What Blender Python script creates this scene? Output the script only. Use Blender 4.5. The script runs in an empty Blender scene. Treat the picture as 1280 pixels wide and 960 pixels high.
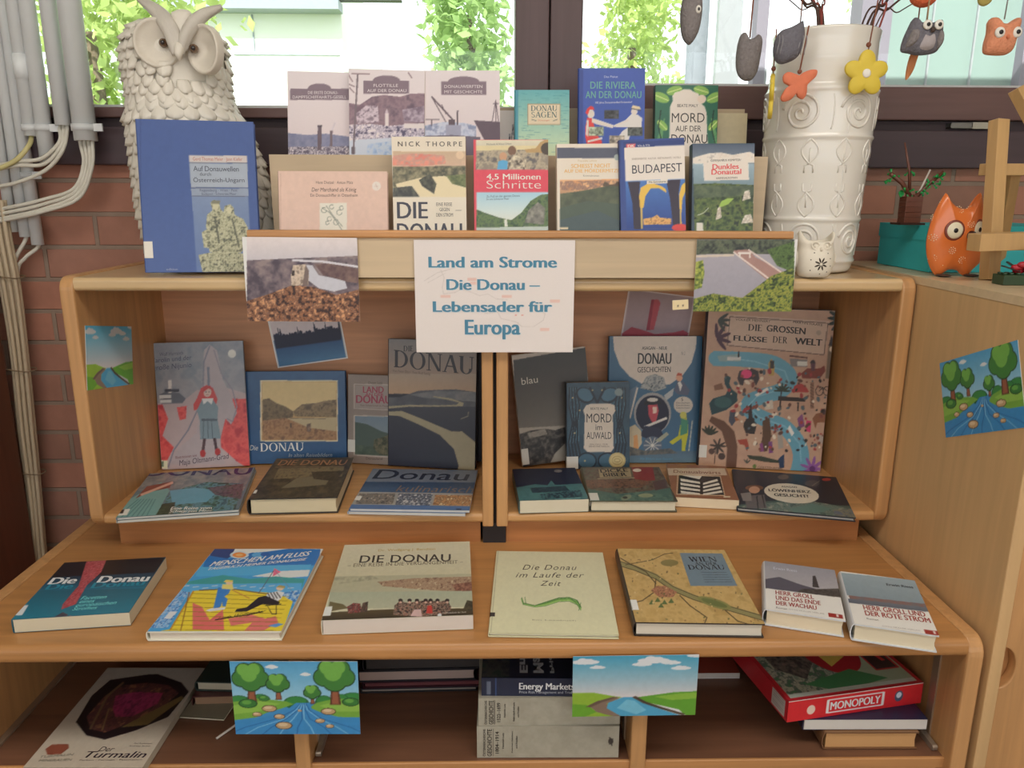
import bpy, bmesh, math, random
import numpy as np
from mathutils import Vector, Matrix

# ------------------------------------------------------------------ camera, world, light, exposure
scene = bpy.context.scene
COL = scene.collection
PITCH, YAW, ROLL, EYE, FPX = math.radians(13.8), math.radians(1.1), math.radians(0.2), 1.46, 960.0
FW = np.array([math.sin(YAW)*math.cos(PITCH), math.cos(YAW)*math.cos(PITCH), -math.sin(PITCH)])
R0 = np.array([math.cos(YAW), -math.sin(YAW), 0.0]); U0 = np.cross(R0, FW)
RT = R0*math.cos(ROLL)+U0*math.sin(ROLL); UP = -R0*math.sin(ROLL)+U0*math.cos(ROLL)
EYEP = np.array([0, 0, EYE])
cam_d = bpy.data.cameras.new('camera'); cam_d.sensor_width = 36.0; cam_d.lens = 36.0*FPX/1280.0
cam_d.clip_start = 0.02; cam_d.clip_end = 200
cam = bpy.data.objects.new('camera', cam_d); COL.objects.link(cam)
cam.matrix_world = Matrix(((RT[0], UP[0], -FW[0], 0), (RT[1], UP[1], -FW[1], 0), (RT[2], UP[2], -FW[2], EYE), (0, 0, 0, 1)))
scene.camera = cam
scene.view_settings.view_transform = 'Standard'; scene.view_settings.look = 'None'
scene.view_settings.gamma = 1.0; scene.view_settings.use_curve_mapping = False
scene.view_settings.exposure = 0.0

world = bpy.data.worlds.new('sky'); scene.world = world; world.use_nodes = True
wn = world.node_tree.nodes; wl = world.node_tree.links
bg = wn['Background']; bg.inputs['Strength'].default_value = 2.3; bg.inputs['Color'].default_value = (0.93, 0.97, 1.0, 1)

def lamp(name, kind, loc, target, energy, color=(1, 1, 1), size=1.0, size_y=None):
    d = bpy.data.lights.new(name, kind); d.energy = energy; d.color = color
    if kind == 'AREA':
        d.size = size
        if size_y: d.shape = 'RECTANGLE'; d.size_y = size_y
    if kind == 'SUN': d.angle = size
    o = bpy.data.objects.new(name, d); COL.objects.link(o); o.location = loc
    o.rotation_euler = (Vector(target)-Vector(loc)).to_track_quat('-Z', 'Y').to_euler()
    return o
lamp('sun', 'SUN', (-3, -6, 9), (0, 3, 0), 7.0, (1.0, 0.96, 0.88), 0.01)
lamp('ceiling_light', 'AREA', (0.1, 0.30, 2.64), (0.1, 0.36, 0), 25.0, (1.0, 0.93, 0.84), 2.4, 0.5)

# ------------------------------------------------------------------ helpers
def ray(px, py): return FW+RT*((px-640)/FPX)+UP*((480-py)/FPX)
def atY(px, py, Y): d = ray(px, py); return EYEP+d*(Y/d[1])
def atZ(px, py, Z): d = ray(px, py); return EYEP+d*((Z-EYE)/d[2])
def atX(px, py, X): d = ray(px, py); return EYEP+d*(X/d[0])
def lin(c):
    c = np.asarray(c, float)/255.0
    return np.where(c <= 0.04045, c/12.92, ((c+0.055)/1.055)**2.4)

MATS = {}
def mat(name, rgb, rough=0.5, spec=0.5, metal=0.0, var=0.08, scale=30.0, bump=0.0, bscale=200.0, coat=0.0, emit=0.0, sss=0.0, lingain=1.0):
    if name in MATS: return MATS[name]
    m = bpy.data.materials.new(name); m.use_nodes = True; nt = m.node_tree; n = nt.nodes; l = nt.links
    b = n['Principled BSDF']; b.inputs['Roughness'].default_value = rough; b.inputs['Metallic'].default_value = metal
    b.inputs['Specular IOR Level'].default_value = spec; b.inputs['Coat Weight'].default_value = coat
    c = np.clip(lin(rgb)*lingain, 0.002, 0.88)
    tc = n.new('ShaderNodeTexCoord'); nz = n.new('ShaderNodeTexNoise'); nz.inputs['Scale'].default_value = scale; nz.inputs['Detail'].default_value = 4
    l.new(tc.outputs['Object'], nz.inputs['Vector'])
    mx = n.new('ShaderNodeMix'); mx.data_type = 'RGBA'
    mx.inputs['A'].default_value = (*np.clip(c*(1-var), 0, 1), 1); mx.inputs['B'].default_value = (*np.clip(c*(1+var), 0, 0.92), 1)
    l.new(nz.outputs['Fac'], mx.inputs['Factor']); l.new(mx.outputs['Result'], b.inputs['Base Color'])
    if sss: b.inputs['Subsurface Weight'].default_value = sss; b.inputs['Subsurface Radius'].default_value = (0.01, 0.008, 0.006)
    if bump:
        n2 = n.new('ShaderNodeTexNoise'); n2.inputs['Scale'].default_value = bscale; n2.inputs['Detail'].default_value = 3
        l.new(tc.outputs['Object'], n2.inputs['Vector']); bp = n.new('ShaderNodeBump'); bp.inputs['Strength'].default_value = bump; bp.inputs['Distance'].default_value = 0.003
        l.new(n2.outputs['Fac'], bp.inputs['Height']); l.new(bp.outputs['Normal'], b.inputs['Normal'])
    MATS[name] = m; return m

def wood(name, rgb, axis='X', rough=0.42, contrast=0.16, coat=0.15):
    if name in MATS: return MATS[name]
    m = bpy.data.materials.new(name); m.use_nodes = True; nt = m.node_tree; n = nt.nodes; l = nt.links
    b = n['Principled BSDF']; b.inputs['Roughness'].default_value = rough; b.inputs['Coat Weight'].default_value = coat; b.inputs['Coat Roughness'].default_value = 0.3
    tc = n.new('ShaderNodeTexCoord'); mp = n.new('ShaderNodeMapping')
    s = {'X': (2.0, 34, 34), 'Y': (34, 2.0, 34), 'Z': (34, 34, 2.0)}[axis]
    mp.inputs['Scale'].default_value = s; l.new(tc.outputs['Object'], mp.inputs['Vector'])
    nz = n.new('ShaderNodeTexNoise'); nz.inputs['Scale'].default_value = 1.6; nz.inputs['Detail'].default_value = 7; nz.inputs['Distortion'].default_value = 0.6
    l.new(mp.outputs['Vector'], nz.inputs['Vector'])
    big = n.new('ShaderNodeTexNoise'); big.inputs['Scale'].default_value = 2.2; l.new(tc.outputs['Object'], big.inputs['Vector'])
    c = lin(rgb); cr = n.new('ShaderNodeValToRGB'); cr.color_ramp.elements[0].position = 0.25; cr.color_ramp.elements[1].position = 0.75
    cr.color_ramp.elements[0].color = (*(c*(1-contrast)), 1); cr.color_ramp.elements[1].color = (*np.clip(c*(1+contrast), 0, 0.9), 1)
    l.new(nz.outputs['Fac'], cr.inputs['Fac'])
    mx = n.new('ShaderNodeMix'); mx.data_type = 'RGBA'; mx.blend_type = 'MULTIPLY'; mx.inputs['Factor'].default_value = 0.35
    l.new(cr.outputs['Color'], mx.inputs['A']); l.new(big.outputs['Fac'], mx.inputs['B']); l.new(mx.outputs['Result'], b.inputs['Base Color'])
    bp = n.new('ShaderNodeBump'); bp.inputs['Strength'].default_value = 0.06; bp.inputs['Distance'].default_value = 0.001
    l.new(nz.outputs['Fac'], bp.inputs['Height']); l.new(bp.outputs['Normal'], b.inputs['Normal'])
    MATS[name] = m; return m

def print_mat(name, rough=0.4, coat=0.0, grain=0.0):
    m = bpy.data.materials.new(name); m.use_nodes = True; nt = m.node_tree; n = nt.nodes; l = nt.links
    b = n['Principled BSDF']; b.inputs['Roughness'].default_value = rough; b.inputs['Coat Weight'].default_value = coat; b.inputs['Coat Roughness'].default_value = 0.15
    a = n.new('ShaderNodeAttribute'); a.attribute_name = 'Col'
    nz = n.new('ShaderNodeTexNoise'); nz.inputs['Scale'].default_value = 260; tc = n.new('ShaderNodeTexCoord'); l.new(tc.outputs['Object'], nz.inputs['Vector'])
    mx = n.new('ShaderNodeMix'); mx.data_type = 'RGBA'; mx.blend_type = 'MULTIPLY'; mx.inputs['Factor'].default_value = 0.04
    l.new(a.outputs['Color'], mx.inputs['A']); l.new(nz.outputs['Fac'], mx.inputs['B']); l.new(mx.outputs['Result'], b.inputs['Base Color'])
    MATS[name] = m; return m
PRINT = print_mat('printed_card', 0.38, 0.12); PRINT_MATTE = print_mat('printed_paper', 0.65)

def page_mat(name, rgb):
    """stacked sheet edges: fine stripes across the block's thickness"""
    if name in MATS: return MATS[name]
    m = mat(name, rgb, 0.8, 0.2, var=0.03); n = m.node_tree.nodes; l = m.node_tree.links
    w = n.new('ShaderNodeTexWave'); w.bands_direction = 'Y'; w.inputs['Scale'].default_value = 260; w.inputs['Distortion'].default_value = 0.6
    tc = n.new('ShaderNodeTexCoord'); l.new(tc.outputs['Object'], w.inputs['Vector'])
    bp = n.new('ShaderNodeBump'); bp.inputs['Strength'].default_value = 0.25; bp.inputs['Distance'].default_value = 0.0006
    l.new(w.outputs['Fac'], bp.inputs['Height']); l.new(bp.outputs['Normal'], n['Principled BSDF'].inputs['Normal'])
    return m

class MB:
    """collects shapes for ONE mesh object"""
    def __init__(s): s.v = []; s.f = []; s.sm = []
    def add(s, vs, fs, smooth=False):
        o = len(s.v); s.v += [tuple(map(float, v)) for v in vs]; s.f += [tuple(i+o for i in f) for f in fs]; s.sm += [smooth]*len(fs); return s
    def box(s, a, b):
        (x0, y0, z0), (x1, y1, z1) = a, b
        return s.add([(x0,y0,z0),(x1,y0,z0),(x1,y1,z0),(x0,y1,z0),(x0,y0,z1),(x1,y0,z1),(x1,y1,z1),(x0,y1,z1)],
                     [(0,3,2,1),(4,5,6,7),(0,1,5,4),(1,2,6,5),(2,3,7,6),(3,0,4,7)])
    def prism(s, prof, axis, a, b, smooth=False):
        """closed 2-D profile swept along an axis: X -> profile (y,z); Y -> (x,z); Z -> (x,y)"""
        n = len(prof)
        def P(u, v, t): return {'X': (t, u, v), 'Y': (u, t, v), 'Z': (u, v, t)}[axis]
        vs = [P(u, v, a) for u, v in prof]+[P(u, v, b) for u, v in prof]
        fs = [(i, (i+1) % n, (i+1) % n+n, i+n) for i in range(n)]
        s.add(vs, fs, smooth); o = len(s.v)-2*n
        s.f += [tuple(range(o+n-1, o-1, -1)), tuple(range(o+n, o+2*n))]; s.sm += [False, False]; return s
    def lathe(s, prof, c=(0, 0, 0), n=48):
        vs = []; m = len(prof)
        for k in range(n):
            a = 2*math.pi*k/n
            for r, z in prof: vs.append((c[0]+r*math.cos(a), c[1]+r*math.sin(a), c[2]+z))
        fs = [(k*m+i, ((k+1) % n)*m+i, ((k+1) % n)*m+i+1, k*m+i+1) for k in range(n) for i in range(m-1)]
        return s.add(vs, fs, True)
    def tube(s, pts, r, n=8, cap=True):
        pts = [Vector(p) for p in pts]; rr = r if isinstance(r, (list, tuple)) else [r]*len(pts)
        vs = []; ref = None
        for i, p in enumerate(pts):
            t = (pts[min(i+1, len(pts)-1)]-pts[max(i-1, 0)]).normalized()
            if ref is None: ref = t.orthogonal().normalized()
            ref = (ref-t*ref.dot(t)); ref = ref.normalized() if ref.length > 1e-6 else t.orthogonal().normalized()
            b = t.cross(ref)
            for k in range(n):
                a = 2*math.pi*k/n; vs.append(p+(ref*math.cos(a)+b*math.sin(a))*rr[i])
        fs = [(i*n+k, i*n+(k+1) % n, (i+1)*n+(k+1) % n, (i+1)*n+k) for i in range(len(pts)-1) for k in range(n)]
        s.add(vs, fs, True)
        if cap:
            o = len(s.v)-len(vs); s.f += [tuple(range(o+n-1, o-1, -1)), tuple(range(o+len(vs)-n, o+len(vs)))]; s.sm += [False, False]
        return s
    def ball(s, c, r, n=16, m=10):
        rx, ry, rz = r if isinstance(r, (tuple, list)) else (r, r, r)
        vs = [(c[0], c[1], c[2]+rz)]
        for i in range(1, m):
            t = math.pi*i/m
            for k in range(n):
                a = 2*math.pi*k/n; vs.append((c[0]+rx*math.sin(t)*math.cos(a), c[1]+ry*math.sin(t)*math.sin(a), c[2]+rz*math.cos(t)))
        vs.append((c[0], c[1], c[2]-rz)); L = len(vs)-1
        fs = [(0, 1+k, 1+(k+1) % n) for k in range(n)]
        for i in range(m-2): fs += [(1+i*n+k, 1+(i+1)*n+k, 1+(i+1)*n+(k+1) % n, 1+i*n+(k+1) % n) for k in range(n)]
        fs += [(L, 1+(m-2)*n+(k+1) % n, 1+(m-2)*n+k) for k in range(n)]
        return s.add(vs, fs, True)
    def bar(s, p, q, w, d, side=(1, 0, 0)):
        p, q = Vector(p), Vector(q); t = (q-p).normalized(); a = Vector(side); a = (a-t*a.dot(t)).normalized(); b = t.cross(a)
        vs = [e+a*(i*w/2)+b*(j*d/2) for e in (p, q) for i, j in ((-1, -1), (1, -1), (1, 1), (-1, 1))]
        return s.add(vs, [(0,3,2,1),(4,5,6,7),(0,1,5,4),(1,2,6,5),(2,3,7,6),(3,0,4,7)])
    def puff(s, out, t, y0=0.0, flat=False, cen=None):
        """a stuffed or bevelled shape from a star-shaped outline in (x,z), thickness t along y"""
        cx, cz = cen or (sum(p[0] for p in out)/len(out), sum(p[1] for p in out)/len(out)); n = len(out)
        st = [(1.0, 0.0), (0.985, 0.55), (0.95, 1.0), (0.5, 1.0)] if flat else [(1.0, 0.0), (0.97, 0.30), (0.90, 0.52), (0.78, 0.72), (0.6, 0.87), (0.35, 0.97)]
        for sg in (-1, 1):
            vs = []
            for k, h in st: vs += [(cx+(x-cx)*k, y0+sg*h*t/2, cz+(z-cz)*k) for x, z in out]
            vs.append((cx, y0+sg*t/2, cz)); L = len(vs)-1; fs = []
            for i in range(len(st)-1): fs += [(i*n+k, i*n+(k+1) % n, (i+1)*n+(k+1) % n, (i+1)*n+k) for k in range(n)]
            fs += [((len(st)-1)*n+k, (len(st)-1)*n+(k+1) % n, L) for k in range(n)]
            if sg > 0: fs = [tuple(reversed(f)) for f in fs]
            s.add(vs, fs, True)
        return s
    def build(s, name, m, parent=None, loc=None, bevel=0.0, seg=2, weld=False, fix=True):
        me = bpy.data.meshes.new(name); me.from_pydata(s.v, [], s.f)
        me.polygons.foreach_set('use_smooth', s.sm); me.materials.append(m); me.update()
        if weld or fix:
            bm = bmesh.new(); bm.from_mesh(me)
            if weld: bmesh.ops.remove_doubles(bm, verts=bm.verts, dist=1e-5)
            bmesh.ops.recalc_face_normals(bm, faces=bm.faces); bm.to_mesh(me); bm.free()
        o = bpy.data.objects.new(name, me); COL.objects.link(o)
        if parent: o.parent = parent
        if loc is not None: o.location = loc
        if bevel:
            b = o.modifiers.new('bevel', 'BEVEL'); b.width = bevel; b.segments = seg; b.limit_method = 'ANGLE'; b.angle_limit = math.radians(50)
        return o

def tag(o, label=None, cat=None, group=None, kind=None):
    if label: o['label'] = label
    if cat: o['category'] = cat
    if group: o['group'] = group
    if kind: o['kind'] = kind
    return o
def thing(name, label, cat, loc=(0, 0, 0), rot=(0, 0, 0), group=None):
    o = bpy.data.objects.new(name, None); COL.objects.link(o); o.location = loc; o.rotation_euler = rot; o.empty_display_size = 0.05
    return tag(o, label, cat, group)
def struct(o): o['kind'] = 'structure'; return o
def rrect(x0, z0, x1, z1, r, corners=(1, 1, 1, 1), n=6):
    """rounded rectangle, counter-clockwise from lower left; corners = ll, lr, ur, ul"""
    out = []
    for (cx, cz, a0, px, pz), on in zip(((x0+r, z0+r, 180, x0, z0), (x1-r, z0+r, 270, x1, z0), (x1-r, z1-r, 0, x1, z1), (x0+r, z1-r, 90, x0, z1)), corners):
        if on: out += [(cx+r*math.cos(math.radians(a0+90*k/n)), cz+r*math.sin(math.radians(a0+90*k/n))) for k in range(n+1)]
        else: out.append((px, pz))
    return out
def bez(p, n=24):
    """smooth curve through points (Catmull-Rom)"""
    P = [Vector(q) for q in p]; P = [P[0]*2-P[1]]+P+[P[-1]*2-P[-2]]; out = []
    for i in range(1, len(P)-2):
        for k in range(n):
            t = k/n; a, b, c, d = P[i-1:i+3]
            out.append(0.5*((2*b)+(c-a)*t+(2*a-5*b+4*c-d)*t*t+(3*b-a-3*c+d)*t**3))
    out.append(P[-2]); return out

# ------------------------------------------------------------------ printing: flat colours of covers, cards and posters
GLY = {}
def font_mesh(s, bold=0.0, shear=0.0, spacing=1.0):
    key = (s, bold, shear, spacing)
    if key in GLY: return GLY[key]
    c = bpy.data.curves.new('t', 'FONT'); c.body = s; c.offset = bold; c.shear = shear; c.space_character = spacing; c.resolution_u = 3; c.fill_mode = 'FRONT'
    o = bpy.data.objects.new('t', c); COL.objects.link(o)
    dg = bpy.context.evaluated_depsgraph_get(); me = o.evaluated_get(dg).to_mesh()
    v = np.array([p.co[:2] for p in me.vertices], float).reshape(-1, 2); f = [tuple(p.vertices) for p in me.polygons]
    o.evaluated_get(dg).to_mesh_clear(); bpy.data.objects.remove(o); bpy.data.curves.remove(c)
    GLY[key] = (v, f); return GLY[key]
def serif_mesh(s):
    """antiqua capitals with thick and thin strokes"""
    if ('serif', s) in GLY: return GLY[('serif', s)]
    V = []; Fc = []; x = 0.0; TK, TN, SH = 0.165, 0.065, 0.045
    def q(*p): o = len(V); V.extend(p); Fc.append(tuple(range(o, o+len(p))))
    def rect(a, b, c, d): q((a, b), (c, b), (c, d), (a, d))
    def sl(x0, y0, x1, y1, w): q((x0-w/2, y0), (x0+w/2, y0), (x1+w/2, y1), (x1-w/2, y1))
    def arc(cx, cy, rx, ry, a0, a1, tk, tn, n=18):
        P = []
        for k in range(n+1):
            a = math.radians(a0+(a1-a0)*k/n); w = tn+(tk-tn)*abs(math.cos(a))
            P.append(((cx+rx*math.cos(a), cy+ry*math.sin(a)), (cx+(rx-w)*math.cos(a), cy+(ry-w*0.6)*math.sin(a))))
        for k in range(n): q(P[k][0], P[k+1][0], P[k+1][1], P[k][1])
    for ch in s:
        sf = lambda a, y: rect(x+a-0.12, y, x+a+0.12, y+SH)
        if ch == ' ': x += 0.4; continue
        if ch == 'I': rect(x+.1, 0, x+.1+TK, 1); sf(.165, 0); sf(.165, 1-SH); w = .34
        elif ch == 'D': rect(x+.1, 0, x+.1+TK, 1); sf(.165, 0); sf(.165, 1-SH); arc(x+.32, .5, .5, .5, -90, 90, TK, TN); rect(x+.1, 0, x+.33, TN); rect(x+.1, 1-TN, x+.33, 1); w = .9
        elif ch == 'O': arc(x+.45, .5, .43, .52, 0, 360, TK, TN, 32); w = .92
        elif ch == 'N': rect(x+.12, 0, x+.12+TN, 1); rect(x+.72, 0, x+.72+TN, 1); sl(x+.18, 1, x+.71, 0, TK); sf(.14, 0); sf(.1, 1-SH); sf(.74, 1-SH); w = .9
        elif ch == 'A': sl(x+.1, 0, x+.42, 1, TN*1.2); sl(x+.72, 0, x+.44, 1, TK); rect(x+.22, .32, x+.62, .32+TN); sf(.1, 0); sf(.73, 0); w = .84
        elif ch == 'U': rect(x+.1, .3, x+.1+TK, 1); rect(x+.7, .3, x+.7+TN, 1); arc(x+.425, .32, .325, .33, 180, 360, TK, TN); sf(.165, 1-SH); sf(.72, 1-SH); w = .88
        elif ch == 'E': rect(x+.1, 0, x+.1+TK, 1); rect(x+.05, 0, x+.6, TN); rect(x+.05, 1-TN, x+.57, 1); rect(x+.1, .5, x+.48, .5+TN); rect(x+.565, 0, x+.6, .2); rect(x+.535, .8, x+.57, 1); w = .68
        elif ch == 'L': rect(x+.1, 0, x+.1+TK, 1); rect(x+.05, 0, x+.6, TN); rect(x+.565, 0, x+.6, .22); sf(.165, 1-SH); w = .66
        elif ch == 'R': rect(x+.1, 0, x+.1+TK, 1); sf(.165, 0); sf(.165, 1-SH); arc(x+.3, .74, .33, .26, -90, 90, TK, TN); rect(x+.1, .48, x+.3, .48+TN); rect(x+.1, 1-TN, x+.3, 1); sl(x+.68, 0, x+.36, .5, TK); w = .8
        elif ch == 'S': arc(x+.33, .75, .25, .26, 20, 270, TK*.7, TN*1.6); arc(x+.33, .25, .27, .27, -160, 90, TK*.7, TN*1.6); w = .66
        elif ch == 'G': arc(x+.45, .5, .43, .52, 40, 320, TK, TN, 26); rect(x+.66, .1, x+.66+TK*.8, .45); rect(x+.56, .43, x+.88, .43+SH); w = .92
        elif ch == 'W': sl(x+.1, 1, x+.3, 0, TK); sl(x+.3, 0, x+.5, 1, TN); sl(x+.5, 1, x+.7, 0, TK); sl(x+.7, 0, x+.9, 1, TN); sf(.1, 1-SH); sf(.9, 1-SH); w = 1.0
        else: rect(x+.1, 0, x+.5, .7); w = .6
        x += w
    GLY[('serif', s)] = (np.array(V), Fc); return GLY[('serif', s)]

def vnoise(h, w, cell, rng, octv=3):
    out = np.zeros((h, w)); amp = 1.0; tot = 0
    for o in range(octv):
        c = max(1.0, cell/2**o); gh, gw = int(h/c)+3, int(w/c)+3; g = rng.random((gh, gw))
        yy = np.arange(h)/c; xx = np.arange(w)/c; yi = yy.astype(int); xi = xx.astype(int); fy = (yy-yi)[:, None]; fx = (xx-xi)[None]
        fy = fy*fy*(3-2*fy); fx = fx*fx*(3-2*fx)
        a = g[yi][:, xi]; b = g[yi][:, xi+1]; cc = g[yi+1][:, xi]; d = g[yi+1][:, xi+1]
        out += amp*((a*(1-fx)+b*fx)*(1-fy)+(cc*(1-fx)+d*fx)*fy); tot += amp; amp *= 0.6
    return out/tot

class Art:
    """flat print painted in picture coordinates; M maps those coordinates to the sheet's (u, v), v down"""
    SS = 2
    def __init__(s, nx, ny, M, seed=1, bg=(255, 255, 255)):
        s.nx, s.ny, s.M = nx, ny, M; s.W, s.H = nx*s.SS, ny*s.SS; s.a = np.zeros((s.H, s.W, 3)); s.a[:] = bg; s.rng = np.random.default_rng(seed); s.T = []; s.fr = (0, 0, 1)
    def frame(s, x0, y0, k): s.fr = (x0, y0, k); return s
    def uv(s): s.fr = None; return s
    def map(s, pts):
        p = np.asarray(pts, float).reshape(-1, 2)
        if s.fr is None: return p*np.array([s.W, s.H])
        p = p*s.fr[2]+np.array(s.fr[:2]); return s.M(p)*np.array([s.W, s.H])
    def mask(s, pts, mapped=False):
        P = np.asarray(pts, float) if mapped else s.map(pts)
        x0, y0 = np.floor(P.min(0)).astype(int); x1, y1 = np.ceil(P.max(0)).astype(int)+1
        x0, y0 = max(x0, 0), max(y0, 0); x1, y1 = min(x1, s.W), min(y1, s.H)
        if x1 <= x0 or y1 <= y0: return None
        X = np.arange(x0, x1)+0.5; Y = np.arange(y0, y1)+0.5; m = np.zeros((y1-y0, x1-x0), bool)
        for i in range(len(P)):
            (ax, ay), (bx, by) = P[i-1], P[i]
            if ay == by: continue
            rows = ((ay > Y) != (by > Y)); xi = ax+(Y-ay)*(bx-ax)/(by-ay)
            m ^= rows[:, None] & (X[None] < xi[:, None])
        return (slice(y0, y1), slice(x0, x1)), m
    def poly(s, pts, c, alpha=1.0):
        r = s.mask(pts)
        if r: sl, m = r; a = s.a[sl]; a[m] = a[m]*(1-alpha)+np.array(c, float)*alpha
        return s
    def box(s, x0, y0, x1, y1, c, alpha=1.0): return s.poly([(x0, y0), (x1, y0), (x1, y1), (x0, y1)], c, alpha)
    def ell(s, cx, cy, rx, ry, c, alpha=1.0, rot=0.0, n=24):
        co, si = math.cos(rot), math.sin(rot)
        return s.poly([(cx+rx*math.cos(a)*co-ry*math.sin(a)*si, cy+rx*math.cos(a)*si+ry*math.sin(a)*co) for a in np.linspace(0, 2*math.pi, n, endpoint=False)], c, alpha)
    def line(s, pts, w, c, alpha=1.0, closed=False):
        pts = [tuple(p) for p in pts]
        if closed: pts = pts+[pts[0]]
        for (ax, ay), (bx, by) in zip(pts, pts[1:]):
            dx, dy = bx-ax, by-ay; L = math.hypot(dx, dy) or 1e-6; nx, ny = -dy/L*w/2, dx/L*w/2; ex, ey = dx/L*w*0.25, dy/L*w*0.25
            s.poly([(ax+nx-ex, ay+ny-ey), (bx+nx+ex, by+ny+ey), (bx-nx+ex, by-ny+ey), (ax-nx-ex, ay-ny-ey)], c, alpha)
        return s
    def grad(s, pts, c0, c1, noise=0.0, cell=20):
        r = s.mask(pts)
        if not r: return s
        sl, m = r; h, w = m.shape; t = np.linspace(0, 1, h)[:, None, None]
        P = s.map(pts); lo, hi = P[:, 1].min(), P[:, 1].max(); t = (np.arange(sl[0].start, sl[0].stop)+0.5-lo)/(hi-lo+1e-6); t = np.clip(t, 0, 1)[:, None, None]
        col = np.broadcast_to(np.array(c0, float)*(1-t)+np.array(c1, float)*t, (h, w, 3)).copy()
        if noise: col = col*(1+noise*(vnoise(h, w, cell, s.rng)[..., None]-0.5)*2)
        s.a[sl][m] = col[m]; return s
    def mottle(s, pts, cols, cell=8, octv=4, alpha=1.0, sharp=1.0):
        """clumpy mix of colours inside a shape (foliage, rock, crowds)"""
        r = s.mask(pts)
        if not r: return s
        sl, m = r; h, w = m.shape; n = vnoise(h, w, cell, s.rng, octv); n = np.clip((n-0.5)*2.2*sharp+0.5, 0, 0.999)*(len(cols)-1)
        C = np.array(cols, float); i = n.astype(int); f = (n-i)[..., None]; col = C[i]*(1-f)+C[np.minimum(i+1, len(cols)-1)]*f
        a = s.a[sl]; a[m] = a[m]*(1-alpha)+col[m]*alpha; return s
    def scatter(s, pts, n, r0, r1, cols, asp=1.0):
        P = np.asarray(pts, float); lo, hi = P.min(0), P.max(0); k = 0; tries = 0
        def ins(x, y):
            c = False
            for i in range(len(P)):
                (ax, ay), (bx, by) = P[i-1], P[i]
                if (ay > y) != (by > y) and x < ax+(y-ay)*(bx-ax)/(by-ay): c = not c
            return c
        while k < n and tries < n*8:
            tries += 1; x, y = lo+(hi-lo)*s.rng.random(2)
            if not ins(x, y): continue
            r = r0+(r1-r0)*s.rng.random(); s.ell(x, y, r, r*asp*(0.6+0.8*s.rng.random()), cols[int(s.rng.integers(len(cols)))], n=7, rot=s.rng.random()*3); k += 1
        return s
    def text(s, t, x0, y0, x1, y1, h, c, bold=0.0, shear=0.0, serif=False, spacing=1.0, cap=None):
        """t written from (x0,y0) to (x1,y1) along its baseline, h high in the picture"""
        v, f = serif_mesh(t) if serif else font_mesh(t, min(bold, 0.0), shear, spacing)
        if not len(v): return s
        P = s.map([(x0, y0), (x1, y1), ((x0+x1)/2, (y0+y1)/2), ((x0+x1)/2, (y0+y1)/2-h)])/np.array([s.W, s.H])
        hh = abs(P[2, 1]-P[3, 1]); lo, hi = v.min(0), v.max(0)
        base = 0.0 if lo[1] < -0.02 or serif else lo[1]; top = hi[1]
        a = (v[:, 0]-lo[0])/(hi[0]-lo[0]); b = (v[:, 1]-base)/(top-base)
        uvp = P[0][None]*(1-a[:, None])+P[1][None]*a[:, None]; uvp[:, 1] -= b*hh
        em = (P[1, 0]-P[0, 0])/(hi[0]-lo[0])
        for du in ((0,) if bold < 0.004 else (-bold*em, bold*em) if bold < 0.025 else (-bold*em, 0, bold*em)): s.T.append((uvp+np.array([du, 0]), f, np.array(c, float)))
        return s
    def done(s):
        n = vnoise(s.H, s.W, 9, s.rng, 3)[..., None]-0.5
        return (s.a*(1+0.05*n)).reshape(s.ny, s.SS, s.nx, s.SS, 3).mean((1, 3))

def to_uv(Mw, w, h):
    """photo coordinates -> (u,v) on the sheet whose local x spans -w/2..w/2 and z 0..h in the plane y = 0"""
    o = np.array(Mw.translation); ax = np.array(Mw.to_3x3().col[0]); az = np.array(Mw.to_3x3().col[2]); n = np.cross(ax, az)
    def f(p):
        d = FW[None]+RT[None]*((p[:, :1]-640)/FPX)+UP[None]*((480-p[:, 1:])/FPX)
        t = ((o-EYEP)@n)/(d@n); X = EYEP[None]+d*t[:, None]-o
        return np.stack([(X@ax)/w+0.5, 1-(X@az)/h], -1)
    return f

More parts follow.
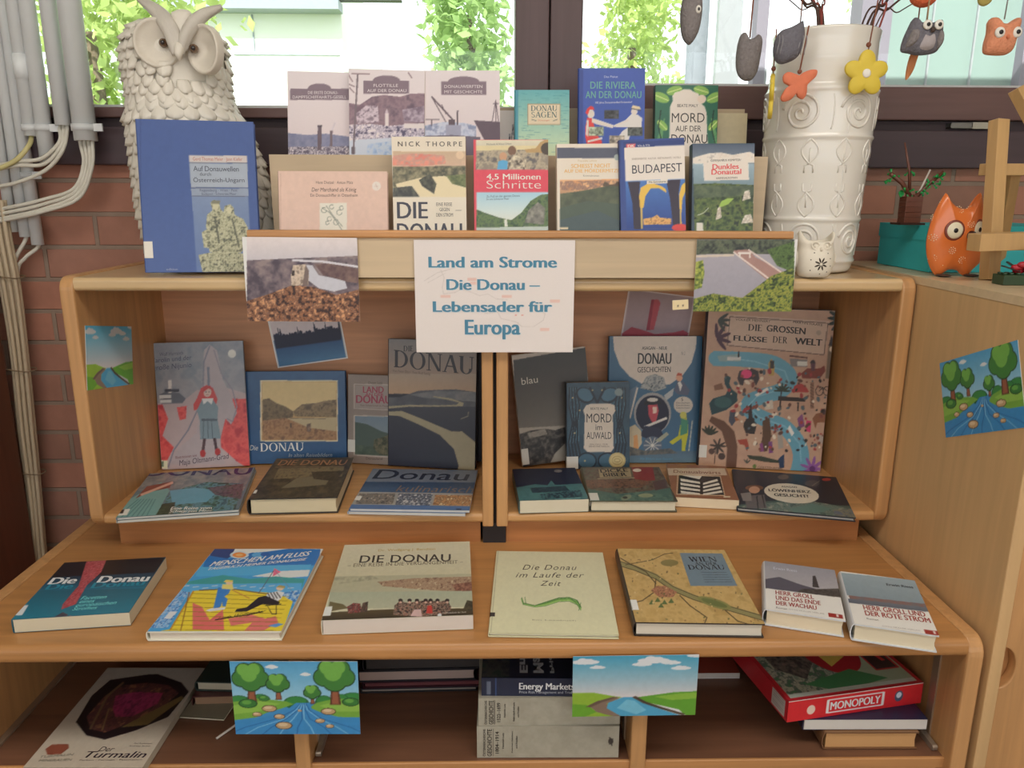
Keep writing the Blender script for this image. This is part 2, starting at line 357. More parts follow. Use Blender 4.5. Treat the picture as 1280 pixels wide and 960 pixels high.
def sheet_mesh(name, m, boxes, art, w, h, gain, y=-0.0003, eps=0.00022, extra=None):
    """ONE mesh: solid card pieces (boxes with a colour) + the printed face + its lettering, all with flat print colours"""
    V = []; Fq = []; C = []; g = np.array(gain, float)
    def alb(c):
        q = lin(c)*g; m = np.max(q, axis=-1, keepdims=True); return np.clip(q*np.minimum(1.0, 0.86/np.maximum(m, 1e-6)), 0.004, 0.86)
    n0 = 0
    for (a, b, c) in boxes:
        q = MB().box(a, b); V.append(np.array(q.v)); Fq += [tuple(i+n0 for i in f) for f in q.f]; C.append(np.tile(alb(c), (8, 1))); n0 += 8
    if extra is not None:
        for vs, fs, c in extra:
            V.append(np.array(vs, float)); Fq += [tuple(i+n0 for i in f) for f in fs]; C.append(np.tile(alb(c), (len(vs), 1))); n0 += len(vs)
    if art is not None:
        img = art.done(); nx, ny = art.nx, art.ny
        gx, gy = np.meshgrid(np.linspace(-w/2, w/2, nx), np.linspace(h, 0, ny))
        V.append(np.stack([gx.ravel(), np.full(nx*ny, y), gy.ravel()], -1)); C.append(alb(img.reshape(-1, 3)))
        idx = np.arange(nx*ny).reshape(ny, nx)+n0
        Fq += list(map(tuple, np.stack([idx[1:, :-1], idx[1:, 1:], idx[:-1, 1:], idx[:-1, :-1]], -1).reshape(-1, 4).tolist())); n0 += nx*ny
        for ti, (uvp, f, c) in enumerate(art.T):
            keep = np.stack([np.clip(uvp[:, 0], 0.003, 0.997), np.clip(uvp[:, 1], 0.002, 0.998)], -1)
            V.append(np.stack([(keep[:, 0]-0.5)*w, np.full(len(keep), y-eps-0.00003*ti), (1-keep[:, 1])*h], -1)); C.append(np.tile(alb(c), (len(keep), 1)))
            Fq += [tuple(i+n0 for i in t) for t in f]; n0 += len(keep)
    V = np.concatenate(V); C = np.concatenate(C)
    me = bpy.data.meshes.new(name); me.from_pydata(V.tolist(), [], Fq)
    at = me.color_attributes.new('Col', 'FLOAT_COLOR', 'POINT'); at.data.foreach_set('color', np.concatenate([C, np.ones((len(C), 1))], 1).ravel().astype(np.float32))
    me.materials.append(m); me.update()
    o = bpy.data.objects.new(name, me); COL.objects.link(o); return o

def frame_matrix(x, y, z, yaw, lean, roll):
    return Matrix.Translation((x, y, z)) @ Matrix.Rotation(math.radians(yaw), 4, 'Z') @ Matrix.Rotation(math.radians(-lean), 4, 'X') @ Matrix.Rotation(math.radians(-roll), 4, 'Y')

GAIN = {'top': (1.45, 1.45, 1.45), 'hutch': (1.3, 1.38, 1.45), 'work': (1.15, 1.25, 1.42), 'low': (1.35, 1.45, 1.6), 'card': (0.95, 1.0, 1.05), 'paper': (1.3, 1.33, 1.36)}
def book(label, x, y, z, w, h, t, yaw=0, lean=0, roll=0, art=None, zone='top', hard=True, spine=(90, 90, 90), back=None, pages=(225, 215, 190), sticker=None,
         res=1.0, name='book', group=None, cat='book', gain=None, bg=None, mtl=None, shift=None):
    """a closed book: its front bottom edge at (x,y,z); local x right, z up the cover, y into the book.
       lean 0 stands, 90 lies with the cover up"""
    M = frame_matrix(x, y, z, yaw, lean, roll); g = gain or GAIN[zone]
    if lean < 60: M.translation.z += t*math.sin(math.radians(lean))+0.0004
    root = thing(name, label, cat, group=group); root.matrix_world = M
    A = None
    if art:
        c0 = EYEP-np.array(M.translation); dist = np.linalg.norm(c0); k = FPX/dist*res
        A = Art(int(max(24, w*k*1.05)), int(max(24, h*k*(0.62 if lean > 60 else 1.05))), (lambda fn: (lambda p_: fn(p_+np.array(shift))) if shift else fn)(to_uv(M, w, h)), seed=sum(map(ord, label)) % 9999, bg=bg or spine); art(A)
    bt = 0.0022 if hard else 0.0005; ov = 0.003 if hard else 0.0
    back = back or spine
    boxes = [((-w/2, 0, 0), (w/2, bt, h), spine), ((-w/2, t-bt, 0), (w/2, t, h), back)]
    # rounded spine: a strip of quads from front board to back board
    vs = []; ns = 8
    for i in range(ns+1):
        a = math.pi*i/ns; yy = t/2-math.cos(a)*(t/2); xx = -w/2-math.sin(a)*(min(0.006, t*0.18) if hard else 0.0008)
        for zz in (0, h): vs += [(xx, yy, zz), (xx+0.0016, min(max(yy, 0.0006), t-0.0006), zz)]
    fs = []
    for i in range(ns):
        a, b = i*4, (i+1)*4; fs += [(a, b, b+2, a+2), (a+1, a+3, b+3, b+1), (a, a+1, b+1, b), (a+2, b+2, b+3, a+3)]
    cv = sheet_mesh('cover', mtl or PRINT, boxes, A, w, h, g, extra=[(vs, fs, spine)]); cv.parent = root
    pg = MB(); cz = -0.0025
    prof = [(-w/2+0.002, bt), (w/2-ov, bt), (w/2-ov-0.0015*hard, t/2), (w/2-ov, t-bt), (-w/2+0.002, t-bt)]
    pg.prism(prof, 'Z', ov if hard else 0.0004, h-(ov if hard else 0.0004))
    pg.build('page_block', page_mat('pages_%d_%d_%d' % tuple(pages), pages), root)
    if sticker:
        u0, v0, u1, v1, c = sticker
        st = sheet_mesh('call_number_sticker', PRINT_MATTE, [((-w/2-0.0012+u0*w, -0.0012, (1-v1)*h), (-w/2+u1*w, -0.0006, (1-v0)*h), c), ((-w/2-0.0012, -0.0012, (1-v1)*h), (-w/2-0.0003, min(t*0.5, 0.02), (1-v0)*h), c)], None, w, h, g)
        st.parent = root; st['label'] = 'white call number sticker'
    return root
def card(label, name, cat, x, y, z, w, h, yaw=0, lean=0, roll=0, art=None, zone='card', res=1.05, t=0.0006, group=None, M=None, bg=(235, 235, 235)):
    """a printed sheet of card, bottom centre at (x,y,z)"""
    M = M or frame_matrix(x, y, z, yaw, lean, roll)
    c0 = EYEP-np.array(M.translation); k = FPX/np.linalg.norm(c0)*res
    A = Art(int(w*k), int(h*k), to_uv(M, w, h), seed=sum(map(ord, label)) % 9999, bg=bg); art(A)
    o = sheet_mesh(name, PRINT_MATTE if zone == 'paper' else PRINT, [((-w/2, 0, 0), (w/2, t, h), bg)], A, w, h, GAIN.get(zone, GAIN['card'])); o.matrix_world = M
    return tag(o, label, cat, group)

# ------------------------------------------------------------------ the room
def brick_mat():
    m = bpy.data.materials.new('red_brick'); m.use_nodes = True; nt = m.node_tree; n = nt.nodes; l = nt.links; b = n['Principled BSDF']; b.inputs['Roughness'].default_value = 0.85
    tc = n.new('ShaderNodeTexCoord'); sp = n.new('ShaderNodeSeparateXYZ'); cb = n.new('ShaderNodeCombineXYZ')
    l.new(tc.outputs['Object'], sp.inputs[0]); l.new(sp.outputs['X'], cb.inputs['X']); l.new(sp.outputs['Z'], cb.inputs['Y'])
    br = n.new('ShaderNodeTexBrick'); br.inputs['Scale'].default_value = 1.0; br.inputs['Brick Width'].default_value = 0.25; br.inputs['Row Height'].default_value = 0.0755
    br.inputs['Mortar Size'].default_value = 0.006; br.inputs['Mortar Smooth'].default_value = 0.3; br.inputs['Bias'].default_value = -0.1
    br.inputs['Color1'].default_value = (*lin((192, 134, 112)), 1); br.inputs['Color2'].default_value = (*lin((166, 124, 108)), 1); br.inputs['Mortar'].default_value = (*lin((162, 140, 124)), 1)
    mp = n.new('ShaderNodeMapping'); mp.inputs['Location'].default_value = (0.06, 0.02, 0); l.new(cb.outputs[0], mp.inputs['Vector']); l.new(mp.outputs[0], br.inputs['Vector'])
    nz = n.new('ShaderNodeTexNoise'); nz.inputs['Scale'].default_value = 22; nz.inputs['Detail'].default_value = 6; l.new(tc.outputs['Object'], nz.inputs['Vector'])
    mx = n.new('ShaderNodeMix'); mx.data_type = 'RGBA'; mx.blend_type = 'MULTIPLY'; mx.inputs['Factor'].default_value = 0.35
    l.new(br.outputs['Color'], mx.inputs['A']); l.new(nz.outputs['Fac'], mx.inputs['B']); l.new(mx.outputs['Result'], b.inputs['Base Color'])
    bp = n.new('ShaderNodeBump'); bp.inputs['Strength'].default_value = 0.7; bp.inputs['Distance'].default_value = 0.006; bp.invert = True
    l.new(br.outputs['Fac'], bp.inputs['Height']); b2 = n.new('ShaderNodeBump'); b2.inputs['Strength'].default_value = 0.3; b2.inputs['Distance'].default_value = 0.004
    l.new(nz.outputs['Fac'], b2.inputs['Height']); l.new(bp.outputs[0], b2.inputs['Normal']); l.new(b2.outputs[0], b.inputs['Normal']); return m
WALLY = 1.84
PLASTER = mat('white_plaster', (225, 220, 210), 0.9, 0.2, var=0.03)
FRAME = wood('dark_window_timber', (116, 84, 80), 'X', 0.5, 0.14, 0.1); FRAMEV = wood('dark_window_timber_upright', (104, 82, 84), 'Z', 0.5, 0.12, 0.1)
DARKT = wood('dark_beam_timber', (84, 66, 72), 'X', 0.55, 0.1, 0.05)
struct(MB().box((-3.5, -3.5, -0.02), (3.5, 2.2, 0)).build('floor', mat('grey_floor', (150, 130, 110), 0.6, var=0.05)))
struct(MB().box((-3.5, -3.5, 2.7), (3.5, 2.35, 2.8)).build('ceiling', PLASTER))
struct(MB().box((-3.6, -3.5, 0), (-3.5, 2.1, 2.7)).build('wall_left', PLASTER))
struct(MB().box((3.5, -3.5, 0), (3.6, 2.1, 2.7)).build('wall_right', PLASTER))
struct(MB().box((-3.5, -3.6, 0), (3.5, -3.5, 1.25)).build('wall_light_block', PLASTER))  # unseen low wall, added to cut the light reaching the lower shelf
struct(MB().box((-3.5, WALLY, 0), (3.5, 2.1, 1.53)).build('wall_back', brick_mat()))
struct(MB().box((-3.5, 1.815, 1.524), (3.5, 1.98, 1.606)).build('trim_1', DARKT, bevel=0.003))
struct(MB().box((-3.5, 1.835, 1.606), (3.5, 1.98, 1.628)).build('trim_2', mat('dark_groove', (62, 50, 54), 0.7)))
struct(MB().box((0.040, 1.815, 1.60), (0.1135, 1.98, 2.7)).build('trim_3', FRAMEV, bevel=0.003))
struct(MB().box((0.1165, 1.82, 1.60), (0.1876, 1.98, 2.7)).build('trim_4', FRAMEV, bevel=0.003))
def glass_mat():
    m = bpy.data.materials.new('window_glass'); m.use_nodes = True; nt = m.node_tree; n = nt.nodes; l = nt.links
    n.remove(n['Principled BSDF']); out = n['Material Output']; tr = n.new('ShaderNodeBsdfTransparent'); gl = n.new('ShaderNodeBsdfGlossy'); gl.inputs['Roughness'].default_value = 0.02
    tr.inputs['Color'].default_value = (0.96, 0.985, 0.97, 1); fr = n.new('ShaderNodeFresnel'); fr.inputs['IOR'].default_value = 1.45; mx = n.new('ShaderNodeMixShader')
    l.new(fr.outputs[0], mx.inputs[0]); l.new(tr.outputs[0], mx.inputs[1]); l.new(gl.outputs[0], mx.inputs[2]); l.new(mx.outputs[0], out.inputs[0]); return m
GLASS = glass_mat(); SASH = mat('pale_grey_window_bead', (205, 205, 205), 0.5)
def window(name, x0, x1, z0):
    w = MB().box((x0, 1.82, z0-0.075 if z0 > 1.68 else z0-0.026), (x1, 1.97, z0-0.004))
    w.box((x0, 1.82, 2.45), (x1, 1.97, 2.7))
    o = struct(w.build(name, FRAME, bevel=0.003))
    MB().box((x0, 1.85, z0-0.004), (x1, 1.97, z0+0.004)).build('glazing_bead', SASH, o)
    MB().box((x0, 1.90, z0+0.002), (x1, 1.905, 2.46)).build('pane', GLASS, o)
    return o
window('window_1', -3.5, 0.040, 1.652); window('window_2', 0.1876, 3.5, 1.704)
# latch bar on the right window's lower rail
a = atY(1187, 157, 1.82); b = atY(1237, 157, 1.82); lt = thing('window_latch', 'grey metal latch bar on the dark window rail above the teal box', 'latch', ((a[0]+b[0])/2, 1.815, a[2]))
hw = (b[0]-a[0])/2
MB().prism(rrect(-hw, -0.006, hw*0.1, 0.006, 0.004), 'Y', 0.0, 0.02).build('bolt', mat('worn_steel', (120, 118, 112), 0.4, metal=0.8), lt)
MB().prism(rrect(hw*0.05, -0.007, hw, 0.007, 0.003), 'Y', 0.0, 0.02).build('keeper', mat('pale_metal', (170, 165, 150), 0.4, metal=0.6), lt)

# ------------------------------------------------------------------ shelving
BEECH_X = wood('beech_lengthwise', (216, 164, 108), 'X'); BEECH_Z = wood('beech_upright', (214, 162, 108), 'Z')
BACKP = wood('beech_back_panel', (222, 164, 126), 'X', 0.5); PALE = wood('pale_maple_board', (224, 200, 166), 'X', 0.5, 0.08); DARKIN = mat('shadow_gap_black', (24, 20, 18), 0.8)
EDGE = wood('orange_beech_edge', (214, 156, 100), 'X')
HX0, HX1, HY0, HY1, HZ0, HZ1 = -0.820, 0.799, 1.45, 1.834, 0.807, 1.31
hutch = thing('bookcase', 'open beech bookcase with two compartments standing on the worktop', 'bookcase', (0, 1.63, 0.76)); hm = hutch.matrix_world
def hp(mb, name, m, **k): o = mb.build(name, m, hutch, loc=(0, -1.63, -0.76), **k); return o
T = 0.027
def side_prof(y0, y1, z0, z1, r): return rrect(y0, z0, y1, z1, r, (1, 0, 0, 1))
for x0 in (HX0, HX1-T): hp(MB().prism(side_prof(HY0, HY1, HZ0, HZ1, 0.026), 'X', x0, x0+T), 'side_panel', BEECH_Z, bevel=0.004)
hp(MB().prism(rrect(HY0+0.003, HZ1-T, HY1, HZ1-0.002, 0.008, (1, 0, 0, 1)), 'X', HX0+T, HX1-T), 'top_board', wood('beech_top_polished', (230, 196, 146), 'X', 0.28, 0.10, 0.7))
for xa, xb in ((HX0+T, -0.0312), (0.0208, HX1-T)):
    hp(MB().prism(rrect(HY0+0.003, HZ0+0.004, HY1, 0.832, 0.008, (1, 0, 0, 1)), 'X', xa, xb), 'bottom_board', BEECH_X)
    hp(MB().box((xa, 1.824, 0.832), (xb, 1.833, HZ1-T)), 'back_panel', BACKP)
for xa, xb in ((-0.0312, -0.0090), (-0.0026, 0.0205)): hp(MB().box((xa, HY0, HZ0-0.003), (xb, HY1, HZ1-T)), 'divider_panel', BEECH_Z, bevel=0.003)
hp(MB().box((-0.009, HY0+0.012, HZ0), (-0.0026, HY1, HZ1-T)), 'gap_shade', DARKIN)  # black filler stands in for the shade between the two dividers
hp(MB().box((-0.777, 1.475, 0.76), (-0.036, 1.50, HZ0+0.004)).box((-0.777, 1.50, 0.76), (-0.752, 1.81, HZ0+0.004)), 'plinth', wood('plinth_beech', (200, 136, 84), 'X'))
hp(MB().box((0.017, 1.475, 0.76), (0.754, 1.50, HZ0+0.004)).box((0.729, 1.50, 0.76), (0.754, 1.81, HZ0+0.004)), 'plinth', wood('plinth_beech', (200, 136, 84), 'X'))
hp(MB().box((-0.031, 1.47, 0.76), (0.0165, 1.80, HZ0-0.004)), 'spacer_block', mat('black_plastic', (42, 40, 44), 0.5))

LX0, LX1, LY0, LY1, LZ = -0.905, 0.793, 1.095, 1.83, 0.76
low = thing('base_bookcase', 'wide beech base unit with worktop and open shelf below', 'shelf unit', (0, 1.45, 0))
def lp(mb, name, m, **k): return mb.build(name, m, low, loc=(0, -1.45, 0), **k)
for x0 in (LX0, LX1-T): lp(MB().prism(side_prof(LY0, LY1, 0, LZ+0.002, 0.03), 'X', x0, x0+T), 'side_panel', BEECH_Z, bevel=0.004)
lp(MB().prism(rrect(LY0+0.002, LZ-0.031, LY1, LZ, 0.012, (1, 0, 0, 1)), 'X', LX0+T, LX1-T), 'worktop', wood('beech_worktop', (200, 144, 88), 'X'))
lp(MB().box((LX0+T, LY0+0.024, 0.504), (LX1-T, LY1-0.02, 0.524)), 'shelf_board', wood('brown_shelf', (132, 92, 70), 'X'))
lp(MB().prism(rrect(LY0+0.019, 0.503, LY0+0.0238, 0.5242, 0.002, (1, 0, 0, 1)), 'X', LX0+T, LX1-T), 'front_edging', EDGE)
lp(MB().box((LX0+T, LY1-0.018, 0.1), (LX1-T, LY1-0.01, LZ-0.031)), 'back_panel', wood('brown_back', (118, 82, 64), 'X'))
lp(MB().box((LX0+T, LY0+0.05, 0.0), (LX1-T, LY1-0.02, 0.09)), 'base_board', EDGE)
for xa, xb in ((-0.340, -0.315), (0.224, 0.250)): lp(MB().box((xa, LY0+0.012, 0.09), (xb, LY1-0.02, LZ-0.031)), 'divider_panel', BEECH_Z, bevel=0.003)
RAIL = mat('shelf_rail_metal', (170, 150, 130), 0.4, metal=0.5)
for x, s in ((LX0+T, 1), (-0.315, 1), (0.250, 1), (LX1-T, -1), (-0.340, -1), (0.224, -1)):
    xa, xb = sorted((x, x+s*0.003))
    for yy in (1.16, 1.70):
        rl = lp(MB().box((xa, yy, 0.53), (xb, yy+0.018, LZ-0.04)), 'shelf_rail', RAIL)
for x, s in ((-0.315, 1), (LX1-T, -1)):
    xa, xb = sorted((x+s*0.003, x+s*0.012)); lp(MB().prism(rrect(1.13, 0.5245, 1.19, 0.535, 0.004), 'X', xa, xb), 'shelf_clip', mat('clip_metal', (190, 180, 165), 0.35, metal=0.7))
for x0, x1, zz in ((-0.85, -0.34, 0.553), ): 
    rl = lp(MB().box((LX0+T+0.0005, 1.12, 0.5245), (LX0+T+0.012, 1.75, 0.529)), 'shelf_rail', RAIL)

# taller cabinet on the right
cab = thing('cabinet', 'tall beech cabinet with rounded finger pull at right of the bookcase', 'cabinet', (1.2, 1.45, 0))
def cp(mb, name, m, **k): return mb.build(name, m, cab, loc=(-1.2, -1.45, 0), **k)
CX = 0.803; SIDEW = wood('beech_side_face', (228, 188, 136), 'Z', 0.5, 0.08)
cp(MB().prism(rrect(1.092, 0, 1.825, 1.298, 0.006, (0, 0, 0, 0)), 'X', CX, CX+0.021), 'side_panel', SIDEW, bevel=0.002)
cp(MB().prism(rrect(1.585, 0, 2.0, 1.298, 0.004, (0, 0, 0, 0)), 'X', 1.60, 1.621) if False else MB().box((1.60, 1.092, 0), (1.621, 1.825, 1.298)), 'side_panel', SIDEW)
cp(MB().prism(rrect(1.086, 1.298, 1.828, 1.312, 0.005, (1, 0, 0, 1)), 'X', CX-0.001, 1.622), 'top_board', wood('pale_cabinet_top', (228, 204, 166), 'X', 0.35, 0.08, 0.3))
cp(MB().box((CX+0.021, 1.81, 0.05), (1.60, 1.82, 1.298)), 'back_panel', BACKP)
nr = 0.037; cz = 0.712; xd0 = CX+0.0205
prof = [(xd0, 0.06), (1.2, 0.06), (1.2, 1.29), (xd0, 1.29), (xd0, cz+nr)]+[(xd0+nr*0.62*math.cos(a), cz+nr*math.sin(a)) for a in np.linspace(math.pi/2, -math.pi/2, 20)][1:]
cp(MB().prism(prof, 'Y', 1.094, 1.113), 'door', BEECH_Z, bevel=0.002)
cp(MB().prism(rrect(xd0-0.0, cz-nr-0.004, xd0+0.03, cz+nr+0.004, 0.004), 'Y', 1.1135, 1.118), 'finger_pull_recess', EDGE)
cp(MB().box((1.203, 1.094, 0.06), (1.60, 1.113, 1.29)), 'door', BEECH_Z, bevel=0.002)
# dark cabinet at the far left
lc = thing('dark_cabinet', 'dark brown wooden cabinet side at the left edge beside the cable bundle', 'cabinet', (-1.3, 1.55, 0))
DK = wood('dark_brown_veneer', (112, 62, 42), 'Z', 0.5)
MB().box((-0.30, -0.15, 0), (0.157, 0.215, 1.28)).build('carcass', DK, lc, bevel=0.004)
MB().box((-0.31, -0.162, 1.28), (0.159, 0.22, 1.30)).build('top_board', DK, lc, bevel=0.004)
MB().box((-0.29, -0.168, 0.06), (0.154, -0.1505, 1.275)).build('door', DK, lc, bevel=0.003)

# three-step book riser on the bookcase
rz = thing('book_riser', 'three-tier pale maple display riser holding the top two rows of books', 'riser', (0.045, 1.6, 1.31))
def rp(mb, name, m, **k): return mb.build(name, m, rz, loc=(-0.045, -1.6, -1.31), **k)
RX0, RX1 = -0.456, 0.546
rp(MB().box((RX0, 1.440, 1.3105), (RX1, 1.456, 1.383)), 'front_board', PALE)
rp(MB().prism(rrect(1.434, 1.383, 1.458, 1.397, 0.004), 'X', RX0-0.001, RX1+0.001), 'cap_rail', EDGE)
rp(MB().box((RX0+0.004, 1.592, 1.3105), (RX1-0.004, 1.606, 1.537)), 'middle_board', PALE)
rp(MB().box((RX0+0.006, 1.748, 1.3105), (RX1-0.010, 1.762, 1.643)), 'rear_board', PALE)
rp(MB().box((RX0+0.002, 1.456, 1.335), (RX1-0.002, 1.592, 1.345)), 'tray', PALE); rp(MB().box((RX0+0.006, 1.606, 1.455), (RX1-0.012, 1.748, 1.465)), 'tray', PALE)

# ------------------------------------------------------------------ outdoors beyond the panes
struct(MB().box((-30, 2.4, -0.4), (30, 40, -0.35)).build('ground', mat('lawn', (120, 150, 70), 0.9, var=0.25, scale=4)))
WHITEF = mat('white_render', (235, 235, 232), 0.8, var=0.02); GREYM = mat('grey_fascia', (150, 158, 170), 0.5)
Y = 9.0; p = lambda px, py, y=Y: atY(px, py, y)
x0, x1 = p(150, 50)[0], p(428, 50)[0]
bl = thing('building', 'bright white building with grey fascia seen through the left window', 'building', ((x0+x1)/2, Y+1, -0.35))
def bp_(mb, name, m): return mb.build(name, m, bl, loc=(-(x0+x1)/2, -Y-1, 0.35))
bp_(MB().box((x0, Y, -0.35), (x1, Y+3, p(300, -40)[2])), 'wall', WHITEF)
bp_(MB().box((x0-0.1, Y-0.25, p(300, 17)[2]), (x1+0.02, Y-0.01, p(300, 5)[2])), 'fascia', GREYM)
for k in (0, 2): bp_(MB().box((p(256, 3)[0]+k*0.25, Y-0.12, p(300, 3-k)[2]-0.01), (p(292, 3)[0]+k*0.9, Y-0.003, p(300, 1.5-k)[2])), 'louvre', mat('dark_louvre', (70, 70, 75), 0.6))
bp_(MB().box((p(316, 40)[0], Y-0.015, p(300, 64)[2]), (p(317.5, 40)[0], Y-0.002, p(300, 18)[2])), 'panel_joint', GREYM)
bp_(MB().box((p(290, 40)[0], Y-0.015, p(300, 68.5)[2]), (p(424, 40)[0], Y-0.002, p(300, 67.5)[2])), 'panel_joint', GREYM)
def leaf_mat(name, rgb):
    m = mat(name, rgb, 0.6, 0.3, var=0.35, scale=6); n = m.node_tree.nodes; l = m.node_tree.links
    b = n['Principled BSDF']; tl = n.new('ShaderNodeBsdfTranslucent'); mx = n.new('ShaderNodeMixShader'); mx.inputs[0].default_value = 0.45
    l.new(b.inputs['Base Color'].links[0].from_socket, tl.inputs['Color']); l.new(b.outputs[0], mx.inputs[1]); l.new(tl.outputs[0], mx.inputs[2]); l.new(mx.outputs[0], n['Material Output'].inputs[0]); return m
LEAF = [leaf_mat('fresh_leaves', (186, 204, 128)), leaf_mat('mid_leaves', (168, 196, 128))]
BARK = mat('grey_bark', (110, 95, 80), 0.9)
def tree(label, px, py, Y, rx, ry, rz_, n, m, seed):
    rng = np.random.default_rng(seed); c = atY(px, py, Y); r = thing('tree', label, 'tree', (c[0], Y, -0.35), group=None); z = c[2]+0.35
    MB().tube([(0, 0, 0), (0.05, 0, z*0.5), (0.0, 0.02, z)], [0.10, 0.08, 0.04], 8).build('trunk', BARK, r)
    lobes = [(rng.normal(0, 0.45, 3), 0.35+0.35*rng.random()) for _ in range(16)]
    q = MB()
    for _ in range(n):
        cc, rr = lobes[int(rng.integers(len(lobes)))]; d = rng.normal(0, 1, 3); d /= np.linalg.norm(d); P = (cc+d*rr*rng.random()**0.4)*np.array([rx, ry, rz_])+np.array([0, 0, z])
        u = rng.normal(0, 1, 3); u /= np.linalg.norm(u); v = np.cross(u, rng.normal(0, 1, 3)); v /= np.linalg.norm(v); s = 0.035+0.03*rng.random()
        q.add([P-u*s, P+v*s*0.5, P+u*s, P-v*s*0.5], [(0, 1, 2, 3)])
    q.build('foliage', m, r, fix=False)
tree('sunlit green tree behind the owl statue and pipes', 110, 40, 5.6, 0.95, 0.7, 1.5, 5200, LEAF[0], 3)
tree('loose green tree left of the dark window post', 585, 20, 6.2, 0.36, 0.42, 1.3, 2400, LEAF[1], 5)
tree('leafy green tree right of the dark window post', 790, 60, 8.0, 0.7, 0.6, 1.05, 3800, LEAF[0], 8)
tree('green tree behind the glazed porch above the vase', 1130, 20, 10.5, 0.8, 0.5, 1.6, 2600, LEAF[1], 9)
a = atY(871, 60, 3.6); po = thing('porch_post', 'weathered grey post outside behind the grey hanging owl', 'post', (a[0], 3.6, -0.35))
MB().lathe([(0.0, 0), (0.045, 0), (0.045, 3.2), (0.0, 3.2)], n=20).build('shaft', mat('weathered_grey', (120, 126, 134), 0.8, var=0.2, scale=40, bump=0.4, bscale=80), po)
MB().box((-0.08, -0.08, 0), (0.08, 0.08, 0.25)).build('footing', GREYM, po)
# glazed porch
LIL = mat('lilac_grey_frame', (140, 134, 148), 0.6, var=0.04); PANE = mat('milky_porch_glass', (150, 172, 168), 0.25, var=0.03, scale=3)
yy = 3.2; g0 = thing('glazed_porch', 'pale glazed porch with lilac frame outside the right window', 'porch', (atY(1000, 60, yy)[0], yy, -0.35))
ox = g0.location.x
def gp(pxa, pxb, za, zb, y0, y1, nm, m):
    xa, xb = atY(pxa, 60, yy)[0]-ox, atY(pxb, 60, yy)[0]-ox; MB().box((xa, y0, za), (xb, y1, zb)).build(nm, m, g0)
gp(944, 958, 0, 3.2, 0, 0.06, 'upright', LIL); gp(1070, 1108, 0, 3.2, -0.02, 0.08, 'upright', LIL); gp(1276, 1300, 0, 3.2, -0.02, 0.08, 'upright', LIL)
gp(905, 935, 0, 3.2, 0.10, 0.14, 'upright', mat('white_frame', (170, 174, 180), 0.5)); gp(958, 1070, 2.16, 2.22, 0, 0.05, 'transom', LIL)
for a_, b_ in ((1110, 1165), (1167, 1220), (1222, 1276)): gp(a_, b_, 0, 3.2, 0.03, 0.04, 'pane', PANE)
for a_ in (1165, 1220): gp(a_, a_+2, 0, 3.2, 0.02, 0.05, 'glazing_bar', mat('white_frame', (170, 174, 180), 0.5))
gp(958, 1068, 0, 2.02, 0.03, 0.04, 'pane', PANE); gp(956, 962, 0, 2.3, 0.01, 0.06, 'glazing_bar', mat('white_frame', (170, 174, 180), 0.5))

# ------------------------------------------------------------------ conduit pipes and cables at the left
PVC = mat('grey_conduit_plastic', (232, 236, 238), 0.45, var=0.03); CABLE = mat('light_grey_cable', (212, 208, 196), 0.5, var=0.05); CABY = mat('yellowish_cable', (206, 196, 140), 0.5, var=0.05)
pipes = [(86, 176, 0.0235, 1.775, 'widest grey conduit pipe, nearest the owl statue'), (59, 157, 0.0165, 1.785, 'grey conduit pipe second from the owl statue, ending at the window rail'), (33, 203, 0.0165, 1.79, 'grey conduit pipe third from the owl statue, ending below the window rail'),
         (15, 170, 0.0135, 1.785, 'thin grey conduit pipe with a yellow cable coming out of its end'), (4, 306, 0.013, 1.805, 'thin grey conduit pipe reaching down over the bricks, longest on the right'), (-11, 296, 0.012, 1.805, 'thin grey conduit pipe over the bricks left of the longest one'), (-27, 290, 0.012, 1.805, 'thin grey conduit pipe at the left edge of the photo')]
pend = []
for i, (px, pe, r, y, lab) in enumerate(pipes):
    X = atY(px, 0, y)[0]; sl = 0.147; ze = atY(px+sl*pe, pe, y)[2]
    t = thing('conduit_pipe', lab, 'pipe', (X, y, ze), group='grey conduit pipes on the wall'); H_ = 2.7-ze-0.001
    MB().lathe([(r*0.86, 0.05), (r*0.86, 0), (r, 0), (r, H_)], n=28).build('tube', PVC, t)
    if i < 5:
        zc = 1.60 if i < 4 else 1.50
        if zc > ze+0.01:
            MB().prism([(r+0.001, -r*0.3), (r+0.02, -r*0.3), (r+0.02, -r*0.3-0.004), (r+0.001, -r*0.3-0.004)], 'Z', zc-ze-0.008, zc-ze+0.008).lathe([(r+0.0005, zc-ze-0.007), (r+0.003, zc-ze-0.007), (r+0.003, zc-ze+0.007), (r+0.0005, zc-ze+0.007)], n=28).build('clip', mat('pale_clip', (215, 218, 220), 0.4), t)
    if i == 3: MB().lathe([(r, 1.70-ze), (r+0.002, 1.70-ze), (r+0.002, 1.75-ze), (r, 1.75-ze)], n=28).build('coupling', PVC, t)
    pend.append((X, y, ze))
def cable(label, pts, r=0.0042, m=None):
    c = Vector(pts[0]); o = MB().tube([p-c for p in bez(pts, 14)], r, 8).build('cable', m or CABLE, loc=c, fix=False); return tag(o, label, 'cable', 'cables from the conduit pipes')
def C3(px, py, y): return tuple(atY(px, py, y))
for k, (d, e) in enumerate(((-0.013, 258), (-0.004, 264), (0.005, 270), (0.013, 273))):
    X, y, z = pend[0]; cable(('upper', 'second', 'third', 'lowest')[k]+' cable looping left from the widest conduit pipe', [(X+d, y, z+0.03), (X+d, y, z-0.005), C3(111+d*500-k, 205+k*2, 1.775-k*.003), C3(92+k*2, 236+k*4, 1.765), C3(52, e-8, 1.765-k*.004), C3(18, e, 1.77), C3(-14, e+6, 1.785)])
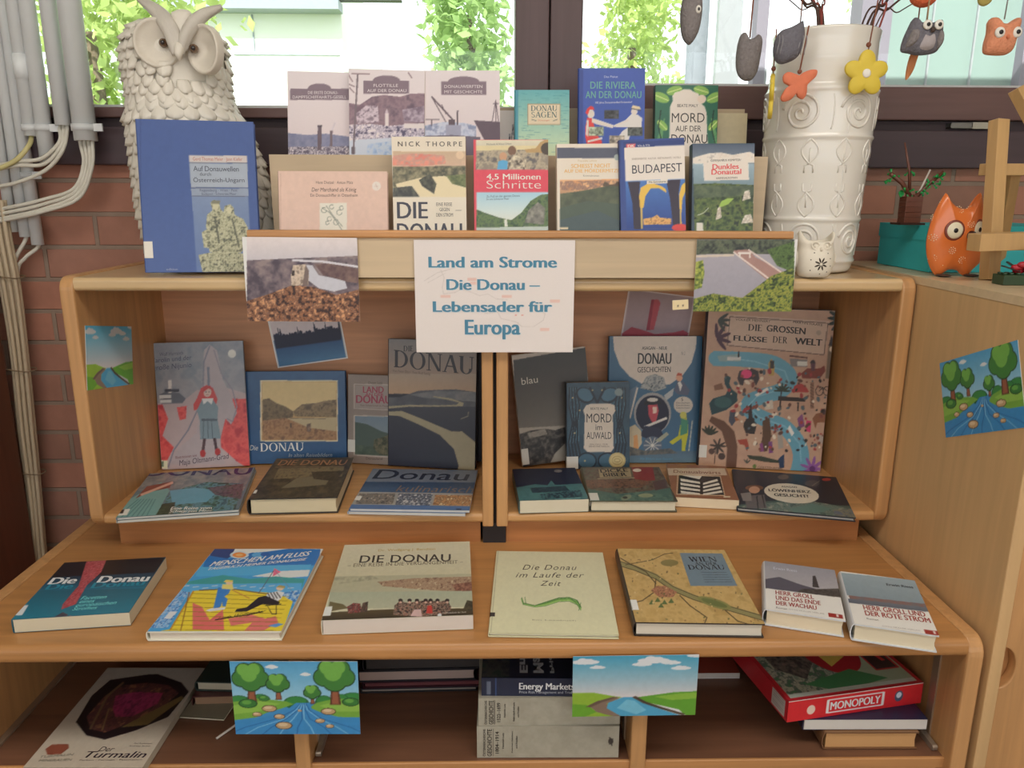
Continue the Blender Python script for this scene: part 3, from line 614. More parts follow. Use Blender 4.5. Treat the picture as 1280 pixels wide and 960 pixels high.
for k, (d, e) in enumerate(((-0.009, 205), (0.0, 210), (0.008, 231))):
    X, y, z = pend[1]; cable(('upper', 'middle', 'lower')[k]+' cable curving left from the second conduit pipe', [(X+d, y, z+0.03), (X+d, y, z-0.004), C3(74+k*2, 178+k*5, 1.762-k*.004), C3(52+k*3, 198+k*7, 1.757), C3(22, e-3, 1.757), C3(-14, e+4, 1.77)])
X, y, z = pend[3]; cable('yellowish cable curving left out of a thin conduit pipe', [(X, y, z+0.03), (X, y, z-0.004), C3(34, 185, 1.76), C3(20, 200, 1.75), C3(0, 210, 1.75), C3(-20, 214, 1.76)], 0.005, CABY)
for k in (4, 5):
    X, y, z = pend[k]; cable(('cable from the longest thin pipe bending down into the bundle', 'cable from the shorter thin pipe running down into the bundle')[k-4], [(X, y, z+0.02), (X, y, z-0.004), C3(32 if k == 4 else 20, 322, 1.80), C3(22 if k == 4 else 18, 340, 1.80), C3(26, 400, 1.80), C3(30, 450, 1.80)], 0.0045)
bx = [(-6, 250), (2, 300), (13, 360), (24, 440), (34, 540), (43, 620), (50, 700), (60, 790)]
for k in range(7):
    o = (k-3)*4.2; pts = [C3(x+o*(0.9 if y < 400 else 0.75 if y < 600 else 0.6), y, 1.79-0.010*(k % 2)-0.002*(k % 3)) for x, y in bx]
    cable(('leftmost', 'second', 'third', 'middle', 'fifth', 'sixth', 'rightmost')[k]+' cable of the long beige bundle running down the brick wall', pts, 0.0046, mat('beige_cable', (196, 178, 150), 0.55, var=0.06))
for py, px in ((346, 12), (462, 27), (590, 39)):
    c = C3(px, py, 1.785); ang = np.linspace(0, 2*math.pi, 24, endpoint=False)
    o = MB().tube([(0.034*math.cos(a), 0.017*math.sin(a), 0.002*math.sin(a*2)) for a in list(ang)+[ang[0]]], 0.0016, 6).build('cable_tie', mat('brown_tie', (130, 110, 85), 0.5), loc=c, fix=False)
    tag(o, {346: 'upper', 462: 'middle', 590: 'lower'}[py]+' tie around the beige cable bundle', 'cable tie', 'ties on the cable bundle')

# ------------------------------------------------------------------ owl statue
CER = mat('grey_white_ceramic', (230, 224, 212), 0.45, 0.5, var=0.06, scale=25, bump=0.15, bscale=120); CERD = mat('antique_grey_glaze', (206, 200, 190), 0.5, var=0.12, scale=40, bump=0.2, bscale=150)
OY = 1.692
owl = thing('owl_statue', 'large grey-white ceramic owl statue standing behind the blue hardcover', 'owl statue', (-0.62, OY, 1.31))
def local(px, py, y): q = atY(px, py, y); return (q[0]+0.62, y-OY, q[2]-1.31)
prof = [(0.0, -0.110, 0.150, 0.090), (0.02, -0.120, 0.155, 0.1), (0.12, -0.131, 0.133, 0.106), (0.22, -0.133, 0.112, 0.104), (0.27, -0.134, 0.092, 0.100), (0.31, -0.134, 0.073, 0.094), (0.335, -0.128, 0.062, 0.088),
        (0.36, -0.128, 0.058, 0.085), (0.40, -0.132, 0.060, 0.086), (0.43, -0.130, 0.057, 0.085), (0.455, -0.122, 0.048, 0.078), (0.475, -0.103, 0.028, 0.062), (0.487, -0.075, 0.005, 0.038), (0.491, -0.036, -0.034, 0.003)]
def owl_at(a, z):
    zs = [q[0] for q in prof]; xl, xr, d = (float(np.interp(z, zs, [q[k] for q in prof])) for k in (1, 2, 3))
    return Vector(((xl+xr)/2+(xr-xl)/2*math.cos(a), d*math.sin(a), z))
b = MB(); n = 40; vs = [owl_at(2*math.pi*k/n, z) for z in np.linspace(0, 0.491, 46) for k in range(n)]
b.add(vs, [(i*n+k, i*n+(k+1) % n, (i+1)*n+(k+1) % n, (i+1)*n+k) for i in range(45) for k in range(n)], True)
b.f.append(tuple(range(n-1, -1, -1))); b.sm.append(False); b.build('body', CER, owl)
rng = random.Random(4); pl = MB()
DISCS = [(local(197, 54, OY-0.088), 0.041, 0.043), (local(256, 62, OY-0.088), 0.034, 0.043)]
for i, z in enumerate(np.concatenate([np.arange(0.02, 0.34, 0.021), np.arange(0.34, 0.478, 0.0165)])):
    m = 21 if z < 0.2 else 23 if z < 0.34 else 24
    for k in range(m):
        a = 2*math.pi*(k+0.5*(i % 2))/m+rng.uniform(-.06, .06)
        P = owl_at(a, z); front = math.sin(a) < 0.1
        if front and any(((P.x-c_[0])/rx_)**2+((P.z-0.012-c_[2])/rz2)**2 < 1.0 for c_, rx_, rz2 in DISCS): continue   # the face is bare
        if front and z > 0.37 and abs(P.x-DISCS[0][0][0]-0.045) < 0.035: continue
        e = 0.004; ta = (owl_at(a+0.02, z)-P).normalized(); tz = (owl_at(a, min(z+e, .49))-owl_at(a, z-e)).normalized(); nn = ta.cross(tz).normalized()
        sc = 1.0 if z < 0.34 else 0.72
        w, L = 0.0185*rng.uniform(.85, 1.12)*sc, 0.038*rng.uniform(.85, 1.12)*sc; base = P+tz*0.010
        vs = []; cols = 7; rows = 8; tw = rng.uniform(-.15, .15)
        for r_ in range(rows):
            t = r_/(rows-1); wd = w*(0.75+0.6*t if t < 0.4 else max(0.0, 1-((t-0.4)/0.6)**2.6)**0.5)
            for c_ in range(cols):
                q_ = c_/(cols-1)*2-1; lf = 0.003+0.0085*t*(1-0.45*q_*q_)-0.0028*q_*q_+(0.0012 if c_ == 3 else 0)
                vs.append(base+ta*(q_*wd+tw*L*t)-tz*(L*t)+nn*lf)
        pl.add(vs, [(r_*cols+c_, r_*cols+c_+1, (r_+1)*cols+c_+1, (r_+1)*cols+c_) for r_ in range(rows-1) for c_ in range(cols-1)], True)
po_ = pl.build('plumage', CER, owl, fix=False); sdm = po_.modifiers.new('thickness', 'SOLIDIFY'); sdm.thickness = 0.0025; sdm.offset = -1
FACEM = mat('pale_face_glaze', (222, 214, 200), 0.5, var=0.08, scale=60)
def disc(name, px, py, rx, rz_, tilt, ex, ey):
    c = Vector(local(px, py, OY-0.088)); m = Matrix.Translation(c) @ Matrix.Rotation(tilt, 4, 'Z'); d = MB(); n = 56; vs = []; st = [(0.0, 0.007), (0.18, 0.006), (0.4, 0.002), (0.7, -0.001), (0.9, -0.004), (1.0, -0.010), (1.06, -0.005), (1.05, 0.012)]
    for k_, (s, y) in enumerate(st):
        for k in range(n):
            a = 2*math.pi*k/n; yy = y-(0.0016 if k % 2 and 0.3 < s < 0.97 else 0)
            vs.append(m @ Vector((rx*s*math.cos(a), yy, rz_*s*math.sin(a))))
    d.add(vs, [(i*n+k, i*n+(k+1) % n, (i+1)*n+(k+1) % n, (i+1)*n+k) for i in range(len(st)-1) for k in range(n)], True)
    o = d.build('facial_disc', FACEM, owl, fix=False)
    e = Vector(local(ex, ey, OY-0.088))
    MB().ball((e.x, e.y-0.002, e.z), (0.0085, 0.010, 0.0085)).build('eye', mat('brown_eye_glaze', (112, 86, 66), 0.25, coat=.5), o)
    MB().ball((e.x+0.001, e.y-0.010, e.z), (0.0045, 0.003, 0.0045)).build('pupil', mat('dark_pupil', (38, 28, 24), 0.2, coat=.5), o)
disc('l', 197, 54, 0.041, 0.043, 0.25, 205, 54); disc('r', 256, 62, 0.034, 0.043, -0.35, 243, 61)
bk = Vector(local(226, 66, OY-0.098)); MB().tube([bk+Vector((0, 0.012, 0.014)), bk+Vector((0, -0.006, 0.008)), bk+Vector((0, -0.013, -0.004)), bk+Vector((0, -0.010, -0.016))], [0.010, 0.010, 0.0075, 0.002], 12).build('beak', CER, owl)
def tuft(pts, r):
    P = [Vector(local(*q)) for q in pts]; q = MB(); c = bez(P, 8); n = len(c); 
    for off in (-1, 0, 1):
        q.tube([v+Vector((off*r*0.35*(1-i/n), -abs(off)*0.002+0.002*off, off*r*0.55*(1-i/n)*1.2)) for i, v in enumerate(c)], [r*(0.35+0.75*math.sin(math.pi*min(1, (i+3)/(n+3))))*(1-0.15*abs(off)) for i in range(n)], 10)
    q.build('ear_tuft', CERD, owl)
tuft([(223, 64, OY-.098), (213, 36, OY-.093), (197, 15, OY-.075), (174, -1, OY-.055)], 0.0125); tuft([(229, 62, OY-.098), (236, 38, OY-.093), (253, 20, OY-.078), (277, 9, OY-.06)], 0.0125)
fh = [local(212, 12, 0), local(237, 12, 0), local(236, 28, 0), (local(226, 55, 0)), local(214, 28, 0)]
out = [(v.x, v.z) for v in bez([(x, 0, z) for x, _, z in [(a[0]/1, 0, a[2]) for a in [local(212, 14, OY-.09), local(224, 10, OY-.09), local(236, 14, OY-.09), local(235, 30, OY-.09), local(226, 54, OY-.09), local(215, 32, OY-.09), local(212, 14, OY-.09)]]], 5)][:-1]
MB().puff(out, 0.03, y0=-0.080).build('forehead', CER, owl)

# ------------------------------------------------------------------ tall vase with twigs
VX, VY = 0.651, 1.628
GLZ = mat('white_vase_glaze', (232, 228, 220), 0.22, 0.5, var=0.02, coat=0.6, sss=0.15)
vz = thing('vase', 'tall white glazed vase with raised spirals and bands holding twigs', 'vase', (VX, VY, 1.3105))
def vr(z): return float(np.interp(z, [0, 0.004, 0.02, 0.10, 0.26, 0.345, 0.36, 0.40, 0.44, 0.458], [0.083, 0.0875, 0.091, 0.0960, 0.1035, 0.107, 0.103, 0.0985, 0.0985, 0.101]))
rings = [0.022, 0.105, 0.262, 0.350]
pr = [(0.0, 0.0)]
for z in np.linspace(0, 0.458, 140):
    r = vr(z)+sum(0.0035*math.exp(-((z-q)/0.0035)**2) for q in rings)+(0.0006*math.sin(z*900) if 0.365 < z < 0.415 else 0); pr.append((r, z))
pr += [(0.099, 0.4605), (0.094, 0.459), (0.092, 0.45), (0.09, 0.2), (0.082, 0.012), (0.0, 0.012)]
V_ = MB().lathe(pr, n=72)
def wrap(a, z, o=0.0): r = vr(z)+o; return (r*math.cos(a), r*math.sin(a), z)
def relief(pts, r=0.0022): V_.tube([wrap(a, z, -0.0004) for a, z in pts], r, 6)
for zc, rad, off in ((0.306, 0.037, 0.0), (0.064, 0.035, 0.25)):
    for k in range(6):
        a0 = -math.pi/2+off+0.35+k*math.pi/3
        relief([(a0+(rad*(0.06+0.94*t))/0.102*math.cos(t*15.5), zc+rad*(0.06+0.94*t)*math.sin(t*15.5)) for t in np.linspace(0, 1, 64)], 0.003)
        relief([(a0+math.pi/6+math.cos(q)*0.05, zc+0.034*math.sin(q)) for q in np.linspace(-1.2, 1.2, 12)], 0.0016)
for k in range(10):
    a0 = -math.pi/2+0.15+k*math.pi/5; w = 0.15
    for zc, sg in ((0.190, 1), (0.178, -1)):
        relief([(a0-w*0.55, zc+sg*0.004), (a0-w*0.55, zc+sg*0.018), (a0-w*0.2, zc+sg*0.02)], 0.0018); relief([(a0+w*0.55, zc+sg*0.004), (a0+w*0.55, zc+sg*0.018), (a0+w*0.2, zc+sg*0.02)], 0.0018)
        relief([(a0-w*0.2, zc+sg*0.02)]+[(a0+w*math.sin(q)*(1 if q < 2.2 else 1), zc+sg*(0.022+0.046*(q/math.pi))) for q in np.linspace(-0.9, math.pi, 14)][3:], 0.002)
        relief([(a0-w*0.2, zc+sg*0.02)]+[(a0-w*math.sin(q), zc+sg*(0.022+0.046*(q/math.pi))) for q in np.linspace(-0.9, math.pi, 14)][3:], 0.002)
        relief([(a0, zc+sg*0.022), (a0, zc+sg*0.05)], 0.0016)
for a0 in (-math.pi/2+0.18, math.pi/2+0.2): relief([(a0, z) for z in np.linspace(0.03, 0.345, 20)], 0.0012)
V_.build('vase_body', GLZ, vz, fix=False)

TWD = mat('dark_twig_bark', (84, 58, 50), 0.7, var=0.2, scale=120); TWR = mat('red_twig_bark', (150, 66, 56), 0.6, var=0.2, scale=120); STR = mat('red_brown_cord', (138, 84, 64), 0.8)
ends = [(962, -60, TWD, 3.4), (975, -50, TWD, 2.6), (1000, -70, TWR, 3.6), (988, -55, TWD, 3.4), (1018, -60, TWD, 1.8), (1040, -45, TWD, 1.6), (942, -40, TWD, 1.8), (1150, -60, TWD, 4.0), (1170, -45, TWD, 3.2), (1135, -70, TWD, 2.6), (1120, -60, TWR, 2.6), (1190, -30, TWD, 1.8), (1030, -70, TWR, 2.4)]
for i, (px, py, m, r) in enumerate(ends):
    left = px < 1060; top = Vector(atY(px, py, VY-0.05+0.02*(i % 4))); mid = Vector(atY(1008 if left else 1092, 62, VY-0.075)) if True else None
    sx = (px-1008)*0.10 if left else (px-1092)*0.08
    k = i % 5; rim = Vector((VX+(-0.035+0.008*k if left else 0.082-0.004*k), VY-0.045+0.012*k, 1.3105+0.462)); bot = Vector((VX+(0.02 if left else -0.02)+0.004*k, VY+0.02-0.01*k, 1.3105+0.06))
    pts = [bot, rim]+[rim.lerp(top, t)+Vector((0.006*math.sin(i*2.1+t*5), 0.004*math.cos(i+t*4), 0)) for t in (0.35, 0.7, 1.0)]
    b0 = Vector(bot); c = bez(pts, 8); q = MB().tube([v-b0 for v in c], [r*0.00078*(1-0.35*j/len(c)) for j in range(len(c))], 7)
    if i % 2 == 0:
        v = c[int(len(c)*0.8)]-b0; q.tube([v, v+Vector((0.02*(1 if i % 4 else -1), 0, 0.03)), v+Vector((0.03*(1 if i % 4 else -1), 0.005, 0.06))], [r*.0005, r*.0004, r*.0003], 6)
    o = q.build('twig', m, loc=b0, fix=False)
    tag(o, ('dark brown' if m is TWD else 'reddish brown')+' twig standing in the white vase, spreading to its '+('left' if left else 'right'), 'twig', 'twigs in the white vase')

# ------------------------------------------------------------------ ornaments hanging from the twigs
FELT = mat('grey_felt', (138, 132, 132), 0.95, 0.1, var=0.25, scale=180, bump=0.9, bscale=260); FELTD = mat('charcoal_knit', (116, 114, 122), 0.95, 0.1, var=0.25, scale=200, bump=0.8, bscale=300)
WHT = mat('white_felt', (236, 232, 224), 0.8); BLK = mat('black_bead', (25, 22, 22), 0.3); PEACH = mat('peach_felt', (226, 152, 118), 0.95, 0.1, var=0.15, scale=160, bump=0.8, bscale=260)
def outl(pts, n=5): return [(v.x, v.z) for v in bez([(a, 0, b) for a, b in pts]+[(pts[0][0], 0, pts[0][1])], n)][:-1]
def hang(label, name, cat, cx, cy, y, yaw=0.0):
    c = atY(cx, cy, y); return thing(name, label, cat, c, (0, 0, yaw), 'ornaments hanging from the twigs'), FPX/((c-EYEP)@FW)
def px_out(pts, cx, cy, k): return outl([((x-cx)/k, (cy-y)/k) for x, y in pts])
def cord(t, x, z0, px1=None, z1=0.2, m=STR, r=0.0012, dx=0.0):
    MB().tube([(x, 0, z0), (x+dx*0.5, 0, (z0+z1)/2), (x+dx, 0, z1)], r, 6).build('cord', m, t)
def eye(t, x, y, z, r, sx=1.0, iris=None):
    e = MB().ball((x, y, z), (r*sx, r*0.45, r)).build('eye', WHT, t); MB().ball((x, y-r*0.45, z), (r*.42*sx, r*.2, r*.42)).build('pupil', BLK, e)
t, k = hang('dark grey felt owl seen side-on, hanging highest beside the porch post', 'felt_owl', 'ornament', 863, 24, 1.60)
MB().puff(px_out([(853, -6), (859, 2), (866, -2), (874, -6), (877, 14), (874, 38), (866, 52), (860, 53), (853, 42), (850, 18)], 863, 24, k), 0.035).build('body', FELT, t); eye(t, 0.0105, -0.017, 0.014, 0.0075, 0.7); cord(t, 0.004, 0.045)
t, k = hang('plain grey felt owl seen from behind, hanging left of the vase', 'felt_owl', 'ornament', 935, 72, 1.58)
MB().puff(px_out([(921, 56), (924, 46), (929, 43), (934, 50), (941, 49), (946, 45), (951, 52), (950, 72), (947, 90), (940, 99), (929, 98), (922, 88), (920, 72)], 935, 72, k), 0.034).build('body', FELT, t); cord(t, 0.001, 0.035, dx=0.003, r=0.0016)
t, k = hang('striped charcoal knitted bird hanging in front of the vase rim', 'knitted_bird', 'ornament', 986, 55, 1.50)
q = MB().puff(px_out([(1001, 28), (1004, 42), (1003, 56), (998, 70), (986, 77), (975, 78), (968, 68), (968, 52), (975, 40), (988, 35)], 986, 55, k), 0.038)
q.build('body', FELTD, t); rib = MB()
for j in range(9):
    x = -0.024+j*0.0062; rib.tube([(x+0.004*math.sin(u)-0.002*u, -0.0175+abs(u)*0.003, u*0.011-0.004) for u in np.linspace(-1.5, 1.5, 8)], 0.0009, 5)
rib.build('rib_knit', mat('pale_grey_yarn', (150, 148, 152), 0.95), t); cord(t, 0.018, 0.030)
def flower(lab, cx, cy, y, R, rot, yaw, m, hole, sx=1.0):
    t, k = hang(lab, 'wooden_flower', 'ornament', cx, cy, y, yaw); pts = [((0.62+0.38*abs(math.cos(2.5*(a-rot))))*R*math.cos(a)*sx, (0.62+0.38*abs(math.cos(2.5*(a-rot))))*R*math.sin(a)) for a in np.linspace(0, 2*math.pi, 90, endpoint=False)]
    MB().puff(pts, 0.008, flat=True, cen=(0, 0)).build('petals', m, t); MB().ball((0, -0.0045, 0), (R*0.19, 0.003, R*0.19)).build('centre', WHT, t)
    MB().ball((0, 0, R+0.008), 0.0045).build('bead', STR, t); return t
YEL = mat('yellow_painted_wood', (222, 196, 70), 0.6, var=0.05)
t = flower('yellow wooden flower hanging in front of the vase at its right shoulder', 1082, 92, 1.500, 0.0415, math.pi/2, 0, YEL, True); cord(t, 0.0, 0.036, z1=0.16, dx=0.012)
t = flower('yellow wooden flower seen edge-on at the left side of the vase', 964, 122, 1.53, 0.043, math.pi/2, math.radians(72), YEL, True); cord(t, 0.0, 0.036, z1=0.12)
t, k = hang('coral orange wooden butterfly hanging in front of the vase', 'wooden_butterfly', 'ornament', 998, 105, 1.495, 0.0)
MB().puff(px_out([(998, 95), (1004, 91), (1013, 88), (1020, 89), (1019, 96), (1012, 103), (1009, 107), (1009, 117), (1005, 123), (999, 121), (996, 117), (989, 124), (980, 126), (977, 121), (982, 111), (986, 107), (979, 103), (978, 95), (984, 91), (992, 93)], 998, 105, k), 0.008, flat=True).build('wings', mat('coral_painted_wood', (222, 124, 90), 0.7, var=0.12, scale=90), t)
MB().ball((0.000, -0.001, 0.021), 0.0042).build('bead', STR, t); cord(t, 0.0, 0.02, z1=0.10, dx=0.010, r=0.0014)
t, k = hang('grey felt owl with pale belly hanging at right of the vase', 'felt_owl', 'ornament', 1152, 47, 1.52)
MB().puff(px_out([(1137, 28), (1141, 24), (1147, 29), (1160, 30), (1170, 28), (1175, 27), (1177, 40), (1175, 58), (1170, 65), (1152, 68), (1138, 66), (1128, 63), (1129, 50), (1133, 38)], 1152, 47, k), 0.034).build('body', FELTD, t)
MB().puff(px_out([(1147, 40), (1157, 43), (1166, 40), (1169, 54), (1164, 63), (1152, 65), (1143, 61), (1144, 50)], 1152, 47, k), 0.038).build('belly', mat('pale_grey_felt', (176, 168, 170), 0.95, 0.1, var=.1, bump=.5), t)
for pts in ([(1136, 38), (1144, 36), (1147, 46), (1140, 58), (1130, 61), (1131, 50)], [(1169, 38), (1175, 40), (1176, 54), (1170, 63), (1166, 52)]): MB().puff(px_out(pts, 1152, 47, k), 0.0395).build('wing', FELT, t)
eye(t, -0.0015, -0.019, 0.0185, 0.0085); eye(t, 0.0195, -0.019, 0.0185, 0.0085); MB().ball((0.009, -0.020, 0.010), (0.004, 0.003, 0.005)).build('beak', mat('dark_beak', (70, 52, 44), 0.6), t); cord(t, 0.006, 0.03, r=0.0016, m=mat('tan_cord', (196, 160, 120), 0.8)) 
t, k = hang('peach orange felt owl hanging furthest right', 'felt_owl', 'ornament', 1251, 46, 1.52)
MB().puff(px_out([(1232, 30), (1235, 25), (1241, 24), (1246, 29), (1254, 31), (1263, 28), (1268, 24), (1273, 27), (1271, 42), (1268, 60), (1260, 67), (1245, 68), (1233, 66), (1231, 56), (1233, 42)], 1251, 46, k), 0.034).build('body', PEACH, t)
eye(t, -0.0125, -0.016, 0.0045, 0.0095); eye(t, 0.0205, -0.014, 0.0055, 0.0095); MB().ball((0.003, -0.018, -0.003), (0.003, 0.002, 0.004)).build('beak', mat('orange_beak', (206, 120, 84), 0.8), t); cord(t, 0.002, 0.03, r=0.0012, m=mat('grey_ribbon', (150, 148, 146), 0.8), dx=0.006)
t, k = hang('red-orange felt ball cut off by the top of the photo', 'felt_ball', 'ornament', 1155, -8, 1.535)
MB().ball((0, 0, 0), (0.027, 0.02, 0.024)).build('ball', mat('red_orange_felt', (226, 110, 70), 0.95, var=.15, bump=.8), t); cord(t, 0, 0.022, z1=0.1)
t, k = hang('olive felt tip at the top edge between the two right owls', 'felt_leaf', 'ornament', 1231, -4, 1.53)
MB().puff(px_out([(1222, -14), (1241, -12), (1240, 1), (1231, 7), (1223, 2)], 1231, -4, k), 0.012).build('leaf', mat('olive_felt', (176, 162, 90), 0.9, bump=.5), t); cord(t, 0, 0.008, z1=0.09)
t, k = hang('thin orange wooden feather hanging below the grey belly owl', 'wooden_feather', 'ornament', 1140, 80, 1.56)
MB().puff(px_out([(1140, 62), (1147, 64), (1145, 76), (1142, 88), (1137, 97), (1134, 98), (1134, 86), (1136, 72)], 1140, 80, k), 0.005, flat=True).build('blade', mat('orange_wood', (216, 140, 90), 0.7, var=.1), t); cord(t, 0.002, 0.03, z1=0.15)

# ------------------------------------------------------------------ owl lantern
c = atZ(1013, 345, 1.3105); ol = thing('owl_lantern', 'small white pierced ceramic owl lantern in front of the vase', 'owl lantern', (c[0], 1.472, 1.3105))
LW = mat('white_bisque', (238, 230, 214), 0.5, 0.4, var=0.03); k = FPX/((np.array([c[0], 1.472, 1.33])-EYEP)@FW)
n = 48; vs = []; rows = [(0.0, .024), (0.003, .029), (0.012, .033), (0.025, .0355), (0.040, .036), (0.052, .0335), (0.062, .031), (0.072, .0325)]
for z, r in rows:
    for i in range(n):
        a = 2*math.pi*i/n; ear = 0.0
        if z > 0.07: ear = 0.012*max(0, math.cos(a))**6+0.014*max(0, -math.cos(a))**6-0.006*abs(math.sin(a))
        vs.append((r*math.cos(a)*1.04, r*math.sin(a)*0.86, z+ear))
b = MB().add(vs, [(j*n+i, j*n+(i+1) % n, (j+1)*n+(i+1) % n, (j+1)*n+i) for j in range(len(rows)-1) for i in range(n)], True); b.f.append(tuple(range(n-1, -1, -1))); b.sm.append(False)
o = b.build('body', LW, ol, fix=False); sd = o.modifiers.new('thickness', 'SOLIDIFY'); sd.thickness = 0.003; sd.offset = -1
HOLE = mat('pierced_hole_dark', (70, 60, 50), 0.9); h = MB()
def onl(x, z): r = float(np.interp(z, [q[0] for q in rows], [q[1] for q in rows])); a = -math.sqrt(max(0, 1-(x/(r*1.04))**2))*r*0.86; return (x, a-0.0004, z)
for i in range(8):
    a = math.pi/8+i*math.pi/4; vs = []
    for s in np.linspace(0, 2*math.pi, 12, endpoint=False):
        u, v = 0.0075+0.0052*math.cos(s), 0.0016*math.sin(s); vs.append(onl(0.002+u*math.cos(a)-v*math.sin(a), 0.026+u*math.sin(a)+v*math.cos(a)))
    h.add(vs, [tuple(range(12))])
for x, z in ((-0.012, 0.047), (-.017, .034), (.02, .036), (.022, .022), (-.016, .014), (.016, .011), (0.014, 0.046), (.002, .0075)): h.add([onl(x+0.0011*math.cos(s), z+0.0011*math.sin(s)) for s in np.linspace(0, 6.28, 8, endpoint=False)], [tuple(range(8))])
h.build('pierced_flower', HOLE, ol, fix=False)
for x in (-0.0105, 0.0115):
    p_ = onl(x, 0.060); ring = [(p_[0]+0.0068*math.cos(a), p_[1]-0.0012, 0.060+0.0068*math.sin(a)) for a in np.linspace(0, 2*math.pi, 20)]; MB().tube(ring, 0.0012, 6).ball((p_[0], p_[1], 0.060), (0.0032, 0.002, 0.0032), 10, 6).build('eye', LW, ol, fix=False)
p_ = onl(0.0, 0.054); MB().ball((0, p_[1]-0.001, 0.054), (0.0026, 0.003, 0.0042), 10, 6).build('beak', LW, ol)
for sx in (-1, 1): MB().puff(outl([(sx*0.0355, 0.05), (sx*0.031, 0.036), (sx*0.033, 0.016), (sx*0.0385, 0.024), (sx*0.040, 0.040)]), 0.02).build('wing', LW, ol)

# ------------------------------------------------------------------ things on the right cabinet (top at 1.312)
CT = 1.3125
TEAL = mat('teal_cardboard', (56, 186, 192), 0.6, var=0.04)
tb = thing('box', 'teal cardboard box behind the orange owl on the cabinet top', 'box', (1.012, 1.642, CT))
MB().box((-0.148, -0.108, 0), (0.148, 0.108, 0.089)).build('box_body', TEAL, tb, bevel=0.0015)
MB().box((-0.150, -0.110, 0.0895), (0.150, 0.110, 0.0915)).box((-0.150, -0.110, 0.062), (0.150, -0.1085, 0.0895)).box((-0.150, -0.1085, 0.062), (-0.1485, 0.11, 0.0895)).build('lid', TEAL, tb)
# toy tree of plastic bricks
ty = 1.60; c = atY(1134, 281, ty); tt = thing('toy_tree', 'brown brick toy tree with bright green leaves on the teal box', 'toy', (c[0], ty, CT+0.0917)); kk = FPX/((c-EYEP)@FW)
def tl(px, py): q = atY(px, py, ty); return Vector((q[0]-c[0], 0, q[2]-(CT+0.0917)))
BRN = mat('brown_plastic', (104, 62, 48), 0.35, var=0.05); GRN = mat('bright_green_plastic', (34, 150, 74), 0.3, var=0.1); WHP = mat('grey_white_plastic', (196, 188, 180), 0.4)
MB().box((-0.026, -0.02, 0), (0.026, 0.02, 0.004)).build('base_plate', mat('dark_brown_plastic', (62, 40, 34), 0.35), tt)
b = MB()
for i in range(5): b.box((-0.015, -0.014, 0.004+i*0.0105), (0.019, 0.014, 0.0142+i*0.0105))
for x in (-0.007, 0.009): b.lathe([(0, 0.0565), (0.0045, 0.0565), (0.0045, 0.060), (0, 0.060)], (x, 0, 0), 14)
b.build('trunk', BRN, tt, bevel=0.0006)
for pts, r, m in (([tl(1137, 240), tl(1137, 215), tl(1131, 178)], [.0035, .003, .0015], BRN), ([tl(1138, 246), tl(1128, 229), tl(1113, 217)], [.005, .0048, .0045], BRN), ([tl(1142, 249), tl(1160, 231), tl(1179, 215)], [.005, .0045, .004], BRN), ([tl(1140, 252), tl(1151, 236), tl(1163, 212)], [.002, .002, .0018], WHP)):
    MB().tube(pts, r, 8).build('branch', m, tt, fix=False)
rg = random.Random(3)
for cx, cy, nn, sp in ((1115, 221, 9, 6), (1132, 241, 12, 7), (1138, 213, 6, 4), (1155, 238, 9, 6), (1166, 230, 9, 6), (1175, 222, 8, 5)):
    b = MB(); ctr = tl(cx, cy)
    for _ in range(nn):
        d = Vector((rg.gauss(0, 1), rg.gauss(0, 1), rg.gauss(0, 1))).normalized(); p0 = ctr+d*sp/kk*rg.uniform(.2, .9)
        b.bar(p0, p0+d*0.007, 0.0042, 0.0022, (0.3, 1, 0.2)); b.ball(p0+d*0.0075, 0.0026, 8, 5)
    b.build('leaf_cluster', GRN, tt, fix=False)
# orange owl figure
oy = 1.468; c = atZ(1190, 346, CT); of = thing('owl_figure', 'orange ceramic owl with white dotted rosettes on the cabinet top', 'owl figure', (c[0], oy, CT), (0, 0, 0))
kk = FPX/((np.array([c[0], oy, 1.38])-EYEP)@FW)
def oo(px, py, d=0.0): q = atY(px, py, oy-d); return (q[0]-c[0], q[2]-CT)
ORG = mat('orange_glaze', (222, 118, 56), 0.28, var=0.10, scale=14, coat=0.4)
out = outl([oo(*q) for q in ((1182, 241), (1187, 250), (1195, 258), (1206, 261), (1216, 257), (1222, 249), (1226, 241), (1229, 262), (1232, 290), (1231, 312), (1224, 328), (1214, 338), (1208, 345), (1201, 343), (1196, 338), (1186, 337), (1178, 341), (1172, 345), (1166, 341), (1161, 330), (1158, 314), (1159, 296), (1165, 274), (1174, 254))])
MB().puff(out, 0.034, cen=oo(1194, 300)).build('body', ORG, of)
OC = oo(1194, 300)
def depth(x, z):
    """front surface of the owl's bulged body"""
    a = math.atan2(z-OC[1], x-OC[0]); d = math.hypot(x-OC[0], z-OC[1])
    R = min((math.hypot(p[0]-OC[0], p[1]-OC[1]) for p in out if abs((math.atan2(p[1]-OC[1], p[0]-OC[0])-a+math.pi) % (2*math.pi)-math.pi) < 0.2), default=0.05)
    return -0.017*float(np.interp(d/R, [0, .35, .6, .78, .9, .97, 1], [1, .97, .87, .72, .52, .30, 0]))
for px, py, sx in ((1193, 288, 1.0), (1224, 287, 0.6)):
    x, z = oo(px, py, 0.015); yb = depth(x, z)+0.0005
    e = MB().ball((x, yb, z), (0.0195*sx, 0.003, 0.0195)).build('eye_ring', mat('dark_red_glaze', (126, 62, 48), 0.35), of)
    MB().ball((x, yb-0.0015, z), (0.0155*sx, 0.0034, 0.0155)).build('eye', mat('cream_glaze', (228, 218, 190), 0.3), e); MB().ball((x, yb-0.0045, z), (0.0045*sx, 0.0018, 0.0045)).build('pupil', BLK, e)
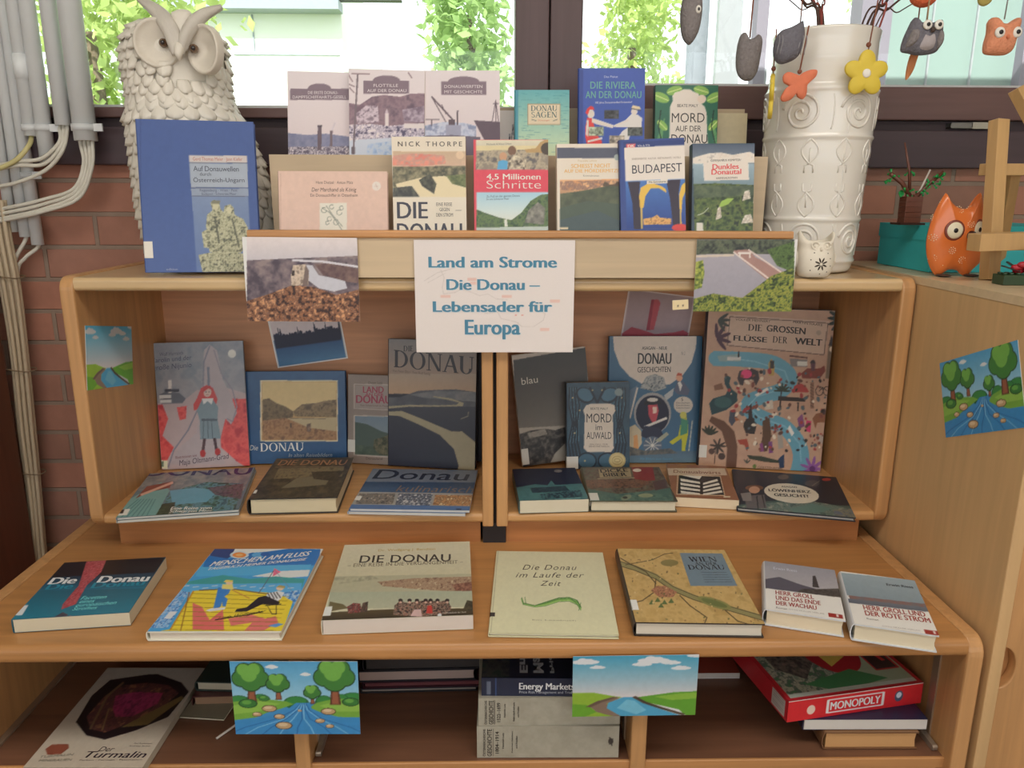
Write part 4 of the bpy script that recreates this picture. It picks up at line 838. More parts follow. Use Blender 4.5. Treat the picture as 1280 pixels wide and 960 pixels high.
x, z = oo(1212, 299, 0.018); MB().tube([(x+0.004, -0.014, z+0.008), (x, -0.026, z+0.001), (x-0.003, -0.024, z-0.009)], [0.009, 0.0075, 0.001], 10).build('beak', mat('dark_purple_glaze', (60, 38, 46), 0.3), of)
DOT = mat('white_slip_dots', (240, 214, 180), 0.5)
for px, py in ((1183, 254), (1172, 272), (1168, 297), (1189, 313), (1168, 323), (1203, 262), (1213, 280), (1202, 325), (1180, 335), (1217, 262)):
    x, z = oo(px, py, 0.013); b = MB()
    for j in range(9): a = 2*math.pi*j/9; b.ball((x+0.0058*math.cos(a), depth(x+0.0058*math.cos(a), z+0.0058*math.sin(a))-.0004, z+0.0058*math.sin(a)), (0.0011, 0.0012, 0.0011), 6, 4)
    for j in range(5): a = 2*math.pi*j/5; b.ball((x+0.0024*math.cos(a), depth(x+0.0024*math.cos(a), z+0.0024*math.sin(a))-.0004, z+0.0024*math.sin(a)), (0.0009, 0.0012, 0.0009), 6, 4)
    b.build('rosette', DOT, of, fix=False)
for px in (1172, 1207): x, z = oo(px, 345); MB().ball((x+0.004, -0.012, 0.0025), (0.013, 0.016, 0.0025)).build('foot', mat('dark_metal_foot', (74, 54, 44), 0.5), of)
# easel with picture frame
PINE = wood('pale_pine_bar', (214, 172, 116), 'Z', 0.5, 0.1)
ez = thing('easel', 'small pine table easel at the right edge of the cabinet top', 'easel', (0.99, 1.45, CT))
def E(px, py, y): q = atY(px, py, y); return Vector((q[0]-0.99, q[1]-1.45, q[2]-CT))
SD = (1, 0.25, 0)
foot = Vector(atZ(1239, 350, CT))-Vector((0.99, 1.45, CT)); fx = foot+Vector((0, 0.006, 0.0))
tops = E(1249, 150, 1.445)
MB().bar(fx, tops, 0.026, 0.022, SD).build('front_leg', PINE, ez, bevel=0.001)
mt = E(1272, 110, 1.50); mb_ = Vector((0.17, -0.03, 0.0)); MB().bar(mb_, mt, 0.028, 0.022, SD).build('front_leg', PINE, ez, bevel=0.001)
MB().bar(E(1228, 212, 1.452), E(1300, 212, 1.47), 0.021, 0.018, (0, 0, 1)).build('cross_bar', PINE, ez, bevel=0.001)
MB().bar(E(1217, 303, 1.355), E(1310, 300, 1.37), 0.030, 0.034, (0, 0, 1)).build('tray', PINE, ez, bevel=0.001)
MB().bar(E(1266, 215, 1.49), Vector((0.02, 0.10, 0.0)), 0.022, 0.018, SD).build('rear_leg', PINE, ez, bevel=0.001)
pf = thing('picture_frame', 'dark wooden picture frame resting on the easel tray', 'picture frame', (0.985, 1.385, 1.395), (math.radians(-10), 0, math.radians(14)))
FR = wood('dark_walnut_frame', (92, 66, 52), 'Z', 0.45)
MB().box((0, 0, 0), (0.014, 0.014, 0.075)).build('side_rail', FR, pf, bevel=0.001); MB().box((0.014, 0, 0), (0.09, 0.014, 0.014)).build('bottom_rail', FR, pf, bevel=0.001); MB().box((0.014, 0, 0.061), (0.09, 0.014, 0.075)).build('top_rail', FR, pf, bevel=0.001); MB().box((0.09, 0, 0), (0.104, 0.014, 0.075)).build('side_rail', FR, pf, bevel=0.001)
MB().box((0.014, 0.006, 0.014), (0.09, 0.010, 0.061)).build('mount', mat('white_mount', (230, 226, 216), 0.7), pf)
# brick-built toy flower at the right edge
c = atZ(1268, 356, CT); tf = thing('toy_flower', 'small brick-built toy with red petals on a green plate at the right edge', 'toy', (c[0], c[1]+0.01, CT))
DG = mat('dark_green_plastic', (42, 66, 40), 0.35); b = MB().box((-0.024, -0.016, 0), (0.04, 0.016, 0.017))
for i in range(6): b.lathe([(0, 0.017), (0.004, 0.017), (0.004, 0.0205), (0, 0.0205)], (-0.018+(i % 3)*0.012, -0.007+(i//3)*0.013, 0), 12)
b.build('base_plate', DG, tf, bevel=0.0006)
b = MB()
for a in range(6): an = a*math.pi/3; b.ball((0.018+0.014*math.cos(an), -0.004+0.006*math.sin(an), 0.029+0.006*math.sin(an*2)), (0.011, 0.007, 0.006), 10, 6)
b.build('petals', mat('red_plastic', (170, 28, 44), 0.3), tf, fix=False)
b = MB(); b.bar((-0.022, -0.004, 0.032), (0.008, -0.004, 0.023), 0.008, 0.002, (0, 1, 0)); b.bar((-0.008, 0.006, 0.038), (0.01, 0.004, 0.026), 0.007, 0.002, (0, 1, 0)); b.build('leaf', mat('near_black_green_plastic', (30, 40, 36), 0.4), tf)
MB().ball((0.030, 0.0, 0.052), 0.013).build('bud', mat('dark_grey_plastic', (62, 58, 62), 0.3, coat=.4), tf); MB().tube([(0.028, 0, 0.02), (0.029, 0, 0.042)], 0.002, 6).tube([(0.024, -0.02, 0.0), (0.022, -0.018, 0.02)], 0.0014, 6).build('stem', mat('dark_grey_plastic', (62, 58, 62), 0.3), tf)

# ------------------------------------------------------------------ printed sheets
def cloud(A, u, v, s, c=(245, 245, 245)):
    for du, dv, r in ((-.6, .1, .5), (0, -.15, .75), (.6, .08, .55), (.1, .25, .6)): A.ell(u+du*s, v+dv*s, r*s, r*s*.62, c)
def river_cartoon(A):
    A.uv(); A.grad([(0, 0), (1, 0), (1, .6), (0, .6)], (86, 166, 212), (176, 216, 232))
    for u, v, s in ((.325, .075, .045), (.585, .175, .038)): cloud(A, u, v, s)
    A.box(0, .55, 1, 1, (70, 150, 205))
    for x, y, rx in ((.05, .52, .1), (.22, .50, .08), (.5, .53, .10), (.72, .52, .07), (.95, .48, .10), (.86, .5, .06)): A.ell(x, y+.03, rx, .09, (38, 104, 62)); A.ell(x, y+.01, rx*.8, .06, (60, 140, 70))
    A.poly([(0, .55), (.2, .5), (.42, .54), (.48, .58), (.38, .64), (.26, .70), (.18, .76), (0, .80)], (126, 178, 70)); A.poly([(0, .60), (.2, .54), (.38, .57), (.2, .68), (0, .72)], (150, 196, 84))
    A.poly([(1, .52), (.82, .50), (.66, .56), (.60, .63), (.70, .70), (.84, .76), (1, .76)], (126, 178, 70)); A.poly([(1, .56), (.8, .55), (.68, .60), (.8, .68), (1, .68)], (150, 196, 84))
    A.poly([(.50, .56), (.60, .56), (.62, .64), (.74, .74), (1, .78), (1, 1), (0, 1), (0, .82), (.24, .76), (.42, .66)], (64, 146, 206))
    for k in range(9):
        f = (k-4)/4; A.line([(.555+.02*f, .57), (.54+.06*f, .66), (.52+.18*f+.02*math.sin(k*2), .78), (.50+.42*f, .90), (.49+.55*f, 1.0)], .010, (132, 196, 232) if k % 2 else (40, 112, 180))
    def tr(u, v, s):
        L = v+2.1*s; A.poly([(u-.24*s, L), (u-.10*s, v), (u+.10*s, v), (u+.24*s, L)], (98, 58, 44)); A.poly([(u-.15*s, L-.01), (u-.06*s, v), (u+.07*s, v), (u+.15*s, L-.01)], (160, 96, 70))
        B = ((-.36, .05, .34), (.36, .05, .34), (0, .18, .42), (-.2, -.28, .34), (.2, -.30, .34), (0, -.1, .45))
        B = [(dx*1.25, dy, r*1.2) for dx, dy, r in B]
        for dx, dy, r in B: A.ell(u+dx*s, v+dy*s*1.8, r*s+.008, r*s*1.5+.014, (30, 62, 38))
        for dx, dy, r in B: A.ell(u+dx*s, v+dy*s*1.8, r*s, r*s*1.5, (70, 134, 62))
        for dx, dy, r in B[3:]: A.ell(u+dx*s-.01, v+dy*s*1.8-.02, r*s*.72, r*s*1.8*.68, (122, 184, 82))
    tr(.155, .22, .165); tr(.365, .30, .105); tr(.81, .20, .185); tr(.63, .42, .075)
    for x, y, rx in ((.12, .57, .075), (.93, .55, .07), (.25, .5, .045)): A.ell(x, y, rx, rx*.85, (30, 70, 40)); A.ell(x, y, rx*.88, rx*.72, (62, 128, 60)); A.ell(x-.01, y-.015, rx*.5, rx*.4, (106, 170, 76))
    for x, y, rx in ((.285, .64, .06), (.185, .72, .04), (.75, .68, .06), (.36, .75, .045), (.39, .875, .068), (.68, .81, .04), (.755, .885, .035), (.525, .67, .018)):
        A.ell(x, y, rx, rx*.80, (60, 44, 36)); A.ell(x, y, rx*.9, rx*.68, (206, 168, 124)); A.ell(x-.008, y-.012, rx*.55, rx*.34, (230, 202, 164))
def river_meadow(A):
    A.uv(); A.grad([(0, 0), (1, 0), (1, .70), (0, .70)], (74, 164, 196), (232, 218, 216))
    for u, v, s in ((.10, .10, .07), (.20, .19, .04), (.64, .09, .08), (.55, .15, .05), (.78, .13, .05), (.86, .22, .05), (.98, .02, .05)):
        for du, dv, rx, ry in ((0, 0, 1.6, .35), (-.3, -.25, .6, .4), (.4, -.2, .6, .35)): A.ell(u+du*s, v+dv*s, rx*s, ry*s*1.6, (240, 240, 242))
    A.poly([(0, .60), (.18, .60), (.33, .66), (.40, .68), (.30, .76), (.38, 1), (0, 1)], (150, 186, 60)); A.poly([(0, .78), (.12, .80), (.2, .92), (.1, 1), (0, 1)], (110, 168, 50))
    A.poly([(1, .60), (.82, .61), (.62, .66), (.50, .69), (.58, .76), (.86, .9), (.92, 1), (1, 1)], (104, 166, 54)); A.poly([(1, .62), (.84, .64), (.66, .68), (.8, .74), (1, .72)], (146, 190, 70))
    A.poly([(.36, .67), (.24, .72), (.14, .82), (.20, .92), (.34, 1), (.42, 1), (.30, .86), (.28, .78), (.38, .70)], (140, 116, 100)); A.poly([(.33, .67), (.2, .74), (.11, .83), (.15, .84), (.24, .76), (.36, .69)], (110, 88, 76))
    A.poly([(.41, .68), (.49, .68), (.56, .76), (.70, .88), (.88, 1), (.40, 1), (.28, .86), (.29, .77)], (84, 168, 206)); A.poly([(.44, .72), (.5, .74), (.6, .9), (.52, .97), (.36, .86)], (124, 196, 222))
    A.line([(.50, .68), (.58, .77), (.72, .87), (.90, .985)], .035, (92, 74, 60)); A.line([(.52, .70), (.62, .80), (.76, .90)], .012, (60, 48, 40))
CW, CHt = 0.297, 0.21
def sign_art(A):
    A.frame(480, 270, .2031); R = (196, 186, 182)
    A.line([(250, 400), (330, 350), (440, 320)], 5, R); A.line([(270, 412), (380, 352)], 4, R); A.line([(350, 330), (372, 380), (360, 440), (368, 480), (440, 470), (480, 450), (540, 470), (590, 490), (640, 480), (690, 510), (760, 515)], 5, R); A.line([(620, 600), (700, 590), (720, 630), (810, 650), (850, 680), (920, 680), (980, 640), (990, 600), (970, 590)], 5, R); A.line([(825, 650), (825, 700)], 4, R)
    for x, y, w in ((515, 382, 55), (350, 486, 60), (725, 486, 60), (1020, 515, 60), (960, 688, 55), (530, 405, 40)): A.box(x, y, x+w, y+18, (222, 188, 178))
    for x in (805, 845): A.box(x, 605, x+12, 614, (205, 150, 140))
    for t, x0, x1, y in (('Land am Strome', 278, 1060, 318), ('Die Donau –', 388, 955, 455), ('Lebensader für', 305, 1030, 590), ('Europa', 502, 835, 728)):
        hs = {'Land am Strome': 68, 'Die Donau –': 66, 'Lebensader für': 66, 'Europa': 90}[t]
        A.text(t, x0+3, y+3, x1+3, y+3, hs, (190, 206, 214), bold=.035); A.T[-1] = (A.T[-1][0], A.T[-1][1], A.T[-1][2]); A.text(t, x0, y, x1, y, hs, (70, 122, 148), bold=.035); u = A.T[-1]; A.T[-1] = (u[0], u[1], u[2])
def ruin_art(A):
    A.frame(160, 130, .2709); A.grad([(550, 610), (1090, 610), (1090, 740), (550, 740)], (206, 196, 196), (176, 172, 180))
    A.mottle([(550, 722), (1090, 700), (1090, 1010), (550, 1010)], [(70, 62, 74), (104, 92, 100), (132, 118, 118)], 20)
    A.poly([(800, 740), (850, 745), (880, 790), (930, 800), (1000, 815), (1010, 850), (950, 865), (880, 850), (840, 820), (810, 800)], (178, 178, 188)); A.mottle([(860, 740), (960, 735), (1085, 770), (1085, 830), (1010, 820), (900, 790)], [(86, 66, 70), (120, 98, 92)], 14)
    A.line([(760, 722), (900, 728), (1085, 755)], 10, (190, 188, 196)); A.mottle([(545, 910), (640, 880), (760, 835), (860, 845), (960, 880), (1090, 850), (1090, 1020), (545, 1020)], [(52, 36, 36), (104, 70, 54), (156, 106, 72), (84, 62, 60), (190, 140, 100)], 7, sharp=1.4)
    A.mottle([(762, 745), (820, 740), (835, 790), (832, 835), (755, 838), (752, 790)], [(150, 134, 120), (196, 180, 164), (120, 106, 98)], 9); A.poly([(820, 742), (835, 770), (830, 838), (805, 836)], (110, 96, 92)); A.poly([(757, 768), (770, 768), (768, 792), (755, 792)], (54, 46, 46))
def bridge_art(A):
    A.frame(820, 0, .3594); A.mottle([(125, 830), (480, 830), (480, 905), (125, 905)], [(60, 64, 60), (96, 96, 90), (76, 82, 72)], 12); A.grad([(125, 885), (480, 885), (480, 1085), (125, 1085)], (150, 146, 156), (138, 136, 148))
    A.mottle([(125, 838), (480, 832), (480, 880), (380, 885), (300, 878), (125, 888)], [(42, 46, 46), (72, 80, 66), (92, 98, 78)], 7); A.line([(128, 893), (270, 888)], 8, (184, 172, 160))
    A.poly([(268, 872), (322, 868), (345, 895), (470, 960), (480, 1010), (400, 985), (300, 905)], (150, 118, 112)); A.line([(270, 878), (420, 990)], 5, (214, 202, 196)); A.line([(322, 870), (475, 975)], 5, (200, 186, 180)); A.box(285, 878, 330, 884, (210, 200, 196)); A.line([(292, 880), (292, 896)], 5, (206, 198, 192)); A.line([(326, 880), (326, 896)], 5, (206, 198, 192))
    A.mottle([(125, 915), (165, 905), (170, 950), (160, 1000), (125, 1010)], [(60, 76, 40), (120, 134, 60), (170, 170, 80)], 6); A.mottle([(385, 870), (480, 840), (480, 950), (420, 925)], [(40, 56, 36), (86, 110, 58), (60, 80, 46)], 6)
    A.mottle([(125, 1040), (200, 1020), (300, 1035), (400, 960), (480, 930), (480, 1090), (125, 1090)], [(44, 56, 36), (92, 112, 50), (156, 152, 66), (66, 84, 44)], 7, sharp=1.3)
def skyline_art(A):
    A.frame(290, 380, .2917); A.uv(); A.grad([(0, 0), (1, 0), (1, .5), (0, .5)], (206, 192, 192), (196, 184, 188)); A.box(0.03, .46, .97, .97, (62, 98, 136)); A.grad([(.03, .5), (.97, .5), (.97, .96), (.03, .96)], (44, 72, 110), (76, 120, 156))
    pts = [(.04, .62), (.04, .40)]; rng = np.random.default_rng(2); x = .04
    while x < .95:
        h = .34+.08*rng.random(); w = .02+.03*rng.random(); pts += [(x, h), (x+w*.4, h-(.16 if rng.random() < .3 else .02)), (x+w, h)]; x += w
    pts += [(.95, .62)]; A.poly(pts, (36, 44, 66)); A.line([(0, .985), (1, .985)], .03, (226, 220, 216)); A.line([(.012, 0), (.012, 1)], .03, (226, 220, 216)); A.line([(.988, 0), (.988, 1)], .03, (226, 220, 216))
def pink_art(A):
    A.uv(); A.box(0, 0, 1, 1, (164, 142, 146)); A.line([(0, .012), (1, .012)], .03, (216, 200, 198)); A.line([(.012, 0), (.012, 1)], .03, (216, 200, 198)); A.line([(.988, 0), (.988, 1)], .03, (216, 200, 198))
    A.poly([(.36, .16), (.46, .14), (.50, .20), (.47, .72), (.36, .75)], (176, 76, 88)); A.poly([(.36, .16), (.40, .15), (.41, .74), (.36, .75)], (146, 54, 72)); A.poly([(.02, .86), (.14, .72), (.26, .74), (.5, .8), (.78, .72), (.9, .66), (.98, .7), (.98, .98), (.02, .98)], (170, 70, 82))
z0 = 0.0
card('white paper sign with large blue German heading taped to the riser front', 'paper_sign', 'sign', 0, 0, 0, CW, CHt, art=sign_art, zone='paper', M=frame_matrix((atY(518, 300, 1.428)[0]+atY(718, 300, 1.428)[0])/2, 1.4335, atY(617, 440.5, 1.432)[2], 0, 0.4, 0), res=1.2, bg=(216, 206, 202))
card('photo print of a ruined tower above a river, hanging left of the paper sign', 'photo_print', 'photo print', atY(380.5, 402, 1.431)[0]-0.001, 1.4325, atY(380, 402, 1.431)[2], 0.209, 0.155, 0, 0.3, -0.4, ruin_art, 'top', group='photo prints on the riser front')
card('photo print of a river bridge seen from above, hanging right of the paper sign', 'photo_print', 'photo print', atY(928, 389.5, 1.431)[0], 1.4325, atY(928, 389.5, 1.431)[2], 0.187, 0.134, 0, 0.3, 0, bridge_art, 'top', group='photo prints on the riser front')
a, b = atY(297, 918.2, 1.092), atY(453, 917.2, 1.092)
card('cartoon river postcard with round trees taped under the worktop edge at left', 'postcard', 'postcard', (a[0]+b[0])/2-0.003, 1.0925, (a[2]+b[2])/2, 0.203, 0.136, 0, -1, -0.6, river_cartoon, 'card', group='cartoon river postcards')
a, b = atY(714, 895.6, 1.092), atY(870, 895.4, 1.092)
card('river and green meadow postcard taped under the worktop edge, covering thick grey books', 'postcard', 'postcard', (a[0]+b[0])/2, 1.0925, a[2], 0.203, 0.113, 0, -1, 0.5, river_meadow, 'card', group='meadow river postcards')
ca = Vector(atX(1182.5, 547, .8022)); cb_ = Vector(atX(1283, 534, .8022)); ct = Vector(atX(1174, 450.5, .8022)); u = (cb_-ca).normalized(); mid = (ca+cb_)/2
ya = -u; xax = Vector((0, u.y, u.z)); zax = Vector((1, 0, 0)).cross(xax) * -1; zax = zax if zax.z > 0 else -zax; yax = zax.cross(xax)
M_ = Matrix(((xax.x, yax.x, zax.x, mid.x), (xax.y, yax.y, zax.y, mid.y), (xax.z, yax.z, zax.z, mid.z), (0, 0, 0, 1)))
card('cartoon river postcard stuck askew on the side of the right cabinet', 'postcard', 'postcard', 0, 0, 0, (cb_-ca).length, 0.135, art=river_cartoon, M=M_, group='cartoon river postcards')
pa = atX(109.6, 486, -.7925); pb = atX(166, 482, -.7925)
M_ = Matrix.Translation((-.7924, (pa[1]+pb[1])/2, (pa[2]+pb[2])/2)) @ Matrix.Rotation(math.radians(90), 4, 'Z') @ Matrix.Rotation(math.radians(10), 4, 'Y')
card('small river and meadow postcard on the left inner side of the upper bookcase', 'postcard', 'postcard', 0, 0, 0, 0.187, 0.125, art=river_meadow, M=M_, group='meadow river postcards', zone='hutch')
card('postcard of a dark blue city skyline pinned below the ruin photo', 'postcard', 'postcard', atY(391, 453, 1.822)[0], 1.8228, atY(391, 452.5, 1.822)[2]-.003, 0.172, 0.125, 0, 0, 8.0, skyline_art, 'hutch')
card('pinkish postcard of a red tower sticking up behind an upright blue comic-style book', 'postcard', 'postcard', atY(817, 425, 1.822)[0], 1.8225, atY(817, 430, 1.822)[2], 0.163, 0.125, 0, 0, -7.0, pink_art, 'hutch')
def kraft_art(A): A.uv(); A.box(0, 0, 1, 1, (214, 196, 160)); A.text('Donau', .3, .55, .7, .55, .12, (90, 80, 70)); A.text('- - -', .3, .8, .7, .8, .06, (120, 105, 90))
card('tiny cream paper tag at the left edge of the bridge photo', 'paper_tag', 'tag', atY(851, 387, 1.436)[0], 1.4385, atY(851, 387, 1.436)[2], 0.030, 0.018, 0, 0, 4, lambda A: (A.uv(), A.box(0, 0, 1, 1, (206, 188, 150)), A.ell(.35, .6, .05, .1, (90, 80, 70)), A.ell(.65, .6, .05, .1, (90, 80, 70))), 'top')
def sketch_art(A):
    A.uv(); A.box(0, 0, 1, 1, (226, 216, 210)); K = (52, 50, 58)
    A.line([(.4, .60), (.4, .95), (.62, 1), (.95, .93), (.95, .55), (.62, .62), (.4, .58)], .03, K); A.line([(.62, .62), (.62, 1)], .03, K); A.line([(.42, .5), (.5, .3), (.56, .42), (.66, .18), (.72, .38), (.84, .12), (.86, .34), (.98, .22)], .03, K)
q = atY(637, 192, 1.735); card('white sketch card showing part of a line drawing beside the turquoise legends book', 'sketch_card', 'card', q[0], 1.728, 1.47, 0.045, 0.168, 0, 5.5, 0, sketch_art, 'top')
q = atY(913, 190, 1.735); card('blank cream card standing behind the green art nouveau novel', 'blank_card', 'card', q[0]+.002, 1.728, 1.47, 0.064, 0.165, 0, 5.5, 0, lambda A: (A.uv(), A.grad([(0, 0), (1, 0), (1, 1), (0, 1)], (232, 212, 172), (226, 206, 166))), 'card')

# ------------------------------------------------------------------ top of the bookcase: books on the riser and the blue hardcover
INK = (44, 42, 50); WHITE = (240, 236, 228)
def a_blue(A):
    A.frame(160, 130, .2709); A.box(20, 60, 680, 820, (64, 88, 150)); A.box(58, 70, 62, 800, (50, 70, 128))
    A.grad([(295, 420), (552, 420), (575, 830), (320, 830)], (118, 136, 172), (84, 108, 164)); A.poly([(282, 238), (548, 240), (549, 272), (284, 270)], (196, 188, 190)); A.poly([(284, 274), (549, 276), (552, 385), (291, 384)], (158, 168, 186)); A.poly([(291, 390), (552, 390), (554, 424), (294, 424)], (140, 152, 176))
    for y in (272, 387, 425): A.line([(284+(y-272)*.06, y), (551, y+1)], 3, (90, 96, 120))
    A.text('Gerd Thomas Meier · Jann Kiefer', 300, 261, 528, 263, 16, (176, 110, 96)); A.text('Auf Donauwellen', 302, 310, 512, 312, 24, (66, 68, 84), spacing=.95); A.text('durch', 332, 331, 384, 332, 16, (76, 78, 94)); A.text('Österreich-Ungarn', 302, 360, 538, 361, 24, (66, 68, 84)); A.text('Regensburg · Wien · Pest', 332, 404, 505, 404, 12, (90, 96, 120)); A.text('Budapest · Schwarzes Meer', 340, 420, 500, 420, 11, (90, 96, 120))
    S = [(74, 78, 70), (150, 150, 124), (198, 196, 168), (120, 122, 102)]
    A.mottle([(325, 695), (400, 680), (560, 690), (572, 800), (470, 775), (345, 775)], S, 5, octv=5, sharp=1.1)
    A.mottle([(375, 680), (360, 560), (365, 510), (390, 490), (380, 455), (395, 442), (420, 448), (425, 480), (440, 500), (445, 470), (470, 462), (488, 480), (490, 510), (530, 530), (552, 570), (556, 640), (520, 685), (440, 690)], S, 5, octv=5, sharp=1.0)
    A.mottle([(340, 590), (370, 575), (400, 610), (400, 670), (350, 660)], S, 8); A.ell(404, 470, 15, 20, (190, 186, 158)); A.ell(466, 490, 12, 16, (196, 192, 166)); A.box(385, 446, 424, 460, (120, 120, 104)); A.line([(400, 520), (420, 640)], 8, (90, 92, 80)); A.line([(480, 530), (510, 650)], 8, (96, 98, 84)); A.text('edition', 178, 768, 230, 768, 11, (150, 160, 190))
book('blue hardcover with a statue panel standing in front of the owl statue', -0.568, 1.507, 1.3105, 0.210, 0.285, 0.022, 9.8, 8.0, -0.3, a_blue, 'top', spine=(60, 82, 142), sticker=(0, .795, .07, .905, (222, 218, 214)), gain=(1.2, 1.2, 1.15))
TRAY1, TRAY2 = 1.3455, 1.4655
def a_s(A, X, names, scene_fn, bx, ar):
    A.frame(340, 70, .25); A.box(X[0]-80, 40, X[1]+40, 1200, (204, 192, 196)); A.grad([(X[0]-60, 60), (X[1]+40, 60), (X[1]+40, 500), (X[0]-60, 500)], (198, 190, 194), (206, 192, 194)); scene_fn(A); P = (112, 96, 108)
    A.ell(ar[0], bx[1], ar[1], 26, P, n=32); A.box(*bx, P); h = (bx[3]-bx[1])
    for (t, x0, x1), y in zip(names, (bx[1]+h*.46, bx[1]+h*.86)): A.text(t, x0, y, x1, y, 15, (226, 216, 220), spacing=1.02)
def s1(A):
    A.mottle([(30, 400), (80, 385), (180, 395), (270, 388), (400, 405), (400, 520), (30, 520)], [(104, 108, 136), (124, 124, 148)], 12); A.mottle([(30, 455), (400, 450), (400, 700), (30, 700)], [(88, 80, 96), (216, 206, 208), (60, 54, 70), (170, 160, 168)], 8, sharp=1.6)
    A.box(229, 348, 248, 470, (92, 78, 88)); A.box(227, 346, 250, 356, (70, 58, 68)); A.box(289, 374, 303, 450, (104, 90, 98)); A.poly([(296, 372), (310, 330), (320, 335), (304, 374)], (184, 174, 180))
def s2(A):
    A.mottle([(360, 300), (380, 235), (440, 245), (500, 205), (560, 196), (640, 205), (690, 190), (775, 188), (775, 420), (360, 420)], [(104, 84, 98), (128, 106, 116), (90, 74, 90)], 22); A.mottle([(420, 290), (470, 250), (530, 250), (535, 330), (430, 340)], [(120, 104, 118), (192, 178, 188), (100, 84, 100)], 8); A.mottle([(650, 270), (760, 250), (770, 330), (660, 330)], [(104, 88, 104), (160, 146, 160)], 8)
    A.mottle([(360, 345), (500, 340), (580, 350), (775, 335), (775, 420), (360, 420)], [(78, 72, 96), (206, 196, 204), (120, 112, 132), (226, 216, 218)], 7, sharp=1.6); A.box(566, 290, 582, 350, (228, 216, 216)); A.poly([(564, 290), (574, 262), (584, 290)], (176, 160, 170)); A.box(660, 338, 760, 362, (226, 216, 216))
    A.poly([(360, 425), (480, 415), (775, 400), (775, 700), (360, 700)], (188, 194, 208)); A.mottle([(480, 440), (640, 420), (775, 410), (775, 700), (450, 700)], [(150, 168, 196), (186, 194, 208), (124, 148, 182)], 12); A.line([(430, 95), (408, 490)], 9, (104, 92, 100)); A.box(398, 455, 418, 490, (92, 82, 90))
    for p in (((384, 95), (405, 130)), ((380, 140), (415, 155)), ((390, 160), (412, 185)), ((680, 85), (698, 112)), ((400, 90), (490, 92))): A.line(p, 6, (128, 108, 116))
def s3(A):
    A.mottle([(760, 350), (860, 330), (960, 335), (1020, 350), (1020, 600), (760, 600)], [(150, 158, 180), (184, 186, 200), (120, 128, 156)], 14); K = (84, 70, 80)
    A.line([(800, 205), (905, 320)], 8, K); A.line([(800, 205), (870, 330)], 5, K); A.line([(830, 235), (845, 250), (850, 245), (870, 290), (880, 285)], 4, K); A.box(884, 318, 915, 345, K); A.line([(770, 318), (838, 318)], 5, K); A.line([(800, 318), (800, 350)], 5, K); A.line([(928, 275), (928, 350)], 8, K); A.box(870, 345, 945, 400, (140, 140, 160)); A.poly([(760, 400), (900, 395), (1040, 405), (1040, 620), (760, 620)], (96, 88, 104))
    A.poly([(1008, 322), (1145, 330), (1150, 420), (1060, 420)], (86, 72, 84)); A.line([(1100, 325), (1117, 222), (1130, 325)], 4, K); A.line([(1104, 240), (1130, 240)], 4, K); A.line([(1117, 235), (1117, 330)], 4, K)
book('greyish local history book with two steamer funnels, leftmost in the top row', -0.3555, 1.667, TRAY2, 0.163, 0.241, 0.013, 0.5, 8, -1, lambda A: a_s(A, (50, 420), (('DIE ERSTE DONAU-', 180, 330), ('DAMPFSCHIFFAHRTS-GESELL', 104, 372)), s1, (93, 165, 400, 221), (238, 58)), 'top', False, (196, 186, 190), group='history books in the top row', gain=(1.6, 1.6, 1.6))
book('lilac history book with a hillside river town, second in the top row', -0.229, 1.645, TRAY2, 0.154, 0.242, 0.012, 0, 7, -1, lambda A: a_s(A, (385, 765), (('FLOTTILLE', 508, 630), ('AUF DER DONAU', 476, 672)), s2, (458, 125, 684, 190), (572, 68)), 'top', False, (200, 186, 190), group='history books in the top row', gain=(1.6, 1.6, 1.6))
book('lilac history book with a dockside crane and ship, third in the top row', -0.0715, 1.650, TRAY2, 0.155, 0.242, 0.012, 0, 7, 0.3, lambda A: a_s(A, (768, 1148), (('DONAUWERFTEN', 862, 1052), ('MIT GESCHICHTE', 862, 1052)), s3, (847, 130, 1070, 196), (958, 78)), 'top', False, (200, 186, 190), group='history books in the top row', gain=(1.6, 1.6, 1.6))
def a_sagen(A):
    A.frame(580, 70, .2969); A.grad([(210, 140), (460, 140), (460, 420), (210, 420)], (84, 152, 160), (196, 206, 168)); rng = A.rng
    for y in np.arange(160, 470, 9):
        for _ in range(3): x = 225+200*rng.random(); A.line([(x, y), (x+12+20*rng.random(), y+1)], 2, (60, 124, 136), .6)
    A.box(210, 140, 230, 480, (66, 132, 150)); A.box(268, 202, 405, 290, (150, 128, 96)); A.box(271, 205, 402, 287, (228, 212, 184)); A.text('DONAU', 282, 232, 392, 232, 24, (66, 92, 92), serif=True); A.text('SAGEN', 284, 259, 391, 259, 24, (66, 92, 92), serif=True); A.text('Donausagen', 312, 274, 360, 274, 7, (190, 120, 90)); A.line([(285, 268), (305, 274)], 3, (90, 90, 80)); A.line([(375, 274), (392, 268)], 3, (90, 90, 80))
book('turquoise legends book with a small cream title plate in the top row', 0.095, 1.668, TRAY2, 0.112, 0.207, 0.017, 0, 8, 0.3, a_sagen, 'top', True, (70, 138, 152))
